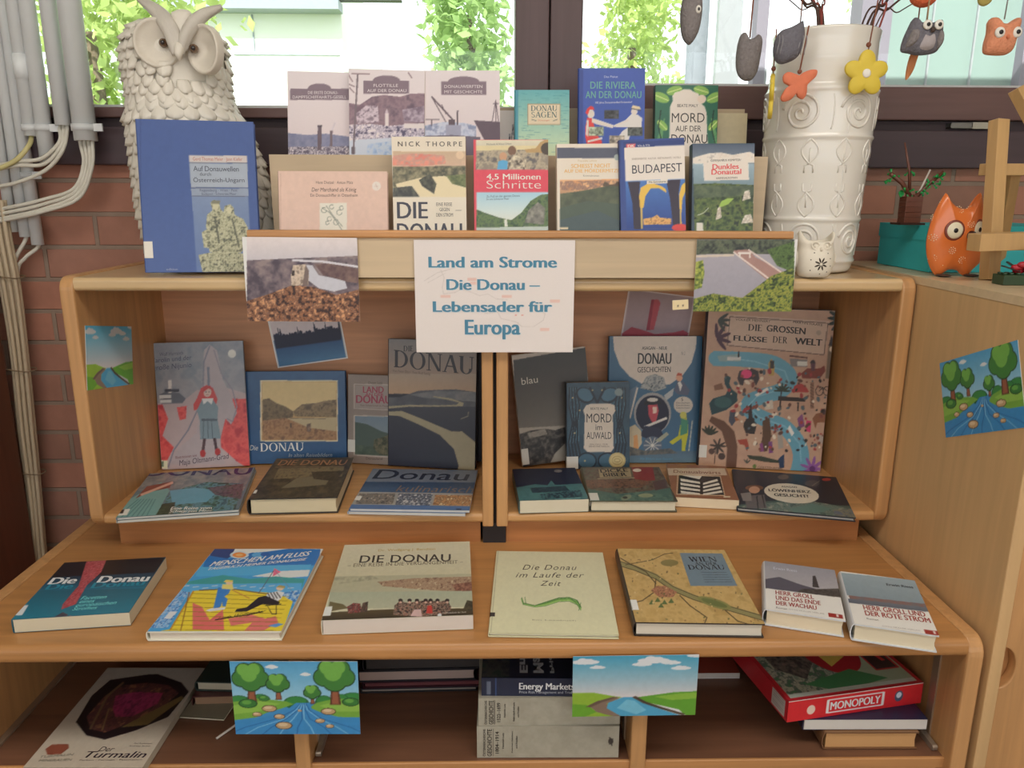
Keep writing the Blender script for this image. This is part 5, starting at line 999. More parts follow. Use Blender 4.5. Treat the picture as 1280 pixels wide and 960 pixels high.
def a_riv(A):
    A.frame(580, 70, .2969); A.box(480, 55, 790, 780, (56, 80, 156)); A.box(487, 60, 503, 780, (44, 64, 134)); G = (96, 156, 140); S = (238, 226, 216)
    A.text('Das Plakat', 590, 92, 648, 92, 9, (176, 186, 214)); A.text('DIE RIVIERA', 532, 138, 722, 138, 30, G, bold=.012, spacing=1.05); A.text('AN DER DONAU', 512, 178, 746, 178, 30, G, bold=.012, spacing=1.05); A.text('100 Jahre Donaustrandbad Kritzendorf', 553, 201, 708, 198, 9, (206, 210, 226))
    A.poly([(512, 300), (520, 260), (540, 262), (548, 290), (560, 330), (582, 360), (580, 385), (520, 385), (512, 340)], (206, 62, 60)); A.ell(535, 244, 15, 18, S); A.poly([(512, 240), (520, 222), (535, 210), (546, 216), (550, 228), (530, 226), (522, 250)], (196, 52, 54)); A.poly([(540, 262), (560, 268), (630, 292), (626, 304), (560, 288), (540, 280)], S); A.poly([(518, 270), (526, 270), (524, 340), (514, 330)], S); A.line([(524, 360), (580, 346)], 8, (240, 226, 220))
    A.poly([(680, 270), (705, 245), (730, 248), (748, 262), (745, 300), (700, 330), (690, 360), (675, 385), (650, 385), (650, 340), (665, 318), (690, 300), (640, 300), (630, 292)], (236, 230, 226)); A.ell(716, 234, 13, 16, S); A.poly([(703, 222), (710, 208), (738, 214), (744, 226)], (224, 206, 170)); A.line([(704, 222), (742, 230)], 4, (60, 60, 70)); A.line([(632, 296), (690, 270)], 7, S)
    for b, c in (((590, 228, 652, 266), (60, 62, 66)), ((526, 298, 588, 336), (140, 150, 130)), ((688, 300, 750, 336), (70, 74, 72)), ((612, 334, 676, 374), (150, 140, 128))): A.box(*b, c); A.mottle([(b[0]+2, b[1]+2), (b[2]-2, b[1]+2), (b[2]-2, b[3]-2), (b[0]+2, b[3]-2)], [tuple(v*.6 for v in c), c, tuple(min(255, v*1.4) for v in c)], 6)
book('deep blue book with a dancing couple in red and white, top row', 0.239, 1.660, TRAY2, 0.136, 0.250, 0.016, 0, 7.5, 0.3, a_riv, 'top', True, (48, 70, 142))
def nouveau(A, x0, x1, y0, y1, base, leaf, leaf2, vein, plate):
    w = x1-x0; h = y1-y0; X = lambda u: x0+u*w; Yv = lambda v: y0+v*h
    A.box(x0-10, y0-10, x1+10, y1+10, base)
    for s in (0, 1):
        f = (lambda u: X(u)) if s == 0 else (lambda u: X(1-u))
        for k in range(4): A.line([(f(.04+.03*k), Yv(.98)), (f(.02+.05*k), Yv(.75)), (f(.16-.03*k), Yv(.58)), (f(.05+.02*k), Yv(.40)), (f(.15), Yv(.25))], w*.014, leaf2)
        for u, v, r, rot in ((.10, .10, .13, .4), (.30, .05, .12, -.3), (.12, .30, .10, .8), (.10, .5, .08, -.6), (.14, .68, .09, .5)):
            a = rot if s == 0 else math.pi-rot; A.ell(f(u), Yv(v), w*r, w*r*.55, leaf, rot=a); A.line([(f(u)-math.cos(a)*w*r*.9, Yv(v)-math.sin(a)*w*r*.9), (f(u)+math.cos(a)*w*r*.9, Yv(v)+math.sin(a)*w*r*.9)], w*.012, vein)
    if plate: A.poly(plate, (228, 218, 208))
def a_mord(A):
    A.frame(580, 70, .2969); pl = [(868, 215), (880, 190), (878, 170), (890, 155), (910, 150), (925, 142), (950, 142), (965, 152), (985, 160), (995, 178), (990, 195), (1012, 215), (1020, 240), (1022, 330), (1030, 420), (1030, 620), (858, 620), (858, 420), (866, 330)]
    nouveau(A, 803, 1082, 118, 700, (44, 96, 78), (122, 164, 82), (88, 140, 92), (210, 220, 150), pl); K = (46, 44, 44)
    A.text('BEATE MALY', 898, 215, 985, 215, 12, K); A.text('MORD', 874, 280, 1012, 280, 40, K, bold=-.004); A.text('AUF DER', 890, 318, 998, 318, 24, K); A.text('DONAU', 872, 368, 1024, 368, 38, K)
    A.ell(1000, 183, 18, 18, (206, 190, 176)); 
    for x in (830, 1050): A.line([(x, 230), (x-10, 300), (x+8, 380)], 4, (16, 40, 36))
book('green art nouveau crime novel with pale title plate, rightmost in the top row', 0.395, 1.664, TRAY2, 0.131, 0.217, 0.024, 0, 8, 0.1, a_mord, 'top', False, (30, 66, 62))
def a_merch(A):
    A.frame(160, 130, .2709); A.box(660, 300, 1230, 900, (216, 186, 172)); A.box(704, 322, 708, 800, (196, 166, 152)); K = (110, 84, 78); A.text('Hans Dietzel · Anton Pfalz', 868, 368, 1038, 369, 13, K); A.text('Der Marchand als König', 848, 404, 1054, 404, 18, (90, 66, 62), shear=.15); A.text('Ein Donauschiffer in Ottenheim', 842, 428, 1060, 428, 14, K)
    A.box(885, 457, 1010, 640, (222, 218, 206)); G = (120, 128, 118)
    A.line([(895, 480), (930, 500), (960, 540), (1000, 600)], 3, G); A.line([(915, 470), (950, 520), (990, 565)], 3, G)
    for x, y, r in ((905, 490, 12), (940, 475, 10), (975, 500, 12), (985, 480, 9), (960, 545, 12), (930, 530, 10), (920, 548, 8)): A.line([(x+r*math.cos(a), y+r*math.sin(a)) for a in np.linspace(0, 5.5, 12)], 2.5, G)
    A.ell(1145, 380, 20, 21, (232, 222, 214)); A.line([(1135, 380), (1155, 380)], 3, (190, 170, 160)); A.line([(1142, 370), (1150, 392)], 3, (190, 170, 160))
book('pale pink hardcover with a small vine emblem, leftmost in the front row', -0.315, 1.508, TRAY1, 0.207, 0.157, 0.016, 0, 8, 0, a_merch, 'top', True, (206, 178, 166), gain=(1.2, 1.2, 1.2))
def a_thorpe(A):
    A.frame(340, 70, .25); A.box(580, 400, 1000, 1300, (226, 218, 202)); K = (70, 66, 66); A.box(580, 405, 1000, 478, (214, 204, 188)); A.text('NICK THORPE', 630, 452, 950, 452, 24, K, bold=.012, spacing=1.5)
    A.grad([(605, 478), (975, 478), (975, 560), (605, 560)], (178, 156, 132), (188, 160, 140)); A.mottle([(605, 500), (700, 488), (860, 498), (870, 540), (720, 555), (605, 548)], [(196, 118, 108), (176, 140, 128), (206, 134, 118)], 12); A.mottle([(605, 555), (975, 550), (975, 705), (605, 705)], [(70, 72, 66), (104, 102, 84), (140, 134, 110)], 9)
    A.poly([(620, 640), (740, 610), (860, 600), (975, 640), (975, 705), (730, 705), (640, 690)], (204, 192, 160)); A.mottle([(735, 620), (790, 590), (822, 640), (810, 690), (750, 650)], [(52, 54, 54), (86, 88, 78)], 8); A.mottle([(605, 660), (700, 650), (740, 705), (605, 705)], [(56, 58, 60), (90, 92, 84)], 9); A.mottle([(870, 600), (975, 590), (975, 660), (900, 640)], [(80, 92, 66), (120, 126, 88)], 8)
    A.ell(938, 497, 20, 20, (200, 176, 150)); D = (56, 58, 70); A.text('DIE', 628, 812, 778, 812, 82, D, bold=.02); A.text('DONAU', 628, 922, 950, 922, 86, D, bold=.02); A.text('EINE REISE', 822, 750, 900, 750, 17, K, spacing=1.1); A.text('GEGEN', 838, 776, 888, 776, 17, K); A.text('DEN STROM', 822, 803, 905, 803, 17, K); A.line([(915, 771), (945, 771)], 2, K)
book('cream travel paperback with river photo and bold dark title, front row', -0.130, 1.512, TRAY1, 0.141, 0.2215, 0.024, 0, 8, .5, a_thorpe, 'top', False, (206, 196, 182))
def a_schr(A):
    A.frame(580, 70, .2969); A.box(30, 340, 400, 1000, (196, 74, 88)); A.grad([(52, 355), (360, 355), (360, 480), (52, 480)], (196, 190, 170), (150, 140, 126)); A.box(52, 380, 360, 420, (196, 184, 146)); A.mottle([(52, 400), (360, 395), (360, 480), (52, 480)], [(130, 122, 112), (168, 156, 134), (92, 90, 92)], 12)
    A.poly([(255, 395), (300, 390), (320, 365), (345, 352), (375, 352), (375, 410), (262, 408)], (166, 138, 96)); A.ell(348, 392, 26, 26, (70, 62, 56)); A.ell(165, 425, 16, 18, (180, 140, 112)); A.poly([(140, 480), (145, 445), (165, 438), (188, 445), (192, 480)], (84, 150, 190)); A.ell(202, 400, 17, 20, (110, 84, 70)); A.mottle([(182, 480), (186, 430), (205, 415), (235, 425), (262, 440), (258, 480)], [(70, 64, 60), (150, 140, 126), (196, 186, 164)], 6)
    A.text('Michaela & Klaus Urban', 95, 376, 200, 373, 8, (110, 110, 104)); A.box(40, 482, 360, 572, (196, 72, 88)); A.text('4,5 Millionen', 95, 520, 322, 520, 24, WHITE, bold=.015); A.text('Schritte', 95, 558, 324, 558, 34, WHITE, bold=-.012)
    A.grad([(54, 574), (360, 574), (360, 690), (54, 690)], (150, 186, 204), (214, 220, 212)); A.mottle([(54, 645), (90, 660), (150, 680), (200, 690), (240, 660), (280, 610), (320, 585), (360, 580), (360, 740), (54, 740)], [(56, 78, 60), (96, 118, 76), (74, 92, 72)], 10); A.mottle([(255, 700), (270, 650), (310, 615), (340, 640), (335, 710)], [(96, 96, 92), (140, 138, 128)], 9); A.poly([(54, 722), (360, 716), (360, 900), (54, 900)], (176, 186, 180)); A.line([(175, 690), (178, 715)], 12, (214, 216, 206)); A.text('Zu Fuß an der ganzen Donau', 95, 596, 235, 592, 9, (90, 110, 126)); A.text('bis ans Schwarze Meer', 95, 607, 190, 605, 8, (90, 110, 126))
book('red travel book with white step title and hikers photo, front row', 0.027, 1.512, TRAY1, 0.143, 0.2175, 0.018, 0, 8, 0.3, a_schr, 'top', False, (196, 74, 88))
def a_schi(A):
    A.frame(580, 70, .2969); A.box(380, 370, 700, 1100, (226, 216, 202)); A.box(392, 388, 668, 432, (78, 82, 98)); G = (206, 164, 92); A.text('Franziska Lehner', 480, 446, 560, 445, 9, (180, 160, 120)); A.text('SCHIESST NICHT', 452, 472, 616, 470, 17, G, bold=.015); A.text('AUF DIE MÖRDERMITZI', 422, 492, 648, 490, 18, G, bold=.015); A.text('Kriminalroman', 502, 508, 568, 508, 8, (130, 124, 118)); A.ell(643, 428, 13, 13, (150, 160, 156))
    A.grad([(405, 522), (668, 518), (668, 600), (405, 600)], (206, 160, 116), (150, 120, 100)); A.mottle([(405, 528), (668, 522), (668, 560), (405, 566)], [(190, 140, 100), (130, 104, 96), (214, 170, 124)], 10); A.mottle([(405, 580), (470, 572), (540, 560), (600, 548), (668, 545), (668, 800), (405, 800)], [(70, 78, 66), (92, 98, 78)], 20); A.poly([(405, 640), (520, 610), (668, 625), (668, 760), (405, 760)], (74, 86, 76)); A.poly([(405, 690), (560, 650), (668, 700), (668, 900), (405, 900)], (70, 84, 86)); A.poly([(582, 548), (590, 530), (604, 534), (612, 542), (636, 540), (640, 530), (650, 532), (652, 548)], (86, 74, 64))
    A.box(405, 720, 440, 728, (206, 190, 160))
book('crime paperback with gold title over a dusky castle hill, front row', 0.175, 1.493, TRAY1, 0.119, 0.207, 0.034, 0, 8, 0.8, a_schi, 'top', False, (222, 212, 198))
def a_buda(A):
    A.frame(580, 70, .2969); A.box(660, 340, 1000, 800, (52, 70, 128)); A.poly([(672, 364), (943, 352), (944, 380), (673, 392)], (46, 60, 112)); A.poly([(676, 388), (946, 376), (954, 516), (682, 528)], (222, 214, 206)); A.poly([(684, 372), (722, 370), (722, 386), (684, 388)], (206, 96, 100)); A.text('DK', 690, 386, 718, 384, 12, WHITE, bold=.02); A.text('Vis-à-Vis', 730, 383, 782, 379, 9, (210, 214, 230)); A.text('BUDAPEST', 708, 496, 918, 486, 36, (62, 62, 72)); A.text('SEHENSWERTES · KULTUR · RESTAURANTS · HOTELS', 706, 438, 912, 431, 8, (140, 130, 124))
    A.grad([(682, 528), (956, 516), (966, 720), (686, 728)], (70, 110, 170), (40, 62, 128)); Y1 = (222, 184, 84)
    A.poly([(690, 530), (742, 528), (738, 580), (742, 640), (745, 728), (716, 728), (710, 620)], (52, 46, 60)); A.poly([(850, 524), (910, 520), (902, 580), (905, 640), (908, 722), (880, 722), (866, 600)], (52, 46, 60))
    A.poly([(742, 640), (738, 590), (745, 555), (770, 540), (800, 538), (830, 548), (848, 560), (852, 576), (820, 556), (786, 558), (764, 590), (756, 640)], Y1); A.poly([(905, 640), (904, 585), (915, 545), (940, 522), (956, 518), (956, 540), (935, 560), (918, 600), (914, 660)], Y1); A.line([(748, 640), (750, 725)], 7, Y1); A.line([(910, 650), (912, 722)], 6, Y1)
    A.mottle([(755, 685), (790, 680), (812, 668), (826, 680), (872, 684), (872, 708), (755, 710)], [(120, 84, 60), (226, 180, 110), (170, 120, 80)], 5); A.ell(908, 722, 34, 16, (196, 66, 62)); A.poly([(770, 526), (856, 521), (856, 536), (770, 540)], (232, 226, 214)); A.text('Mit Extrakarte', 778, 536, 850, 532, 9, (70, 70, 80))
book('blue and white city guide with yellow arches, front row', 0.300, 1.483, TRAY1, 0.124, 0.218, 0.020, 0, 8, 2.4, a_buda, 'top', False, (44, 56, 104))
def a_dunk(A):
    A.frame(580, 70, .2969); A.grad([(955, 375), (1260, 375), (1260, 460), (955, 460)], (72, 84, 104), (120, 132, 142)); A.mottle([(965, 430), (1000, 420), (1030, 412), (1080, 408), (1130, 418), (1200, 405), (1235, 420), (1235, 450), (965, 455)], [(196, 186, 176), (232, 224, 214), (170, 164, 158)], 9); A.grad([(965, 455), (1240, 455), (1245, 545), (968, 545)], (140, 160, 172), (110, 130, 140)); A.mottle([(968, 540), (1060, 536), (1245, 545), (1252, 900), (975, 900)], [(44, 58, 44), (70, 88, 54), (96, 110, 62), (36, 46, 40)], 12)
    A.mottle([(968, 545), (1245, 548), (1245, 585), (970, 600)], [(60, 74, 62), (90, 102, 78)], 14); A.poly([(1070, 640), (1085, 610), (1110, 600), (1135, 600), (1110, 625)], (140, 170, 80))
    for pts in ([(1170, 610), (1180, 570), (1200, 565), (1205, 600)], [(1215, 620), (1222, 560), (1240, 565), (1244, 620)], [(1060, 690), (1068, 640), (1080, 632), (1085, 680)], [(1165, 705), (1180, 670), (1205, 665), (1218, 700)]): A.mottle(pts, [(206, 196, 180), (160, 152, 140), (232, 226, 214)], 6)
    A.line([(985, 670), (1010, 660), (1030, 640)], 3, (190, 196, 180)); A.poly([(1008, 452), (1195, 445), (1198, 522), (1012, 525)], (232, 222, 212)); R_ = (196, 66, 72); A.text('GERMANIUS KEMPTER', 1038, 445, 1164, 442, 9, (60, 60, 60)); A.text('Dunkles', 1046, 478, 1156, 475, 22, R_, bold=.02); A.text('Donautal', 1042, 500, 1166, 497, 22, R_, bold=.02); A.text('KRIMINALROMAN', 1062, 519, 1150, 516, 8, (90, 80, 80)); A.box(980, 702, 1008, 800, (214, 210, 200))
book('crime paperback with red title and white cliffs, rightmost in the front row', 0.438, 1.510, TRAY1, 0.120, 0.211, 0.026, 0, 8, .6, a_dunk, 'top', False, (60, 76, 92))

# ------------------------------------------------------------------ upper bookcase: standing books
HF = 0.8325
STK = (200, 194, 184)
def a_carolin(A):
    A.frame(60, 330, .3542); A.grad([(310, 240), (710, 240), (710, 480), (310, 480)], (104, 116, 128), (150, 142, 144)); A.mottle([(310, 240), (710, 240), (710, 500), (310, 500)], [(112, 122, 132), (150, 144, 148), (128, 128, 136)], 40, alpha=.6)
    A.poly([(330, 488), (450, 480), (500, 440), (600, 430), (700, 460), (700, 760), (330, 760)], (170, 150, 150)); R_ = [(186, 60, 62), (206, 84, 80), (170, 50, 58)]
    A.mottle([(335, 495), (380, 490), (400, 540), (380, 600), (420, 640), (380, 720), (355, 720)], R_, 16); A.mottle([(430, 500), (465, 495), (462, 540), (440, 545)], R_, 10); A.mottle([(590, 470), (690, 470), (690, 720), (640, 690), (585, 640), (580, 560)], R_, 20)
    A.poly([(400, 700), (440, 640), (500, 590), (520, 400), (525, 300), (545, 280), (570, 300), (590, 400), (620, 460), (640, 520), (620, 560), (600, 540), (580, 620), (600, 700)], (164, 150, 152)); A.line([(545, 285), (525, 340), (520, 470), (470, 580), (420, 650), (400, 710)], 5, (120, 118, 130)); A.line([(560, 300), (585, 380), (625, 440), (640, 500), (625, 550), (606, 540)], 4, (130, 124, 134)); A.line([(540, 360), (542, 430)], 8, (110, 112, 126))
    A.poly([(370, 455), (392, 445), (440, 450), (462, 470), (450, 485), (375, 488)], (92, 94, 104)); A.box(400, 405, 412, 450, (206, 196, 190)); A.poly([(368, 458), (410, 456), (412, 484), (372, 486)], (196, 190, 186)); A.box(388, 436, 438, 446, (60, 62, 72)); A.line([(372, 472), (410, 470)], 4, (70, 72, 80))
    A.poly([(500, 470), (515, 432), (535, 422), (556, 432), (572, 470), (566, 500), (490, 510), (488, 490)], (186, 62, 62)); A.ell(537, 446, 14, 18, (196, 164, 152)); A.poly([(518, 452), (526, 426), (548, 425), (556, 440), (540, 434), (526, 444)], (176, 56, 56)); A.ell(532, 446, 2, 2, (60, 50, 60)); A.ell(543, 446, 2, 2, (60, 50, 60)); A.line([(533, 455), (541, 455)], 2, (150, 70, 70)); A.poly([(520, 470), (555, 470), (575, 500), (572, 540), (585, 610), (512, 612), (510, 545), (500, 510)], (116, 132, 140)); A.poly([(518, 470), (558, 468), (552, 490), (538, 478), (524, 490)], (206, 200, 196)); A.line([(524, 540), (522, 608)], 3, (80, 94, 104)); A.line([(552, 540), (556, 608)], 3, (80, 94, 104)); A.line([(538, 540), (540, 608)], 3, (80, 94, 104)); A.box(516, 540, 572, 548, (80, 90, 100))
    A.line([(527, 612), (522, 650)], 10, (66, 44, 50)); A.line([(562, 610), (568, 645)], 10, (66, 44, 50)); A.ell(521, 662, 10, 13, (160, 44, 46)); A.ell(573, 656, 10, 13, (160, 44, 46))
    A.ell(623, 312, 14, 15, (206, 200, 190)); A.text('Wolf Harranth', 368, 320, 452, 314, 13, (84, 84, 100)); A.text('Carolin und der', 340, 344, 482, 332, 17, (76, 76, 96), shear=.1); A.text('große Nijunio', 345, 370, 482, 358, 18, (76, 76, 96), shear=.1); A.text('Illustrationen von', 425, 682, 500, 674, 10, (110, 60, 66)); A.text('Maja Oltmann-Grad', 438, 706, 614, 680, 19, (74, 62, 74), shear=.15); A.box(360, 686, 398, 716, (206, 200, 170)); A.box(364, 690, 384, 708, (90, 110, 90))
book("grey-blue children's book with a red-haired girl, leftmost in the left compartment", -0.687, 1.724, HF, 0.199, 0.296, 0.010, 6.0, 8.5, 0.6, a_carolin, 'hutch', True, (120, 122, 130), shift=(9, 2))
def a_reise(A):
    A.frame(290, 380, .2917); A.box(20, 270, 520, 720, (36, 76, 116)); A.mottle([(20, 270), (520, 270), (520, 720), (20, 720)], [(32, 70, 110), (42, 84, 124)], 30, alpha=.6); A.box(122, 328, 452, 588, (206, 190, 160)); A.box(128, 333, 448, 583, (176, 140, 92)); A.grad([(130, 335), (446, 335), (446, 470), (130, 470)], (196, 170, 118), (206, 178, 128))
    A.mottle([(132, 410), (160, 405), (190, 425), (230, 440), (262, 460), (262, 485), (190, 500), (132, 520)], [(84, 70, 52), (120, 98, 70), (100, 84, 60)], 9); A.mottle([(262, 460), (300, 430), (360, 425), (400, 415), (446, 410), (446, 485), (270, 482)], [(104, 86, 64), (140, 116, 84), (90, 74, 56)], 10); A.poly([(220, 490), (446, 486), (446, 545), (330, 540), (250, 520)], (176, 156, 120)); A.mottle([(132, 500), (230, 488), (330, 530), (446, 545), (446, 582), (132, 582)], [(130, 92, 64), (164, 122, 84), (112, 80, 58)], 10); A.mottle([(320, 515), (338, 510), (338, 545), (322, 548)], [(70, 60, 56), (140, 110, 90)], 5); A.box(250, 510, 256, 530, (70, 56, 50)); A.line([(250, 490), (400, 492)], 3, (120, 100, 80))
    A.text('Die', 76, 627, 112, 627, 22, (186, 184, 180), shear=.3); A.text('DONAU', 122, 632, 308, 629, 36, (206, 204, 198), serif=True); A.text('In alten Reisebildern', 242, 656, 430, 654, 16, (150, 160, 170), shear=.3)
book('blue hardcover with a framed sepia river landscape, standing in the left compartment', -0.4875, 1.748, HF, 0.251, 0.220, 0.020, 2.0, 9.0, 0, a_reise, 'hutch', True, (34, 72, 112), sticker=(0, .765, .055, .905, STK))
def a_land(A):
    A.frame(290, 380, .2917); A.box(480, 290, 760, 720, (136, 122, 114)); A.text('Dieter Lutz', 585, 342, 645, 342, 10, (90, 76, 74)); A.line([(525, 345), (698, 348), (695, 455), (525, 448)], 4, (176, 160, 152), closed=True); A.box(530, 350, 692, 448, (150, 136, 130)); R_ = (150, 66, 84); A.text('LAND', 562, 380, 650, 381, 27, R_, bold=.025); A.text('AN DER', 572, 393, 650, 394, 12, R_, bold=.02); A.text('DONAU', 533, 424, 682, 427, 34, R_, bold=.03); A.text('Vom Schwarzwald bis Passau', 550, 437, 672, 441, 8, (100, 80, 80))
    A.line([(525, 478), (696, 483), (696, 655), (525, 645)], 4, (186, 172, 162), closed=True); A.grad([(528, 480), (694, 484), (694, 570), (528, 560)], (110, 126, 140), (124, 134, 140)); A.poly([(528, 505), (580, 515), (640, 545), (694, 560), (694, 652), (528, 643)], (70, 84, 78)); A.mottle([(610, 580), (660, 565), (694, 550), (694, 652), (600, 640)], [(50, 56, 44), (84, 84, 64), (110, 100, 80)], 6); A.mottle([(528, 600), (600, 610), (640, 650), (528, 643)], [(60, 74, 66), (80, 92, 78)], 8); A.text('Donauland', 575, 666, 645, 668, 10, (80, 66, 62))
book('narrow grey-brown book with crimson title, standing between two larger left compartment books', -0.295, 1.744, HF, 0.130, 0.213, 0.016, -9.7, 7.5, 0, a_land, 'hutch', True, (136, 122, 114), sticker=(0, .735, .13, .875, STK))
def a_tall(A):
    A.frame(290, 380, .2917); A.grad([(650, 140), (1080, 140), (1080, 380), (650, 380)], (118, 116, 118), (166, 134, 110)); A.grad([(650, 300), (1080, 300), (1080, 385), (650, 385)], (160, 142, 126), (176, 144, 116)); A.mottle([(720, 400), (800, 372), (880, 368), (960, 366), (1060, 380), (1060, 740), (650, 740), (650, 400)], [(74, 76, 84), (92, 92, 98)], 30); A.grad([(650, 440), (1080, 440), (1080, 740), (650, 740)], (62, 64, 74), (34, 38, 54)); A.mottle([(760, 388), (880, 372), (1060, 378), (1060, 420), (820, 402)], [(96, 98, 104), (120, 118, 118)], 14)
    L = (156, 144, 118)
    A.poly([(650, 440), (760, 432), (880, 434), (960, 432), (972, 422), (930, 412), (860, 398), (862, 394), (940, 405), (992, 424), (988, 438), (880, 440), (760, 440), (650, 450)], L); A.poly([(650, 462), (728, 458), (800, 486), (880, 520), (940, 545), (985, 545), (1040, 590), (1060, 640), (1060, 740), (962, 740), (970, 690), (950, 620), (890, 560), (800, 515), (720, 480), (650, 474)], L); A.line([(980, 492), (1010, 480), (1012, 462)], 4, (130, 124, 110))
    A.text('DIE', 735, 203, 776, 203, 24, INK, serif=True); A.text('DONAU', 694, 270, 1036, 303, 76, INK, serif=True); A.text('Von Peter Dürr  Text Rolf Seelig', 688, 290, 850, 304, 10, (96, 84, 80))
book('tall dark hardcover with a silver river bend and large black title', -0.157, 1.716, HF, 0.209, 0.301, 0.020, -9.9, 7.0, 0, a_tall, 'hutch', True, (44, 46, 56))
def spine_only(A): A.uv(); A.box(0, 0, 1, 1, (40, 42, 52))
book('dark upright book behind the tall river bend hardcover, only its edge showing', -0.066, 1.765, HF, 0.052, 0.300, 0.022, -3, 3.0, 0, spine_only, 'hutch', True, (40, 42, 52))
def a_blau(A):
    A.frame(600, 360, .3125); A.box(60, 180, 500, 800, (188, 176, 164)); A.grad([(135, 290), (428, 238), (432, 720), (150, 720)], (52, 50, 50), (150, 138, 124)); A.grad([(150, 560), (430, 545), (430, 760), (150, 760)], (166, 154, 140), (120, 112, 104))
    A.mottle([(140, 590), (200, 570), (260, 562), (300, 568), (340, 555), (440, 540), (440, 760), (160, 760)], [(36, 34, 36), (60, 56, 54), (92, 86, 80)], 8, sharp=1.2); A.mottle([(190, 580), (260, 562), (270, 585), (200, 600)], [(120, 112, 104), (150, 140, 128)], 6); A.poly([(270, 720), (300, 660), (340, 620), (345, 720)], (150, 142, 130)); A.text('blau', 167, 388, 232, 378, 28, (196, 186, 174)); A.T[-1] = A.T[-1]
book('dark grey landscape book with a one-word white title, leftmost in right compartment', 0.147, 1.736, HF+0.0085, 0.178, 0.266, 0.014, 10.0, 7.0, 4.8, a_blau, 'hutch', False, (186, 174, 164), sticker=(0, .84, .09, .985, STK))
def a_auw(A):
    A.frame(600, 360, .3125); x0, x1, y0, y1 = 342, 596, 378, 722; A.box(x0-10, y0-10, x1+20, y1+20, (44, 66, 82)); A.mottle([(x0, y0), (x1, y0), (x1, y1), (x0, y1)], [(38, 58, 74), (54, 80, 94)], 20, alpha=.7); D = (24, 34, 46); Bl = (76, 112, 128)
    for s in (0, 1):
        f = lambda x: x if s == 0 else x0+x1-x
        for k in range(4): A.line([(f(360+9*k), 400), (f(358+14*k), 470), (f(372+6*k), 540), (f(356+12*k), 620), (f(366+14*k), 700)], 7, D); A.line([(f(364+9*k), 400), (f(362+14*k), 470), (f(376+6*k), 540), (f(360+12*k), 620)], 2, Bl)
        A.ell(f(420), 430, 38, 30, D, rot=.5 if s == 0 else -.5); A.ell(f(422), 428, 32, 24, (66, 98, 116), rot=.5 if s == 0 else -.5); A.ell(f(428), 690, 40, 34, D); A.ell(f(428), 690, 34, 28, (58, 88, 106)); A.line([(f(440), 400), (f(466), 455), (f(470), 466)], 9, D)
        for p in ((372, 440), (400, 490), (380, 580), (420, 690), (450, 410)): A.ell(f(p[0]), p[1], 3, 3, (196, 170, 110))
    A.poly([(425, 470), (445, 463), (520, 463), (538, 470), (540, 492), (530, 510), (534, 640), (524, 655), (430, 655), (416, 640), (420, 510), (413, 490)], (200, 184, 168)); K = (44, 42, 46); A.text('BEATE MALY', 442, 487, 512, 487, 9, K); A.text('MORD', 426, 538, 526, 538, 36, K); A.text('im', 462, 568, 488, 568, 22, K); A.text('AUWALD', 426, 604, 526, 604, 28, K); A.text('EIN FALL FÜR', 440, 628, 512, 628, 7, (120, 100, 90)); A.text('ERNESTINE KIRSCH', 436, 637, 516, 637, 7, (120, 100, 90))
    A.ell(554, 418, 16, 16, (120, 132, 132)); A.ell(548, 688, 33, 31, (176, 158, 110)); 
    for k in range(5): A.ell(548, 688, 26-4*k, 24-5*k, (160, 140, 96) if k % 2 else (190, 172, 124))
book('small dark blue art nouveau crime novel with cream title plate in right compartment', 0.237, 1.705, HF, 0.149, 0.203, 0.024, 4.0, 9.0, 0, a_auw, 'hutch', False, (36, 52, 66), sticker=(0, .855, .175, 1.0, STK))
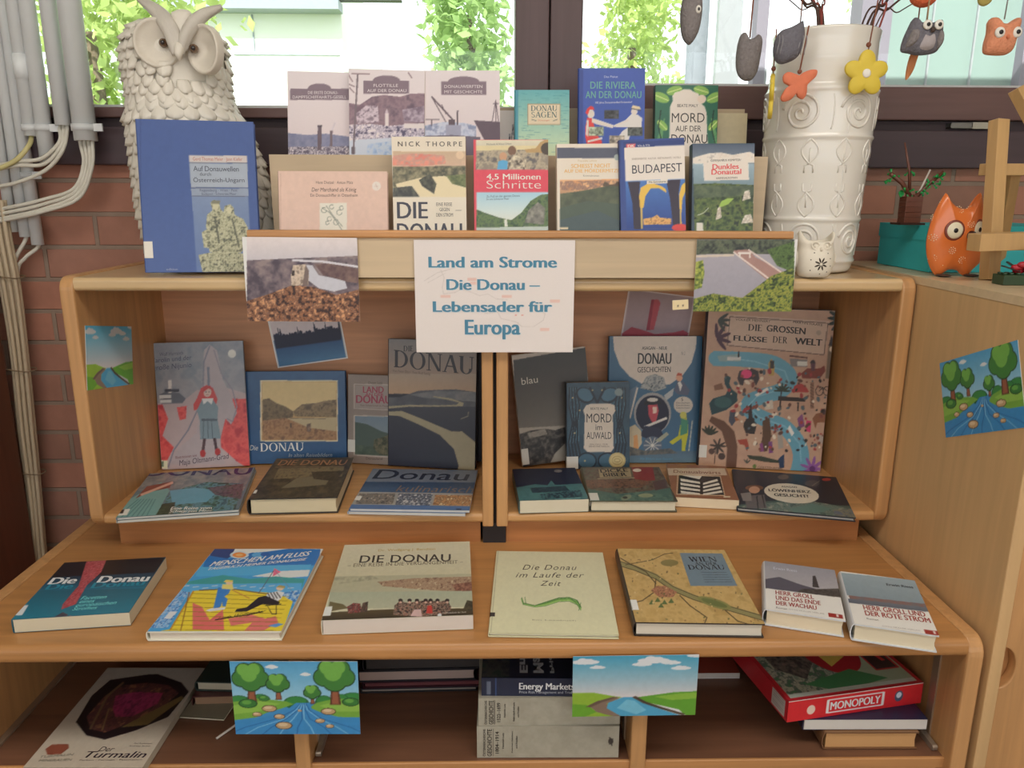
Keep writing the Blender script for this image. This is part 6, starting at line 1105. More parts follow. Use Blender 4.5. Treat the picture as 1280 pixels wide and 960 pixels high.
def a_gesch(A):
    A.frame(600, 360, .3125); A.box(490, 180, 900, 760, (62, 96, 122)); A.poly([(532, 180), (538, 250), (560, 310), (600, 355), (650, 385), (700, 395), (760, 385), (810, 350), (845, 300), (862, 240), (866, 180)], (200, 184, 170)); K = (44, 42, 44)
    A.text('ASAGAN – NEUE', 648, 247, 748, 247, 13, K, bold=.02); A.text('DONAU', 632, 304, 764, 304, 44, K, bold=.03); A.text('GESCHICHTEN', 630, 338, 762, 336, 22, K, bold=.01); A.text('Nr. 2', 805, 268, 820, 268, 14, (120, 110, 104))
    A.ell(690, 500, 74, 82, (150, 146, 144)); A.ell(690, 505, 66, 76, (30, 36, 56)); A.mottle([(640, 400), (665, 355), (700, 345), (735, 358), (745, 400), (700, 415)], [(66, 74, 80), (176, 172, 166), (100, 106, 110)], 6); A.poly([(735, 430), (775, 400), (770, 430), (745, 450)], (170, 170, 168)); A.poly([(580, 420), (630, 390), (600, 500), (590, 560)], (90, 110, 130)); A.line([(630, 400), (600, 520)], 7, (190, 180, 170))
    A.poly([(672, 470), (685, 458), (708, 460), (715, 490), (705, 530), (690, 540), (675, 510)], (176, 70, 80)); A.poly([(690, 475), (708, 475), (706, 500), (692, 502)], (214, 186, 170)); A.poly([(655, 465), (670, 440), (710, 442), (725, 462), (690, 468)], (32, 32, 40)); A.ell(690, 447, 22, 8, (200, 190, 180)); A.line([(660, 555), (745, 520)], 10, (206, 196, 186)); A.poly([(640, 590), (660, 550), (720, 560), (740, 600), (690, 610)], (40, 46, 66))
    A.poly([(775, 410), (790, 370), (812, 375), (838, 410), (830, 430), (790, 425)], (88, 92, 110)); A.poly([(790, 380), (800, 372), (808, 390), (800, 415)], (206, 198, 190)); A.ell(796, 360, 13, 14, (206, 150, 120)); A.poly([(784, 352), (790, 340), (806, 342), (808, 352)], (176, 80, 60))
    A.ell(812, 468, 38, 34, (196, 182, 168)); A.text('5', 804, 452, 812, 452, 12, K); 
    for y in (462, 472, 482): A.text('Geschichten', 784, y, 838, y, 6, (90, 84, 80))
    A.poly([(800, 500), (824, 498), (828, 545), (806, 550)], (170, 166, 70)); A.ell(812, 508, 13, 14, (190, 180, 90)); A.poly([(800, 548), (832, 545), (830, 590), (820, 640), (822, 665), (806, 665), (806, 600), (770, 625), (756, 615), (792, 590)], (176, 172, 50)); A.poly([(803, 520), (832, 530), (828, 580), (800, 590)], (70, 130, 104)); A.line([(848, 530), (832, 668)], 4, (180, 176, 160))
    A.poly([(590, 560), (620, 545), (645, 570), (648, 620), (620, 660), (590, 650)], (184, 168, 140)); A.poly([(615, 590), (630, 585), (635, 640), (615, 645)], (196, 140, 90)); A.ell(690, 628, 38, 36, (84, 96, 112)); 
    for a in np.linspace(0, math.pi, 6): A.line([(690-34*math.cos(a), 628-32*math.sin(a)), (690+34*math.cos(a), 628+32*math.sin(a))], 3, (196, 190, 180))
    A.poly([(700, 610), (745, 575), (755, 585), (720, 615)], (150, 150, 130)); A.grad([(560, 650), (866, 650), (866, 720), (560, 720)], (76, 96, 112), (110, 140, 156)); A.mottle([(590, 630), (660, 650), (760, 640), (790, 660), (590, 670)], [(70, 76, 80), (110, 104, 96)], 6); A.text('Mit Bildern zum Staunen', 640, 688, 770, 688, 10, (90, 140, 170), shear=.3)
book('blue comic-style hardcover with large pale title shield and costumed figures', 0.375, 1.748, HF, 0.220, 0.305, 0.016, 0.5, 6.5, 0, a_gesch, 'hutch', True, (50, 82, 108))
def a_flu(A):
    A.frame(840, 370, .3125); BGc = (176, 140, 118); A.box(90, 40, 720, 760, BGc); A.mottle([(90, 40), (720, 40), (720, 760), (90, 760)], [(168, 132, 112), (184, 150, 126)], 40, alpha=.6); K = (48, 40, 40); BLU = (96, 146, 164)
    A.poly([(180, 235), (260, 225), (330, 240), (450, 262), (490, 300), (495, 345), (470, 385), (400, 400), (345, 420), (330, 440), (380, 470), (440, 490), (500, 530), (540, 600), (540, 660), (500, 720), (480, 720), (490, 640), (470, 580), (420, 530), (350, 505), (290, 470), (285, 420), (330, 385), (420, 365), (440, 330), (420, 300), (330, 275), (180, 260)], BLU)
    RV = [(v.x, v.z) for v in bez([(180, 0, 250), (300, 0, 255), (400, 0, 268), (458, 0, 305), (466, 0, 345), (430, 0, 380), (360, 0, 402), (312, 0, 425), (318, 0, 462), (380, 0, 495), (450, 0, 525), (500, 0, 585), (515, 0, 650), (495, 0, 730)], 5)]
    for q in RV: A.ell(q[0], q[1], 33, 29, BLU)
    A.line(RV, 60, BLU)
    for pts in ([(200, 245), (330, 262), (450, 300), (465, 340), (430, 375), (340, 402), (305, 440), (350, 485), (450, 520), (510, 590), (515, 660)],): A.line(pts, 4, (128, 170, 182))
    A.poly([(222, 75), (628, 102), (608, 238), (218, 200)], (186, 158, 138)); A.line([(232, 84), (622, 110), (606, 236), (222, 198)], 3, (84, 64, 60), closed=True); A.text('VOLKER MEHNERT', 254, 98, 394, 106, 9, K); A.text('MARTIN HAAKE', 484, 108, 602, 121, 9, K)
    A.text('DIE', 304, 138, 358, 141, 26, K, bold=.01, serif=True); A.text('GROSSEN', 378, 141, 532, 154, 26, K, bold=.03); A.text('FLÜSSE', 246, 178, 378, 186, 26, K, bold=.03); A.text('DER', 402, 186, 460, 190, 26, K, serif=True); A.text('WELT', 492, 192, 598, 200, 26, K, bold=.04); A.ell(585, 148, 10, 10, (160, 140, 124))
    def leafs(cx, cy, n, r, a0, a1, c): 
        for k in range(n): a = a0+(a1-a0)*k/(n-1); A.ell(cx+r*.5*math.cos(a), cy+r*.5*math.sin(a), r*.5, r*.12, c, rot=a)
    leafs(180, 170, 5, 60, -1.6, .9, (70, 44, 58)); leafs(690, 95, 6, 70, 1.7, 3.6, (38, 48, 44)); leafs(185, 100, 4, 50, -.6, 1.0, (56, 60, 56)); leafs(560, 690, 9, 52, 0, 5.6, (132, 84, 144)); A.ell(560, 690, 12, 12, (90, 50, 100)); leafs(150, 555, 6, 40, -2.4, -.4, (50, 52, 44)); leafs(440, 380, 7, 34, -3.1, 0, (52, 62, 52)); A.line([(438, 380), (428, 450)], 4, K)
    A.poly([(210, 330), (222, 318), (236, 325), (230, 350), (240, 372), (262, 390), (262, 420), (220, 455), (160, 475), (150, 430), (165, 410), (215, 395), (225, 375), (212, 352)], (40, 66, 72)); A.ell(205, 425, 35, 22, (54, 86, 88)); A.poly([(160, 480), (210, 500), (250, 540), (262, 600), (258, 690), (215, 690), (222, 610), (200, 540), (150, 500)], (96, 66, 52))
    A.poly([(624, 205), (636, 160), (652, 205), (650, 225), (644, 330), (612, 330), (622, 230)], (110, 92, 76)); A.poly([(624, 200), (636, 158), (652, 200)], (52, 44, 46)); A.ell(637, 214, 10, 11, (206, 186, 160))
    def blob(pts, c): A.poly(pts, c)
    blob([(262, 330), (270, 300), (320, 290), (345, 300), (350, 330), (336, 360), (325, 335), (290, 335), (285, 358), (272, 355)], (60, 52, 56)); A.ell(298, 312, 22, 18, (206, 70, 112)); blob([(168, 358), (200, 348), (208, 372), (172, 378)], (120, 84, 66)); blob([(515, 310), (540, 290), (590, 290), (608, 278), (612, 300), (590, 330), (520, 330)], (120, 60, 52)); A.ell(562, 268, 10, 12, (60, 50, 56)); blob([(553, 270), (572, 270), (570, 300), (556, 300)], (90, 60, 70))
    for cx in (588, 618): A.line([(cx+15*math.cos(a), 380+18*math.sin(a)) for a in np.linspace(0, 6.3, 14)], 3, K)
    A.line([(588, 380), (602, 365), (618, 380)], 3, K); A.box(552, 345, 566, 450, (130, 96, 80)); 
    for y in range(352, 448, 12): A.line([(552, y), (566, y+8)], 2, (70, 56, 50))
    blob([(480, 385), (488, 360), (510, 348), (532, 358), (548, 385)], (160, 62, 60)); blob([(424, 400), (530, 408), (532, 422), (424, 418)], K); A.box(430, 420, 436, 455, K); A.box(500, 425, 506, 460, K); blob([(470, 250), (540, 255), (540, 285), (475, 282)], (120, 112, 110)); A.box(500, 262, 540, 280, (196, 190, 180)); A.line([(470, 240), (540, 248)], 6, (90, 60, 56)); blob([(330, 395), (382, 365), (388, 375), (340, 402)], (206, 196, 186)); blob([(385, 270), (398, 250), (410, 275), (408, 318), (388, 318)], (170, 140, 80)); A.box(392, 260, 408, 290, (60, 56, 56)); blob([(368, 425), (402, 415), (405, 450), (372, 455)], (190, 176, 160))
    blob([(308, 440), (318, 430), (322, 480), (338, 520), (330, 552), (295, 548), (285, 520), (305, 490)], (52, 44, 44)); A.ell(312, 515, 26, 22, (44, 42, 42)); blob([(362, 500), (390, 485), (398, 560), (380, 620), (350, 622), (362, 560)], (84, 60, 46)); blob([(560, 490), (575, 470), (600, 465), (635, 480), (632, 510), (622, 540), (612, 505), (580, 505), (572, 530)], (130, 84, 60)); A.ell(606, 462, 8, 12, (70, 50, 52)); blob([(232, 460), (252, 452), (262, 490), (240, 520), (228, 500)], (70, 72, 84)); A.ell(242, 456, 8, 8, (196, 160, 140)); blob([(250, 480), (272, 495), (255, 500)], (150, 90, 60))
    blob([(300, 635), (360, 640), (420, 655), (450, 650), (440, 668), (370, 662), (310, 650)], (52, 56, 44)); blob([(425, 650), (448, 630), (448, 685), (430, 690)], (40, 56, 82)); blob([(262, 575), (300, 570), (308, 600), (300, 620), (290, 595), (272, 592)], (150, 66, 52)); blob([(420, 540), (440, 535), (445, 605), (425, 612)], (150, 140, 130)); blob([(350, 590), (362, 585), (368, 620), (354, 622)], (124, 66, 110)); blob([(385, 582), (400, 580), (404, 625), (388, 628)], (110, 62, 110)); blob([(470, 515), (488, 548), (478, 560), (462, 530)], (214, 206, 196)); blob([(575, 560), (620, 550), (632, 580), (590, 590)], (166, 150, 140)); blob([(500, 490), (520, 470), (530, 520), (508, 530)], (120, 70, 110)); blob([(536, 495), (556, 500), (552, 545), (534, 540)], (190, 60, 100))
    A.scatter([(175, 275), (640, 320), (640, 480), (600, 620), (280, 640), (280, 560)], 170, 3, 8, [K, (90, 60, 52), (120, 70, 60), (80, 90, 96), (150, 60, 60), (206, 190, 170)], 1.3); A.text('GERSTENBERG', 342, 690, 440, 697, 11, (110, 90, 76)); A.ell(330, 680, 7, 9, (90, 110, 60)); leafs(185, 600, 8, 34, 0, 5.8, (58, 50, 46)); A.line([(178, 600), (170, 670)], 3, (58, 50, 46)); A.ell(200, 640, 14, 14, (70, 56, 52)); A.ell(160, 620, 12, 12, (80, 60, 54)); leafs(300, 668, 3, 20, -2.2, -.8, (60, 66, 60))
    A.poly([(182, 240), (270, 232), (275, 262), (190, 262)], (130, 150, 150)); A.box(222, 244, 276, 258, (190, 186, 180)); A.box(264, 222, 270, 246, K)
book('largest children’s picture book, a winding river crowded with animals and people', 0.617, 1.705, HF, 0.279, 0.377, 0.026, -8.0, 3.5, -0.5, a_flu, 'hutch', True, (52, 44, 48), sticker=(0, .865, .06, .945, STK))

# ------------------------------------------------------------------ upper bookcase: lying books
def lying(label, x, y, zb, w, h, t, yaw, art, zone, hard=True, spine=(90, 90, 90), pages=(226, 216, 192), sticker=None, **k):
    """(x, y) is the centre of the cover; the book lies on zb"""
    a = math.radians(yaw); return book(label, x+math.sin(a)*h/2, y-math.cos(a)*h/2, zb+t+0.0006, w, h, t, yaw, 90, 0, art, zone, hard, spine, pages=pages, sticker=sticker, res=1.25, **k)
def a_mag(A):
    A.frame(60, 330, .3542); A.box(200, 700, 740, 940, (92, 110, 116)); A.mottle([(330, 712), (730, 710), (690, 800), (290, 800)], [(104, 108, 112), (140, 134, 128)], 20); A.mottle([(480, 790), (560, 770), (690, 775), (655, 880), (400, 890), (420, 820)], [(56, 84, 92), (92, 134, 146), (70, 100, 84), (44, 60, 56)], 14); A.poly([(430, 800), (520, 790), (600, 800), (560, 840), (440, 850)], (96, 146, 164)); A.mottle([(560, 790), (690, 775), (680, 830), (590, 815)], [(70, 56, 66), (110, 90, 96), (60, 70, 60)], 8); A.mottle([(385, 850), (450, 840), (440, 895), (370, 895)], [(44, 56, 46), (70, 84, 60)], 7)
    A.poly([(215, 905), (290, 830), (400, 770), (430, 800), (385, 880), (370, 900)], (110, 150, 146)); A.poly([(310, 828), (350, 785), (440, 768), (430, 790), (360, 805)], (126, 70, 60)); A.line([(330, 815), (440, 772)], 8, (196, 150, 130)); 
    for k in range(7): A.line([(235+18*k, 900), (320+10*k, 830)], 3, (70, 116, 116))
    A.text('DONAU', 342, 750, 712, 744, 34, (46, 44, 84), bold=.02); W_ = (214, 206, 196)
    for i, t in enumerate(('Eine Reise vom', 'Schwarzen Meer', 'zur Schallaburg')): A.text(t, 432-5*i, 868+10*i, 576+2*i, 866+10*i, 9.5, W_, bold=.02)
    A.poly([(236, 888), (250, 866), (292, 864), (280, 886)], (206, 200, 190)); A.poly([(248, 880), (256, 866), (272, 866), (266, 880)], (40, 36, 40))
lying('topmost of two stacked magazines at the left end of the upper bookcase', -0.655, 1.553, HF+0.0065, 0.229, 0.250, 0.005, 9.7, a_mag, 'hutch', False, (104, 116, 120), pages=(196, 196, 190))
lying('lower magazine whose white edge shows under the top magazine at left end', -0.654, 1.553, HF, 0.229, 0.250, 0.0055, 9.2, lambda A: (A.uv(), A.box(0, 0, 1, 1, (120, 130, 132))), 'hutch', False, (150, 150, 146), pages=(206, 204, 196))
def a_braun(A):
    A.frame(290, 380, .2917); A.mottle([(60, 650), (540, 650), (540, 850), (60, 850)], [(46, 40, 34), (66, 58, 46), (84, 72, 54)], 16); A.mottle([(200, 705), (480, 700), (470, 740), (180, 750)], [(96, 84, 64), (120, 104, 76), (80, 70, 54)], 14); A.poly([(280, 745), (430, 735), (400, 775), (210, 790)], (106, 96, 76)); A.mottle([(340, 720), (480, 715), (440, 760), (350, 750)], [(44, 38, 32), (70, 60, 48)], 8); A.text('DIE DONAU', 194, 692, 488, 690, 22, (150, 106, 74), bold=.015, shear=.1); A.line([(186, 700), (480, 698)], 2, (130, 110, 84)); A.poly([(84, 812), (92, 798), (112, 796), (104, 812)], (206, 200, 190))
lying('thick brown hardcover lying in the left compartment, cream pages facing out', -0.417, 1.575, HF, 0.175, 0.243, 0.034, 2.7, a_braun, 'hutch', True, (52, 44, 38), pages=(222, 206, 172))
def a_kul(A):
    A.frame(290, 380, .2917); A.box(480, 690, 1070, 930, (64, 84, 112)); A.poly([(590, 706), (1060, 708), (1046, 765), (570, 762)], (110, 116, 128)); A.grad([(540, 765), (1050, 768), (1040, 812), (520, 806)], (52, 68, 92), (74, 96, 124)); A.poly([(530, 805), (1036, 812), (1022, 868), (500, 862)], (150, 146, 140))
    A.mottle([(548, 812), (700, 812), (690, 858), (530, 856)], [(60, 66, 72), (140, 124, 108), (96, 96, 96), (180, 160, 140)], 7); A.mottle([(715, 812), (860, 814), (850, 864), (700, 860)], [(150, 150, 156), (66, 72, 86), (196, 190, 186)], 8); A.mottle([(870, 818), (1032, 820), (1020, 866), (860, 862)], [(150, 100, 64), (196, 150, 104), (120, 84, 60), (214, 190, 150)], 7); A.poly([(505, 858), (1024, 866), (1016, 892), (492, 884)], (84, 110, 150)); A.text('Donau', 600, 750, 1012, 758, 40, (38, 44, 62), bold=.01, shear=.1); A.text('kulinarisch', 700, 804, 1034, 810, 26, (126, 104, 90), shear=.2, bold=-.005); A.poly([(522, 838), (532, 822), (560, 824), (548, 842)], (206, 200, 190)); A.box(960, 876, 982, 882, (50, 60, 84))
lying('upper of two stacked cookery magazines right of the thick brown hardcover', -0.173, 1.562, HF+0.0062, 0.243, 0.232, 0.0055, -2.8, a_kul, 'hutch', False, (90, 110, 140), pages=(206, 206, 206))
lying('lower cookery magazine with white edge under the blue food cover', -0.178, 1.560, HF, 0.238, 0.232, 0.0056, -3.2, lambda A: (A.uv(), A.box(0, 0, 1, 1, (130, 140, 156))), 'hutch', False, (160, 164, 172), pages=(210, 208, 204))
def a_teal(A):
    A.frame(600, 360, .3125); A.box(100, 700, 450, 900, (30, 34, 52)); A.grad([(100, 700), (450, 700), (450, 790), (100, 790)], (28, 30, 46), (34, 40, 60)); A.poly([(140, 800), (220, 785), (270, 790), (285, 770), (300, 788), (420, 782), (432, 855), (160, 868)], (66, 106, 108)); A.mottle([(160, 800), (420, 790), (430, 855), (165, 865)], [(60, 98, 102), (80, 122, 120)], 14, alpha=.6); K = (36, 50, 62)
    A.mottle([(200, 800), (340, 792), (360, 812), (210, 820)], [K, (52, 76, 84)], 6); A.mottle([(240, 825), (400, 808), (412, 835), (250, 845)], [K, (66, 106, 108)], 5, sharp=2); A.line([(300, 845), (400, 840)], 3, (110, 150, 150)); A.ell(312, 733, 16, 6, (110, 104, 104))
lying('thick teal and navy paperback lying at the left end of right compartment', 0.109, 1.546, HF, 0.142, 0.184, 0.028, 3.1, a_teal, 'hutch', False, (50, 84, 88), pages=(226, 216, 194))
def a_bib(A):
    A.frame(600, 360, .3125); A.box(370, 700, 800, 890, (70, 64, 52)); A.mottle([(385, 722), (740, 714), (775, 865), (450, 872)], [(66, 58, 48), (96, 76, 62), (84, 88, 72), (110, 92, 74)], 12); A.poly([(410, 800), (560, 825), (760, 800), (775, 865), (450, 872)], (70, 96, 86)); A.mottle([(440, 835), (640, 815), (770, 830), (775, 866), (450, 872)], [(60, 86, 80), (88, 112, 96)], 10); A.poly([(605, 715), (690, 712), (700, 770), (620, 775)], (124, 48, 46)); A.ell(628, 730, 17, 7, (196, 182, 166))
    A.poly([(475, 726), (600, 722), (606, 756), (480, 760)], (150, 132, 100)); A.text('DICKE', 484, 740, 592, 736, 14, (40, 36, 34), bold=.03); A.text('BIBER', 496, 756, 588, 753, 14, (40, 36, 34), bold=.03); A.mottle([(400, 770), (600, 762), (690, 775), (640, 800), (440, 800)], [(56, 46, 42), (120, 84, 62), (90, 70, 58)], 8); A.ell(585, 838, 22, 10, (120, 128, 104), rot=-.3); A.ell(662, 830, 30, 8, (128, 134, 104)); A.ell(580, 838, 10, 5, (60, 60, 52)); A.poly([(690, 775), (740, 765), (750, 800), (700, 810)], (80, 60, 56)); A.line([(470, 764), (620, 760)], 2, (170, 150, 120))
lying('green-brown children’s book with beavers, lying second in the right compartment', 0.279, 1.556, HF, 0.177, 0.200, 0.024, -0.8, a_bib, 'hutch', True, (84, 80, 62), pages=(226, 216, 192), sticker=(0, .80, .1, .99, STK))
def a_abw(A):
    A.frame(840, 370, .3125); A.box(-40, 660, 300, 870, (134, 88, 62)); A.poly([(-20, 690), (210, 690), (220, 718), (-20, 718)], (186, 162, 138)); A.text('Donauabwärts', 6, 708, 196, 714, 12, (120, 70, 52), shear=.1, bold=.005); A.poly([(30, 718), (190, 722), (208, 796), (24, 792)], (34, 32, 34)); W_ = (206, 196, 180)
    for k in range(4): A.poly([(34, 730+16*k), (112, 744+15*k), (112, 752+15*k), (36, 741+16*k)], W_); A.poly([(124, 748+14*k), (180+6*k, 732+15*k), (184+6*k, 741+15*k), (124, 756+14*k)], W_)
    A.poly([(30, 716), (120, 720), (110, 734)], W_); A.line([(24, 716), (192, 722), (210, 798), (20, 792)], 3, (196, 170, 140), closed=True); A.box(205, 800, 232, 806, (196, 176, 150))
lying('brown paperback with black and white leaf panel lying in the right compartment', 0.444, 1.575, HF, 0.134, 0.204, 0.021, -8.6, a_abw, 'hutch', False, (176, 150, 124), pages=(232, 214, 184))
def a_low(A):
    A.frame(840, 370, .3125); A.box(240, 690, 800, 920, (30, 36, 46)); A.poly([(268, 835), (440, 815), (560, 835), (760, 840), (775, 905), (268, 872)], (60, 80, 74)); A.mottle([(280, 840), (520, 815), (640, 835), (770, 870), (760, 895), (268, 868)], [(54, 74, 70), (104, 120, 110), (76, 92, 84), (140, 140, 126)], 10); A.poly([(470, 850), (560, 830), (640, 850), (600, 865), (490, 868)], (84, 112, 104)); A.ell(330, 768, 36, 11, (104, 70, 50)); A.ell(330, 776, 22, 14, (176, 130, 104)); A.poly([(290, 800), (370, 795), (380, 850), (300, 850)], (90, 84, 84)); A.line([(340, 800), (345, 850)], 4, (30, 30, 34)); A.line([(362, 798), (372, 846)], 4, (30, 30, 34)); A.poly([(275, 790), (315, 785), (320, 820), (285, 820)], (120, 112, 108)); A.mottle([(640, 855), (740, 850), (770, 895), (660, 888)], [(52, 66, 92), (120, 116, 90), (80, 90, 110)], 8)
    A.ell(478, 790, 110, 38, (196, 184, 164), rot=.12); A.text('ASAGAN', 438, 766, 500, 769, 6, (40, 36, 40), bold=.02); A.text('LÖWENHERZ', 388, 782, 556, 790, 13, (40, 36, 40), bold=.03); A.text('GESUCHT!', 410, 801, 546, 808, 11, (40, 36, 40), bold=.03); A.ell(617, 735, 18, 6, (150, 56, 50)); A.ell(560, 750, 30, 12, (60, 60, 62)); A.line([(560, 760), (590, 740)], 3, (110, 100, 90)); A.ell(445, 725, 22, 10, (84, 76, 70))
lying('thin dark adventure book with oval speech bubble, rightmost in the upper bookcase', 0.628, 1.541, HF, 0.226, 0.232, 0.009, -14.2, a_low, 'hutch', True, (34, 38, 46), pages=(206, 202, 196))

# ------------------------------------------------------------------ worktop books
WT = 0.7605
def a_fac(A):
    A.frame(0, 660, .3281); A.grad([(20, 100), (640, 100), (640, 370), (20, 370)], (20, 44, 58), (44, 132, 150)); A.poly([(235, 125), (625, 115), (585, 175), (195, 195)], (24, 22, 30)); A.grad([(170, 190), (590, 170), (560, 230), (140, 240)], (26, 48, 64), (40, 110, 130))
    R_ = [(150, 44, 50), (206, 120, 120), (120, 36, 44), (190, 90, 92)]; A.mottle([(330, 128), (405, 124), (385, 170), (330, 220), (290, 290), (235, 310), (240, 290), (300, 220)], R_, 5, sharp=1.6); A.mottle([(205, 340), (240, 320), (262, 330), (230, 350)], [(52, 60, 70), (110, 70, 76)], 5); A.text('Die', 182, 216, 282, 212, 24, (232, 228, 220), bold=.04); A.text('Donau', 368, 211, 560, 204, 25, (232, 228, 220), bold=.04); A.text('Die', 172, 236, 270, 232, 19, (34, 130, 150), bold=.03); A.text('Donau', 345, 231, 545, 219, 20, (34, 130, 150), bold=.03)
    for i, (t, x0, x1, y, y2) in enumerate((('Facetten', 306, 402, 275, 270), ('eines', 300, 356, 289, 286), ('europäischen', 286, 440, 303, 292), ('Stromes', 274, 366, 317, 311))): A.text(t, x0, y, x1, y2, 13, (120, 206, 200), shear=.15, bold=.01)
    A.ell(268, 338, 5, 5, (206, 120, 120)); A.poly([(50, 332), (76, 296), (110, 294), (86, 332)], (226, 224, 218))
lying('teal paperback with a red rope motif, leftmost on the worktop', -0.7145, 1.250, WT, 0.182, 0.202, 0.024, 6.5, a_fac, 'work', False, (30, 90, 104), pages=(216, 208, 184))
def a_men(A):
    A.frame(0, 660, .3281); A.box(560, 60, 1240, 440, (70, 150, 196)); A.poly([(820, 70), (1230, 75), (1222, 110), (790, 110)], (232, 228, 216)); A.poly([(800, 90), (830, 70), (900, 72), (880, 110), (860, 122), (800, 108)], (44, 70, 120)); A.poly([(790, 105), (870, 118), (960, 95), (1010, 92), (1100, 80), (1220, 82), (1210, 140), (1150, 150), (770, 160)], (36, 112, 176)); A.ell(912, 104, 36, 14, (214, 226, 226)); A.ell(912, 104, 26, 10, (222, 130, 60)); A.ell(912, 104, 14, 5, (240, 186, 120)); A.ell(985, 104, 26, 10, (96, 170, 214)); A.ell(1010, 102, 18, 8, (40, 96, 160))
    A.poly([(760, 150), (1185, 140), (1175, 165), (1120, 185), (1000, 180), (745, 185)], (84, 170, 210)); A.poly([(960, 185), (1060, 165), (1180, 160), (1172, 185), (1100, 190)], (236, 234, 226)); A.poly([(715, 205), (850, 180), (950, 195), (1050, 185), (1160, 195), (1150, 225), (700, 232)], (64, 150, 146)); A.poly([(690, 215), (1150, 210), (1140, 260), (660, 265)], (92, 170, 212))
    for k in range(12): x = 700+36*k; A.line([(x, 222+4*(k % 3)), (x+22, 220+4*(k % 3))], 3, (214, 230, 236))
    A.mottle([(600, 290), (690, 240), (720, 245), (640, 380), (580, 380)], [(40, 104, 170), (226, 230, 232), (84, 150, 200)], 6, sharp=2); A.mottle([(1060, 250), (1145, 235), (1130, 290), (1060, 290)], [(44, 110, 176), (206, 224, 232)], 6, sharp=1.5); Yl = (236, 206, 60)
    A.poly([(735, 240), (840, 232), (1060, 250), (1115, 280), (1075, 395), (610, 392), (650, 385)], Yl); A.poly([(735, 285), (770, 300), (800, 350), (850, 310), (855, 390), (735, 388)], (214, 104, 96)); A.poly([(870, 345), (960, 330), (1010, 345), (1050, 335), (1060, 360), (1000, 392), (930, 392), (960, 360), (880, 372)], (214, 112, 104))
    for k in range(9): A.line([(735-10*k, 250+17*k), (1100-6*k, 262+16*k)], 2, (150, 120, 40))
    A.line([(738, 242), (650, 388)], 6, (196, 140, 40)); A.line([(722, 245), (690, 390)], 4, (140, 90, 40)); A.line([(760, 238), (880, 232), (1060, 258)], 4, (120, 90, 50))
    K = (34, 32, 40); B_ = (60, 124, 186); S = (232, 196, 160); A.poly([(832, 226), (880, 232), (872, 250), (850, 265), (842, 300), (812, 310), (822, 270)], B_); A.poly([(818, 270), (850, 258), (868, 270), (860, 300), (848, 298), (846, 275)], B_); A.poly([(848, 215), (886, 214), (890, 235), (846, 232)], (236, 216, 120)); A.ell(874, 208, 14, 9, S); A.poly([(852, 206), (862, 198), (888, 200), (886, 206)], (236, 206, 90)); A.line([(884, 236), (950, 268)], 4, (190, 130, 60)); A.poly([(784, 314), (806, 306), (860, 302), (856, 310), (800, 318)], (240, 236, 230))
    A.poly([(1018, 250), (1060, 240), (1082, 246), (1070, 270), (1048, 285), (1010, 268)], (236, 232, 226))
    for k in range(4): A.line([(1020+11*k, 248-1*k), (1032+12*k, 272-2*k)], 4, K)
    A.poly([(985, 264), (1012, 258), (1066, 282), (1060, 294), (1000, 290), (940, 318), (895, 320), (900, 310), (940, 302)], K); A.ell(1066, 230, 14, 9, S); A.poly([(1052, 226), (1064, 218), (1086, 222), (1084, 230)], (170, 150, 90)); A.line([(1016, 292), (1036, 328), (1052, 328), (1052, 292)], 3, K); A.line([(1010, 296), (1070, 290)], 3, K); A.line([(1046, 158), (985, 250)], 3, (90, 90, 110)); A.poly([(1044, 154), (1070, 168), (1038, 186)], (222, 104, 132)); A.line([(1045, 160), (1130, 262)], 2, (120, 130, 150)); A.line([(820, 350), (880, 340), (950, 330), (1000, 318)], 3, K); A.text('Linda Wolfsgruber', 825, 352, 1010, 322, 12, (46, 40, 40), shear=.4); A.poly([(1020, 372), (1060, 362), (1080, 366), (1050, 378)], (90, 140, 190))
    A.text('MENSCHEN AM FLUSS', 797, 148, 1178, 106, 18, (240, 236, 226), bold=.03, shear=.25); A.text('TAGEBUCH MEINER DONAUREISE', 790, 162, 1166, 124, 10, (240, 236, 226), bold=.03, shear=.25)
    A.poly([(625, 345), (650, 318), (678, 318), (650, 346)], (236, 234, 230))
lying('colourful hardcover with cartoon deckhands on a yellow deck, second on the worktop', -0.4545, 1.260, WT, 0.214, 0.296, 0.017, -0.4, a_men, 'work', True, (222, 214, 190), pages=(224, 216, 202))
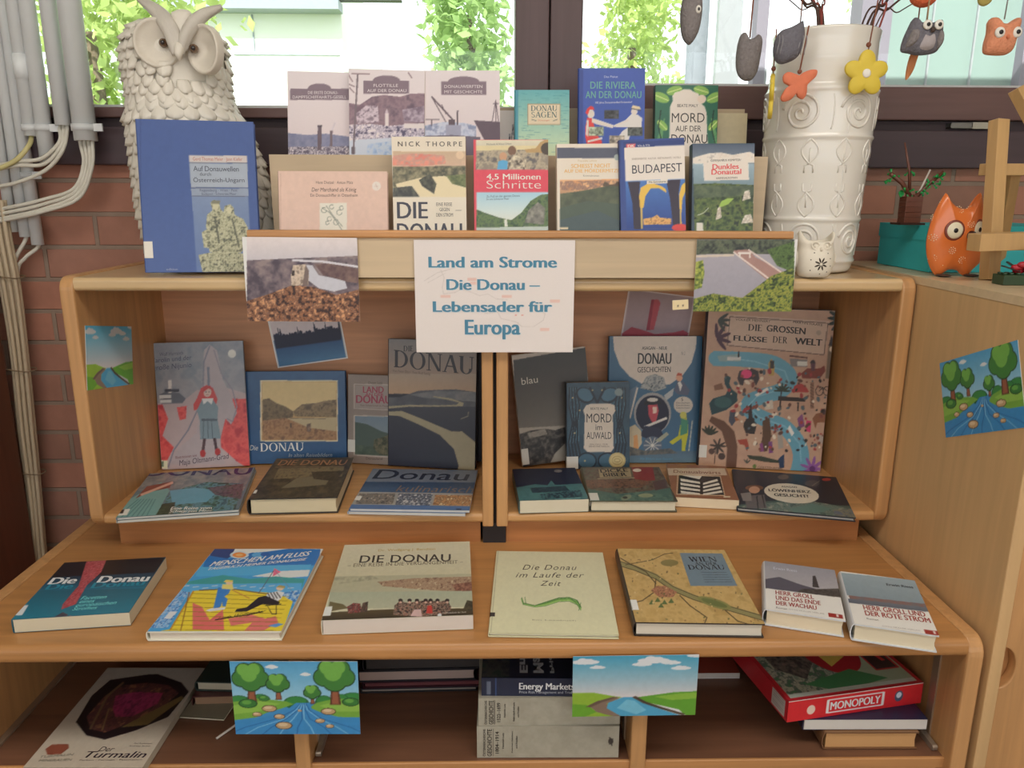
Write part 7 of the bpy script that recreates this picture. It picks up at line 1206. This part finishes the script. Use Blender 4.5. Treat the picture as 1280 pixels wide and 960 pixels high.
def a_rei(A):
    A.frame(380, 660, .3281); A.box(50, 50, 670, 430, (206, 196, 162)); A.grad([(120, 60), (640, 60), (640, 190), (100, 190)], (206, 196, 166), (196, 184, 148)); A.text('Dr. Wolfgang J. Bandion', 282, 90, 500, 84, 8, (190, 160, 90)); K = (66, 60, 56); A.text('DIE DONAU', 210, 134, 558, 128, 28, K, bold=.015, spacing=1.08); A.text('– EINE REISE IN DIE VERGANGENHEIT –', 165, 150, 606, 136, 13, (110, 98, 80), spacing=1.05)
    A.poly([(110, 185), (300, 182), (640, 175), (645, 250), (95, 255)], (176, 168, 136)); A.mottle([(280, 205), (420, 192), (560, 188), (640, 185), (642, 240), (540, 240), (450, 235), (300, 222)], [(120, 84, 68), (176, 150, 118), (150, 116, 92), (196, 176, 140)], 7); A.mottle([(560, 215), (640, 205), (642, 245), (580, 242)], [(104, 64, 54), (160, 116, 92)], 6); A.mottle([(110, 190), (260, 182), (290, 195), (120, 215)], [(150, 144, 118), (180, 172, 138)], 10); A.grad([(100, 245), (640, 240), (645, 300), (90, 310)], (166, 168, 140), (176, 172, 142)); A.poly([(100, 280), (150, 290), (170, 305), (90, 320)], (110, 98, 66)); A.grad([(75, 322), (300, 310), (645, 305), (650, 350), (66, 362)], (92, 78, 54), (46, 40, 34))
    A.mottle([(170, 325), (165, 300), (190, 285), (215, 288), (225, 320)], [(150, 66, 62), (60, 48, 46), (170, 110, 96)], 5, sharp=1.6); A.mottle([(215, 322), (225, 285), (245, 280), (242, 318)], [(60, 52, 48), (110, 84, 70)], 5)
    A.mottle([(340, 330), (345, 295), (365, 278), (395, 285), (430, 280), (465, 275), (520, 280), (545, 272), (560, 300), (555, 325), (450, 338)], [(62, 52, 46), (206, 190, 160), (120, 96, 78), (170, 84, 70), (150, 140, 116), (52, 46, 44)], 5, sharp=1.8); A.poly([(465, 325), (470, 296), (486, 294), (490, 325)], (190, 66, 58)); A.poly([(405, 335), (420, 310), (445, 310), (450, 338)], (206, 170, 160)); 
    for x in (368, 402, 430, 463, 482, 508, 545): A.ell(x, 276, 8, 7, (56, 48, 46)); A.ell(x, 283, 5, 4, (206, 166, 140))
    A.mottle([(605, 310), (620, 275), (650, 280), (650, 320)], [(52, 48, 40), (90, 80, 60)], 6); A.ell(516, 332, 8, 7, (226, 224, 216)); A.text('Ein Donaubuch der Stadt', 528, 328, 618, 324, 6, (200, 190, 170)); A.poly([(70, 334), (82, 300), (110, 298), (102, 334)], (228, 224, 210))
lying('cream paperback with an old promenade painting, third from left on the worktop', -0.172, 1.273, WT, 0.247, 0.278, 0.026, 3.2, a_rei, 'work', False, (206, 196, 166), pages=(222, 214, 206))
def a_lau(A):
    A.frame(380, 660, .3281); A.box(690, 70, 1220, 450, (212, 204, 164)); A.grad([(690, 80), (1210, 80), (1210, 430), (690, 430)], (204, 196, 160), (216, 208, 166)); A.line([(740, 90), (712, 410)], 3, (176, 168, 134)); K = (70, 64, 58)
    for t, x0, x1, y in (('Die Donau', 832, 1040, 160), ('im Laufe der', 806, 1068, 189), ('Zeit', 900, 980, 221)): A.text(t, x0, y, x1, y+1, 19, K, shear=.35, spacing=1.15, bold=-.004)
    for c, o, w in (((104, 150, 72), 0, 6), ((60, 110, 56), -5, 3), ((150, 186, 100), 5, 5), ((84, 130, 66), 9, 2)): A.line([(830, 270+o*.6), (836, 288+o*.4), (880, 298+o*.4), (920, 288+o), (970, 272+o), (1010, 270+o), (1040, 282+o*1.2), (1054, 305+o)], w, c)
    for p in (((830, 265), (838, 290)), ((842, 264), (846, 290)), ((1054, 285), (1046, 315)), ((1020, 272), (1050, 300))): A.line(p, 2, (66, 112, 58))
    A.text('Ein Lesebuch', 870, 353, 1036, 356, 4, (150, 140, 110))
lying('thin pale cream hardcover with a green brush-stroke wave, middle of the worktop', 0.097, 1.260, WT, 0.211, 0.295, 0.008, -2.5, a_lau, 'work', True, (206, 198, 158), pages=(220, 214, 196), sticker=(0, .795, .035, .835, (60, 52, 48)))
def a_wien(A):
    A.frame(740, 660, .4219); A.mottle([(60, 60), (540, 60), (540, 320), (60, 320)], [(176, 142, 84), (196, 162, 102), (186, 150, 90)], 26); G = (92, 96, 60); D = (84, 68, 44)
    for o, w, c in ((0, 16, (140, 130, 84)), (-6, 2, D), (7, 2, D)): A.line([(80, 105+o), (130, 120+o), (190, 145+o), (240, 180+o), (300, 205+o), (360, 225+o), (430, 245+o), (510, 268+o)], w, c)
    A.line([(85, 90), (110, 105), (160, 130), (190, 165)], 3, D); A.line([(100, 110), (180, 95), (215, 78), (240, 75)], 2, D); A.line([(190, 150), (185, 190), (150, 215), (110, 225)], 3, D); A.line([(260, 200), (290, 230), (340, 265), (330, 290)], 3, D); A.line([(390, 240), (430, 275), (480, 290), (515, 292)], 3, D)
    A.ell(362, 222, 52, 13, (132, 128, 74), rot=.3); A.ell(362, 222, 40, 8, (104, 110, 62), rot=.3); A.mottle([(175, 185), (190, 172), (220, 172), (252, 190), (240, 205), (200, 206)], [(150, 92, 70), (196, 140, 100), (120, 84, 60)], 4, sharp=1.6); A.ell(230, 104, 26, 10, (130, 116, 70)); 
    for x, y in ((195, 215), (215, 222), (235, 218), (178, 222), (205, 232)): A.poly([(x, y-10), (x+9, y+4), (x-9, y+4)], (92, 108, 62))
    A.scatter([(90, 80), (260, 75), (420, 180), (510, 240), (515, 295), (130, 290), (110, 180)], 90, 2, 4, [(120, 96, 58), (150, 116, 70), (104, 104, 62), (206, 176, 120)], .6)
    A.poly([(260, 75), (384, 76), (430, 172), (292, 172)], (110, 128, 136)); K = (46, 48, 56); A.text('WIEN', 290, 100, 372, 100, 14, K, serif=True); A.text('AN DER', 306, 110, 372, 110, 8, K, serif=True); A.text('DONAU', 288, 124, 396, 124, 14, K, serif=True)
    for i in range(5): A.line([(322+3*i, 132+7*i), (398+4*i, 132+7*i)], 1.5, (76, 88, 96))
lying('hardcover with an antique river map and blue title block, right half of worktop', 0.334, 1.247, WT, 0.209, 0.268, 0.025, -2.3, a_wien, 'work', True, (54, 46, 40), pages=(222, 216, 202), sticker=(0, .74, .05, .86, (226, 220, 206)))
def groll(A, top, title, quad):
    (tl, tr, br, bl) = [np.array(q, float) for q in quad]
    P = lambda u, v: tuple((tl*(1-u)+tr*u)*(1-v)+(bl*(1-u)+br*u)*v)
    A.frame(740, 660, .4219); Q = lambda u0, v0, u1, v1: [P(u0, v0), P(u1, v0), P(u1, v1), P(u0, v1)]
    A.box(400, 60, 1100, 380, (226, 220, 206)); top(A, P, Q); A.poly(Q(-.05, .5, 1.05, 1.05), (226, 218, 204)); R_ = (150, 46, 42)
    for i, t in enumerate(title): v = .60+.105*i; a, b = P(.14, v), P({'HERR GROLL': .64, 'UND DAS ENDE': .72, 'DER WACHAU': .66, 'HERR GROLL UND': .90, 'DER ROTE STROM': .93}[t], v); A.text(t, *a, *b, 12 if len(title) == 3 else 14, R_, bold=.025)
    v = .60+.105*len(title)-.03; a, b = P(.14, v), P(.28, v); A.text('Roman', *a, *b, 5, (110, 100, 96)); a, b = P(.3, .88), P(.75, .88); A.text('OTTO MÜLLER VERLAG', *a, *b, 4, (170, 160, 150)); A.poly(Q(.80, .83, .98, .91), (150, 46, 42)); A.poly(Q(.9, .835, .93, .89), (220, 200, 190))
def g1(A, P, Q):
    A.grad(Q(-.05, -.05, 1.05, .5), (150, 146, 150), (176, 168, 164)); A.poly([P(0, .32), P(.2, .24), P(.45, .33), P(.8, .42), P(1, .36), P(1, .52), P(0, .52)], (88, 84, 92)); A.mottle([P(.5, .42), P(.75, .38), P(1.02, .32), P(1.02, .52), P(.4, .52)], [(60, 56, 54), (88, 82, 76)], 6); A.poly([P(.64, .36), P(.66, .14), P(.70, .13), P(.73, .36)], (66, 62, 62)); a, b = P(.12, .1), P(.45, .1); A.text('Erwin Riess', *a, *b, 7, (206, 204, 206))
def g2(A, P, Q):
    A.grad(Q(-.05, -.05, 1.05, .36), (150, 164, 166), (128, 142, 146)); A.mottle(Q(0, .36, 1, .43), [(130, 96, 90), (110, 104, 104)], 8); A.grad(Q(-.05, .42, 1.05, .52), (104, 112, 118), (84, 88, 98)); a, b = P(.55, .1), P(.9, .1); A.text('Erwin Riess', *a, *b, 7, (50, 52, 58), bold=.02)
lying('white and grey novel with ruined tower, second from right on the worktop', 0.534, 1.214, WT, 0.123, 0.182, 0.030, -18.0, lambda A: groll(A, g1, ('HERR GROLL', 'UND DAS ENDE', 'DER WACHAU'), ((512, 105), (722, 130), (750, 283), (513, 252))), 'work', True, (206, 202, 196), pages=(228, 216, 190))
lying('white novel with misty red river, rightmost on the worktop', 0.661, 1.170, WT, 0.123, 0.186, 0.030, -17.3, lambda A: groll(A, g2, ('HERR GROLL UND', 'DER ROTE STROM'), ((745, 142), (967, 165), (1045, 335), (790, 303))), 'work', True, (206, 202, 196), pages=(228, 216, 190))

# ------------------------------------------------------------------ lower shelf
SH = 0.5247
def a_tur(A):
    A.frame(0, 660, .3281); A.box(60, 520, 820, 940, (176, 160, 140)); A.grad([(60, 520), (820, 520), (820, 940), (60, 940)], (150, 140, 126), (184, 168, 146)); K = (34, 24, 26); A.poly([(290, 740), (350, 640), (420, 580), (560, 560), (600, 558), (690, 590), (718, 625), (640, 720), (520, 770), (400, 806), (330, 790)], K)
    A.mottle([(330, 720), (400, 640), (470, 600), (560, 590), (640, 600), (680, 630), (600, 700), (500, 740), (400, 780), (345, 765)], [(50, 32, 34), (96, 56, 48), (70, 40, 44), (120, 80, 56)], 12); A.mottle([(430, 690), (440, 640), (520, 625), (620, 630), (600, 670), (500, 720), (440, 720)], [(110, 36, 64), (150, 52, 84), (90, 34, 56)], 14); A.poly([(460, 760), (690, 640), (700, 650), (560, 750)], (104, 84, 50)); A.line([(345, 765), (410, 640), (470, 590)], 8, (104, 80, 56)); A.line([(390, 770), (415, 690)], 6, (120, 92, 60))
    A.text('Der', 372, 852, 430, 852, 18, (44, 30, 40), shear=.25); A.text('Turmalin', 318, 876, 550, 876, 24, (44, 30, 40), shear=.25, bold=.015); A.text('Farben · Formen · Faszination', 302, 888, 540, 886, 5, (80, 64, 60)); A.text('Paul Rustemeyer', 510, 824, 580, 824, 5, (90, 80, 74)); A.text('Andreas Stuker', 490, 834, 574, 834, 5, (90, 80, 74)); A.poly([(175, 842), (200, 824), (262, 822), (264, 838), (232, 862), (182, 862)], (130, 70, 52)); A.text('TURMALIN', 148, 878, 276, 868, 9, (110, 104, 90)); A.text('MINERALIEN', 146, 892, 270, 888, 9, (110, 104, 90)); A.T[-1] = A.T[-1]
lying('large pale mineral book with a dark red crystal on the lower shelf', -0.684, 1.232, SH, 0.197, 0.275, 0.014, -0.9, a_tur, 'low', False, (160, 146, 128), pages=(196, 186, 168))
def plain(c): return lambda A: (A.uv(), A.box(0, 0, 1, 1, c))
# pile with ribbon behind the crystal book
lying('dark red book lying under the green book behind the crystal book', -0.475, 1.40, SH, 0.20, 0.26, 0.022, 2, plain((74, 36, 34)), 'low', True, (70, 34, 32), pages=(150, 120, 96))
lying('dark green book topmost of the small pile behind the cartoon river postcard', -0.470, 1.402, SH+0.023, 0.185, 0.25, 0.020, -3, plain((36, 48, 44)), 'low', True, (36, 46, 42), pages=(176, 168, 150))
o = MB().tube([(0, 0, 0), (-0.008, -0.012, -0.018), (-0.006, -0.018, -0.040), (-0.022, -0.050, -0.0445), (-0.045, -0.085, -0.0452)], 0.0022, 5).build('ribbon', mat('pale_ribbon', (206, 196, 186), 0.7), loc=(-0.452, 1.262, SH+0.0475), fix=False)
tag(o, 'pale bookmark ribbon trailing onto the lower shelf left of the postcard', 'ribbon')
c = atZ(258, 900, SH); lying('thin olive booklet lying flat beside the crystal book on the lower shelf', -0.536, 1.30, SH, 0.085, 0.14, 0.003, -6, plain((120, 112, 92)), 'low', False, (120, 112, 92))
# dark books deeper in the middle bay
for lab, zb, t, dx, c, pg in (('thin dark book at the bottom of the dark stack in the middle bay', 0, .010, 0, (30, 30, 36), (150, 140, 134)), ('maroon book second from the bottom of the dark stack in the middle bay', .0106, .013, .006, (60, 24, 34), (120, 70, 74)), ('dark book with pinkish page edges in the middle bay stack', .0242, .024, -.004, (26, 26, 34), (190, 168, 160)), ('black book topmost of the dark stack in the middle bay', .0488, .026, .01, (22, 22, 28), (70, 66, 66))):
    lying(lab, -0.155+dx, 1.425, SH+zb, 0.225, 0.24, t, 1.5, plain(c), 'low', True, c, pages=pg, group='dark books stacked in the middle bay')
def spined(label, x, y, zb, w, d, t, yaw, art, cover, top=None, group=None):
    """a book lying with its printed spine towards the room: (x,y) middle of the spine foot, w = book height, d = cover width"""
    r = thing('book', label, 'book', (x, y, zb), (0, 0, math.radians(yaw)), group)
    MB().box((-w/2, 0.0018, 0), (w/2, d, 0.0025)).build('back_cover', MATS.get('k') or mat('cover_%d_%d_%d' % cover, cover, 0.6, lingain=2.0), r)
    MB().box((-w/2+0.003, 0.002, 0.0025), (w/2-0.003, d-0.003, t-0.0025)).build('page_block', page_mat('pages_dim', (200, 190, 170)), r)
    M = Matrix.Translation((x, y, zb)) @ Matrix.Rotation(math.radians(yaw), 4, 'Z')
    A = Art(int(w*800), int(t*800), to_uv(M, w, t), seed=5, bg=cover); art(A); V = sheet_mesh('spine', PRINT, [((-w/2, 0, 0), (w/2, 0.0018, t), cover)], A, w, t, GAIN['low']); V.parent = r
    Mt = M @ Matrix.Translation((0, 0.0018, t)) @ Matrix.Rotation(math.radians(-90), 4, 'X'); At = Art(int(w*700), int(d*500), to_uv(Mt, w, d), seed=6, bg=cover)
    if top: top(At)
    F = sheet_mesh('front_cover', PRINT, [((-w/2, 0, 0), (w/2, 0.0025, d-.0018), cover)], At, w, d-.0018, GAIN['low']); F.parent = r; F.matrix_local = Matrix.Translation((0, 0.0018, t)) @ Matrix.Rotation(math.radians(-90), 4, 'X')
    return r
def a_v(A, x0, y0, x1, y1, yr, ttl):
    A.frame(560, 810, .2656); A.uv(); A.box(0, 0, 1, 1, (150, 142, 124)); A.mottle([(0, 0), (1, 0), (1, 1), (0, 1)], [(142, 134, 116), (158, 150, 132)], 30, alpha=.7); K = (52, 46, 42)
    def vert(t, u, v0, v1, h): 
        v, f = font_mesh(t, .02); lo, hi = v.min(0), v.max(0); a = (v[:, 0]-lo[0])/(hi[0]-lo[0]); b = (v[:, 1]-lo[1])/(hi[1]-lo[1]); A.T.append((np.stack([u-b*h, v0+(v1-v0)*a], -1)[:, [0, 1]], f, np.array(K, float)))
    vert('ÖSTERREICHISCHE', .060, .95, .08, .020); vert('GESCHICHTE', .105, .95, .08, .032); A.line([(.115, .08), (.115, .94)], .004, K); vert(yr, .155, .86, .16, .026); vert('Heinrich Lutz', .19, .70, .2, .012); vert(ttl, .255, .85, .15, .012); vert('und Preußen', .285, .7, .3, .012)
    if ttl == 'Zwischen Habsburg': A.ell(.94, .48, .018, .10, K); A.line([(.93, .35), (.95, .62)], .008, K); A.line([(.955, .4), (.93, .58)], .006, K)
spined('thick grey history volume at the bottom of the stack with black title box', 0.085, 1.124, SH, 0.242, 0.17, 0.062, -0.6, lambda A: a_v(A, 0, 0, 0, 0, '1804–1914', 'Zwischen Habsburg'), (150, 142, 124), group='grey history volumes')
spined('thick grey history volume second from bottom, directly under the navy markets book', 0.087, 1.127, SH+0.0625, 0.240, 0.17, 0.053, 0.4, lambda A: a_v(A, 0, 0, 0, 0, '1522–1699', 'Ständefreiheit'), (150, 142, 124), group='grey history volumes')
def a_en(A):
    A.uv(); A.box(0, 0, 1, 1, (30, 36, 56)); A.box(.10, 0, .11, 1, (50, 70, 110)); A.box(.04, .2, .07, .9, (90, 96, 110)); A.text('Energy Markets', .27, .62, .66, .62, .36, (210, 206, 200), bold=.03); A.text('Price Risk Management and Trading', .27, .84, .68, .84, .14, (160, 160, 164))
def a_en_top(A):
    A.uv(); A.box(0, 0, 1, 1, (28, 32, 46)); A.mottle([(0, 0), (.2, 0), (.2, 1), (0, 1)], [(30, 50, 44), (60, 62, 60), (24, 30, 40)], 20)
    for t, u, h in (('Energy', .33, .075), ('Markets', .445, .075), ('Price Risk', .52, .03)):
        v, f = font_mesh(t, .03); lo, hi = v.min(0), v.max(0); a = (v[:, 0]-lo[0])/(hi[0]-lo[0]); b = (v[:, 1]-lo[1])/(hi[1]-lo[1]); A.T.append((np.stack([u-(1-b)*0+ (b-1)*h, .93-.78*a], -1), f, np.array((150, 150, 150), float)))
spined('navy blue markets book lying on top of the grey history volumes', 0.090, 1.130, SH+0.116, 0.236, 0.175, 0.034, -1.5, a_en, (30, 36, 56), a_en_top)
# magazine with white spine text and the board game pile on the right
def a_mono(A):
    A.frame(740, 660, .4219); A.box(440, 380, 1010, 520, (176, 36, 44)); A.poly([(500, 402), (940, 395), (985, 438), (590, 505)], (150, 160, 130)); A.mottle([(520, 405), (700, 400), (760, 440), (660, 470), (590, 500), (560, 450)], [(120, 130, 110), (170, 166, 140), (84, 92, 84), (60, 110, 70)], 10); A.mottle([(560, 420), (640, 405), (665, 440), (600, 470), (570, 450)], [(52, 48, 46), (92, 84, 76), (120, 104, 92)], 8); A.ell(768, 424, 72, 32, (150, 40, 46)); A.poly([(690, 402), (740, 400), (790, 430), (770, 450), (720, 430)], (206, 176, 84)); A.poly([(850, 402), (930, 400), (962, 436), (880, 446)], (60, 46, 46)); A.line([(850, 402), (930, 400), (962, 436), (880, 446)], 4, (176, 50, 52), closed=True); A.line([(890, 410), (920, 436)], 6, (196, 60, 56)); A.poly([(660, 470), (740, 450), (800, 462), (680, 490)], (66, 120, 76)); A.line([(590, 505), (985, 438)], 8, (170, 176, 160))
bw, bd, bh = 0.264, 0.250, 0.041
bg_ = thing('board_game', 'red board game box lying tilted on two books in the right bay', 'board game', (0.626, 1.160, SH+0.0565), (0, 0, math.radians(10.8)))
A = Art(260, 200, lambda p: p, 9, (150, 160, 130)); A.uv(); A.box(0, 0, 1, 1, (176, 36, 44)); A.box(.03, .03, .97, .97, (150, 160, 130)); A.mottle([(.03, .03), (.5, .03), (.5, .97), (.03, .97)], [(120, 130, 110), (170, 166, 140), (84, 92, 84), (66, 120, 76)], 16); A.mottle([(.1, .35), (.35, .3), (.42, .6), (.25, .8), (.1, .65)], [(52, 48, 46), (92, 84, 76), (120, 104, 92)], 12); A.ell(.58, .5, .2, .3, (160, 40, 46)); A.poly([(.42, .1), (.56, .1), (.66, .6), (.5, .7)], (206, 176, 84)); A.box(.78, .2, .95, .8, (60, 46, 46)); A.line([(.78, .2), (.95, .2), (.95, .8), (.78, .8)], .015, (176, 50, 52), closed=True); A.line([(.83, .3), (.9, .7)], .03, (196, 60, 56)); A.poly([(.2, .85), (.6, .75), (.8, .9), (.4, .97)], (66, 120, 76)); A.box(.03, .93, .97, .97, (176, 180, 166))
tp = sheet_mesh('lid_top', PRINT, [((-bw/2, 0, 0), (bw/2, 0.002, bd), (176, 36, 44))], A, bw, bd, GAIN['low']); tp.parent = bg_; tp.matrix_local = Matrix.Translation((0, 0, bh)) @ Matrix.Rotation(math.radians(-90), 4, 'X')
A = Art(260, 44, lambda p: p, 9, (190, 34, 40)); A.uv(); A.box(0, 0, 1, 1, (190, 34, 40)); A.box(0, 0, 1, .05, (200, 190, 180)); A.line([(.29, .20), (.70, .20), (.70, .82), (.29, .82)], .02, (232, 226, 220), closed=True); A.box(.29, .18, .70, .24, (232, 226, 220)); A.box(.29, .78, .70, .84, (232, 226, 220)); A.text('MONOPOLY', .31, .70, .68, .70, .38, (236, 232, 226), bold=.035); A.ell(.82, .5, .032, .26, (70, 76, 96)); A.ell(.82, .45, .02, .14, (190, 190, 196)); A.ell(.17, .55, .03, .22, (220, 190, 170))
fr = sheet_mesh('lid_front', PRINT, [((-bw/2, 0, 0), (bw/2, 0.002, bh), (190, 34, 40))], A, bw, bh, GAIN['low']); fr.parent = bg_
A = Art(200, 40, lambda p: p, 9, (170, 32, 40)); A.uv(); A.box(0, 0, 1, 1, (166, 32, 40)); A.box(.80, .15, .97, .9, (170, 160, 150)); 
for k in range(6): A.line([(.82, .22+.11*k), (.95, .22+.11*k)], .01, (90, 84, 84))
sd = sheet_mesh('lid_side', PRINT, [((-bd/2, 0, 0), (bd/2, 0.002, bh), (166, 32, 40))], A, bd-.004, bh, GAIN['low']); sd.parent = bg_; sd.matrix_local = Matrix.Translation((-bw/2, bd/2, 0)) @ Matrix.Rotation(math.radians(-90), 4, 'Z')
MB().box((-bw/2+0.002, 0.003, 0), (bw/2-0.001, bd-0.001, bh-0.003)).build('tray', mat('red_box_tray', (160, 34, 40), 0.6), bg_)
lying('thick book with tan page edges at the bottom of the board game pile', 0.650, 1.236, SH, 0.162, 0.20, 0.0335, -0.6, plain((120, 84, 52)), 'low', True, (110, 76, 50), pages=(206, 160, 110))
lying('navy paperback with white page edges directly under the board game', 0.638, 1.247, SH+0.0345, 0.216, 0.21, 0.0205, -0.6, plain((34, 36, 60)), 'low', False, (34, 36, 60), pages=(214, 210, 206))
def a_wm(A): A.uv(); A.box(0, 0, 1, 1, (206, 198, 190)); A.text('Technisches Museum Wien', .95, .35, .1, .35, .2, (90, 70, 66))
lying('flat magazine with a white text strip behind the board game box', 0.372, 1.45, SH, 0.22, 0.22, 0.012, 0, plain((150, 66, 50)), 'low', False, (206, 198, 190), pages=(206, 198, 190))
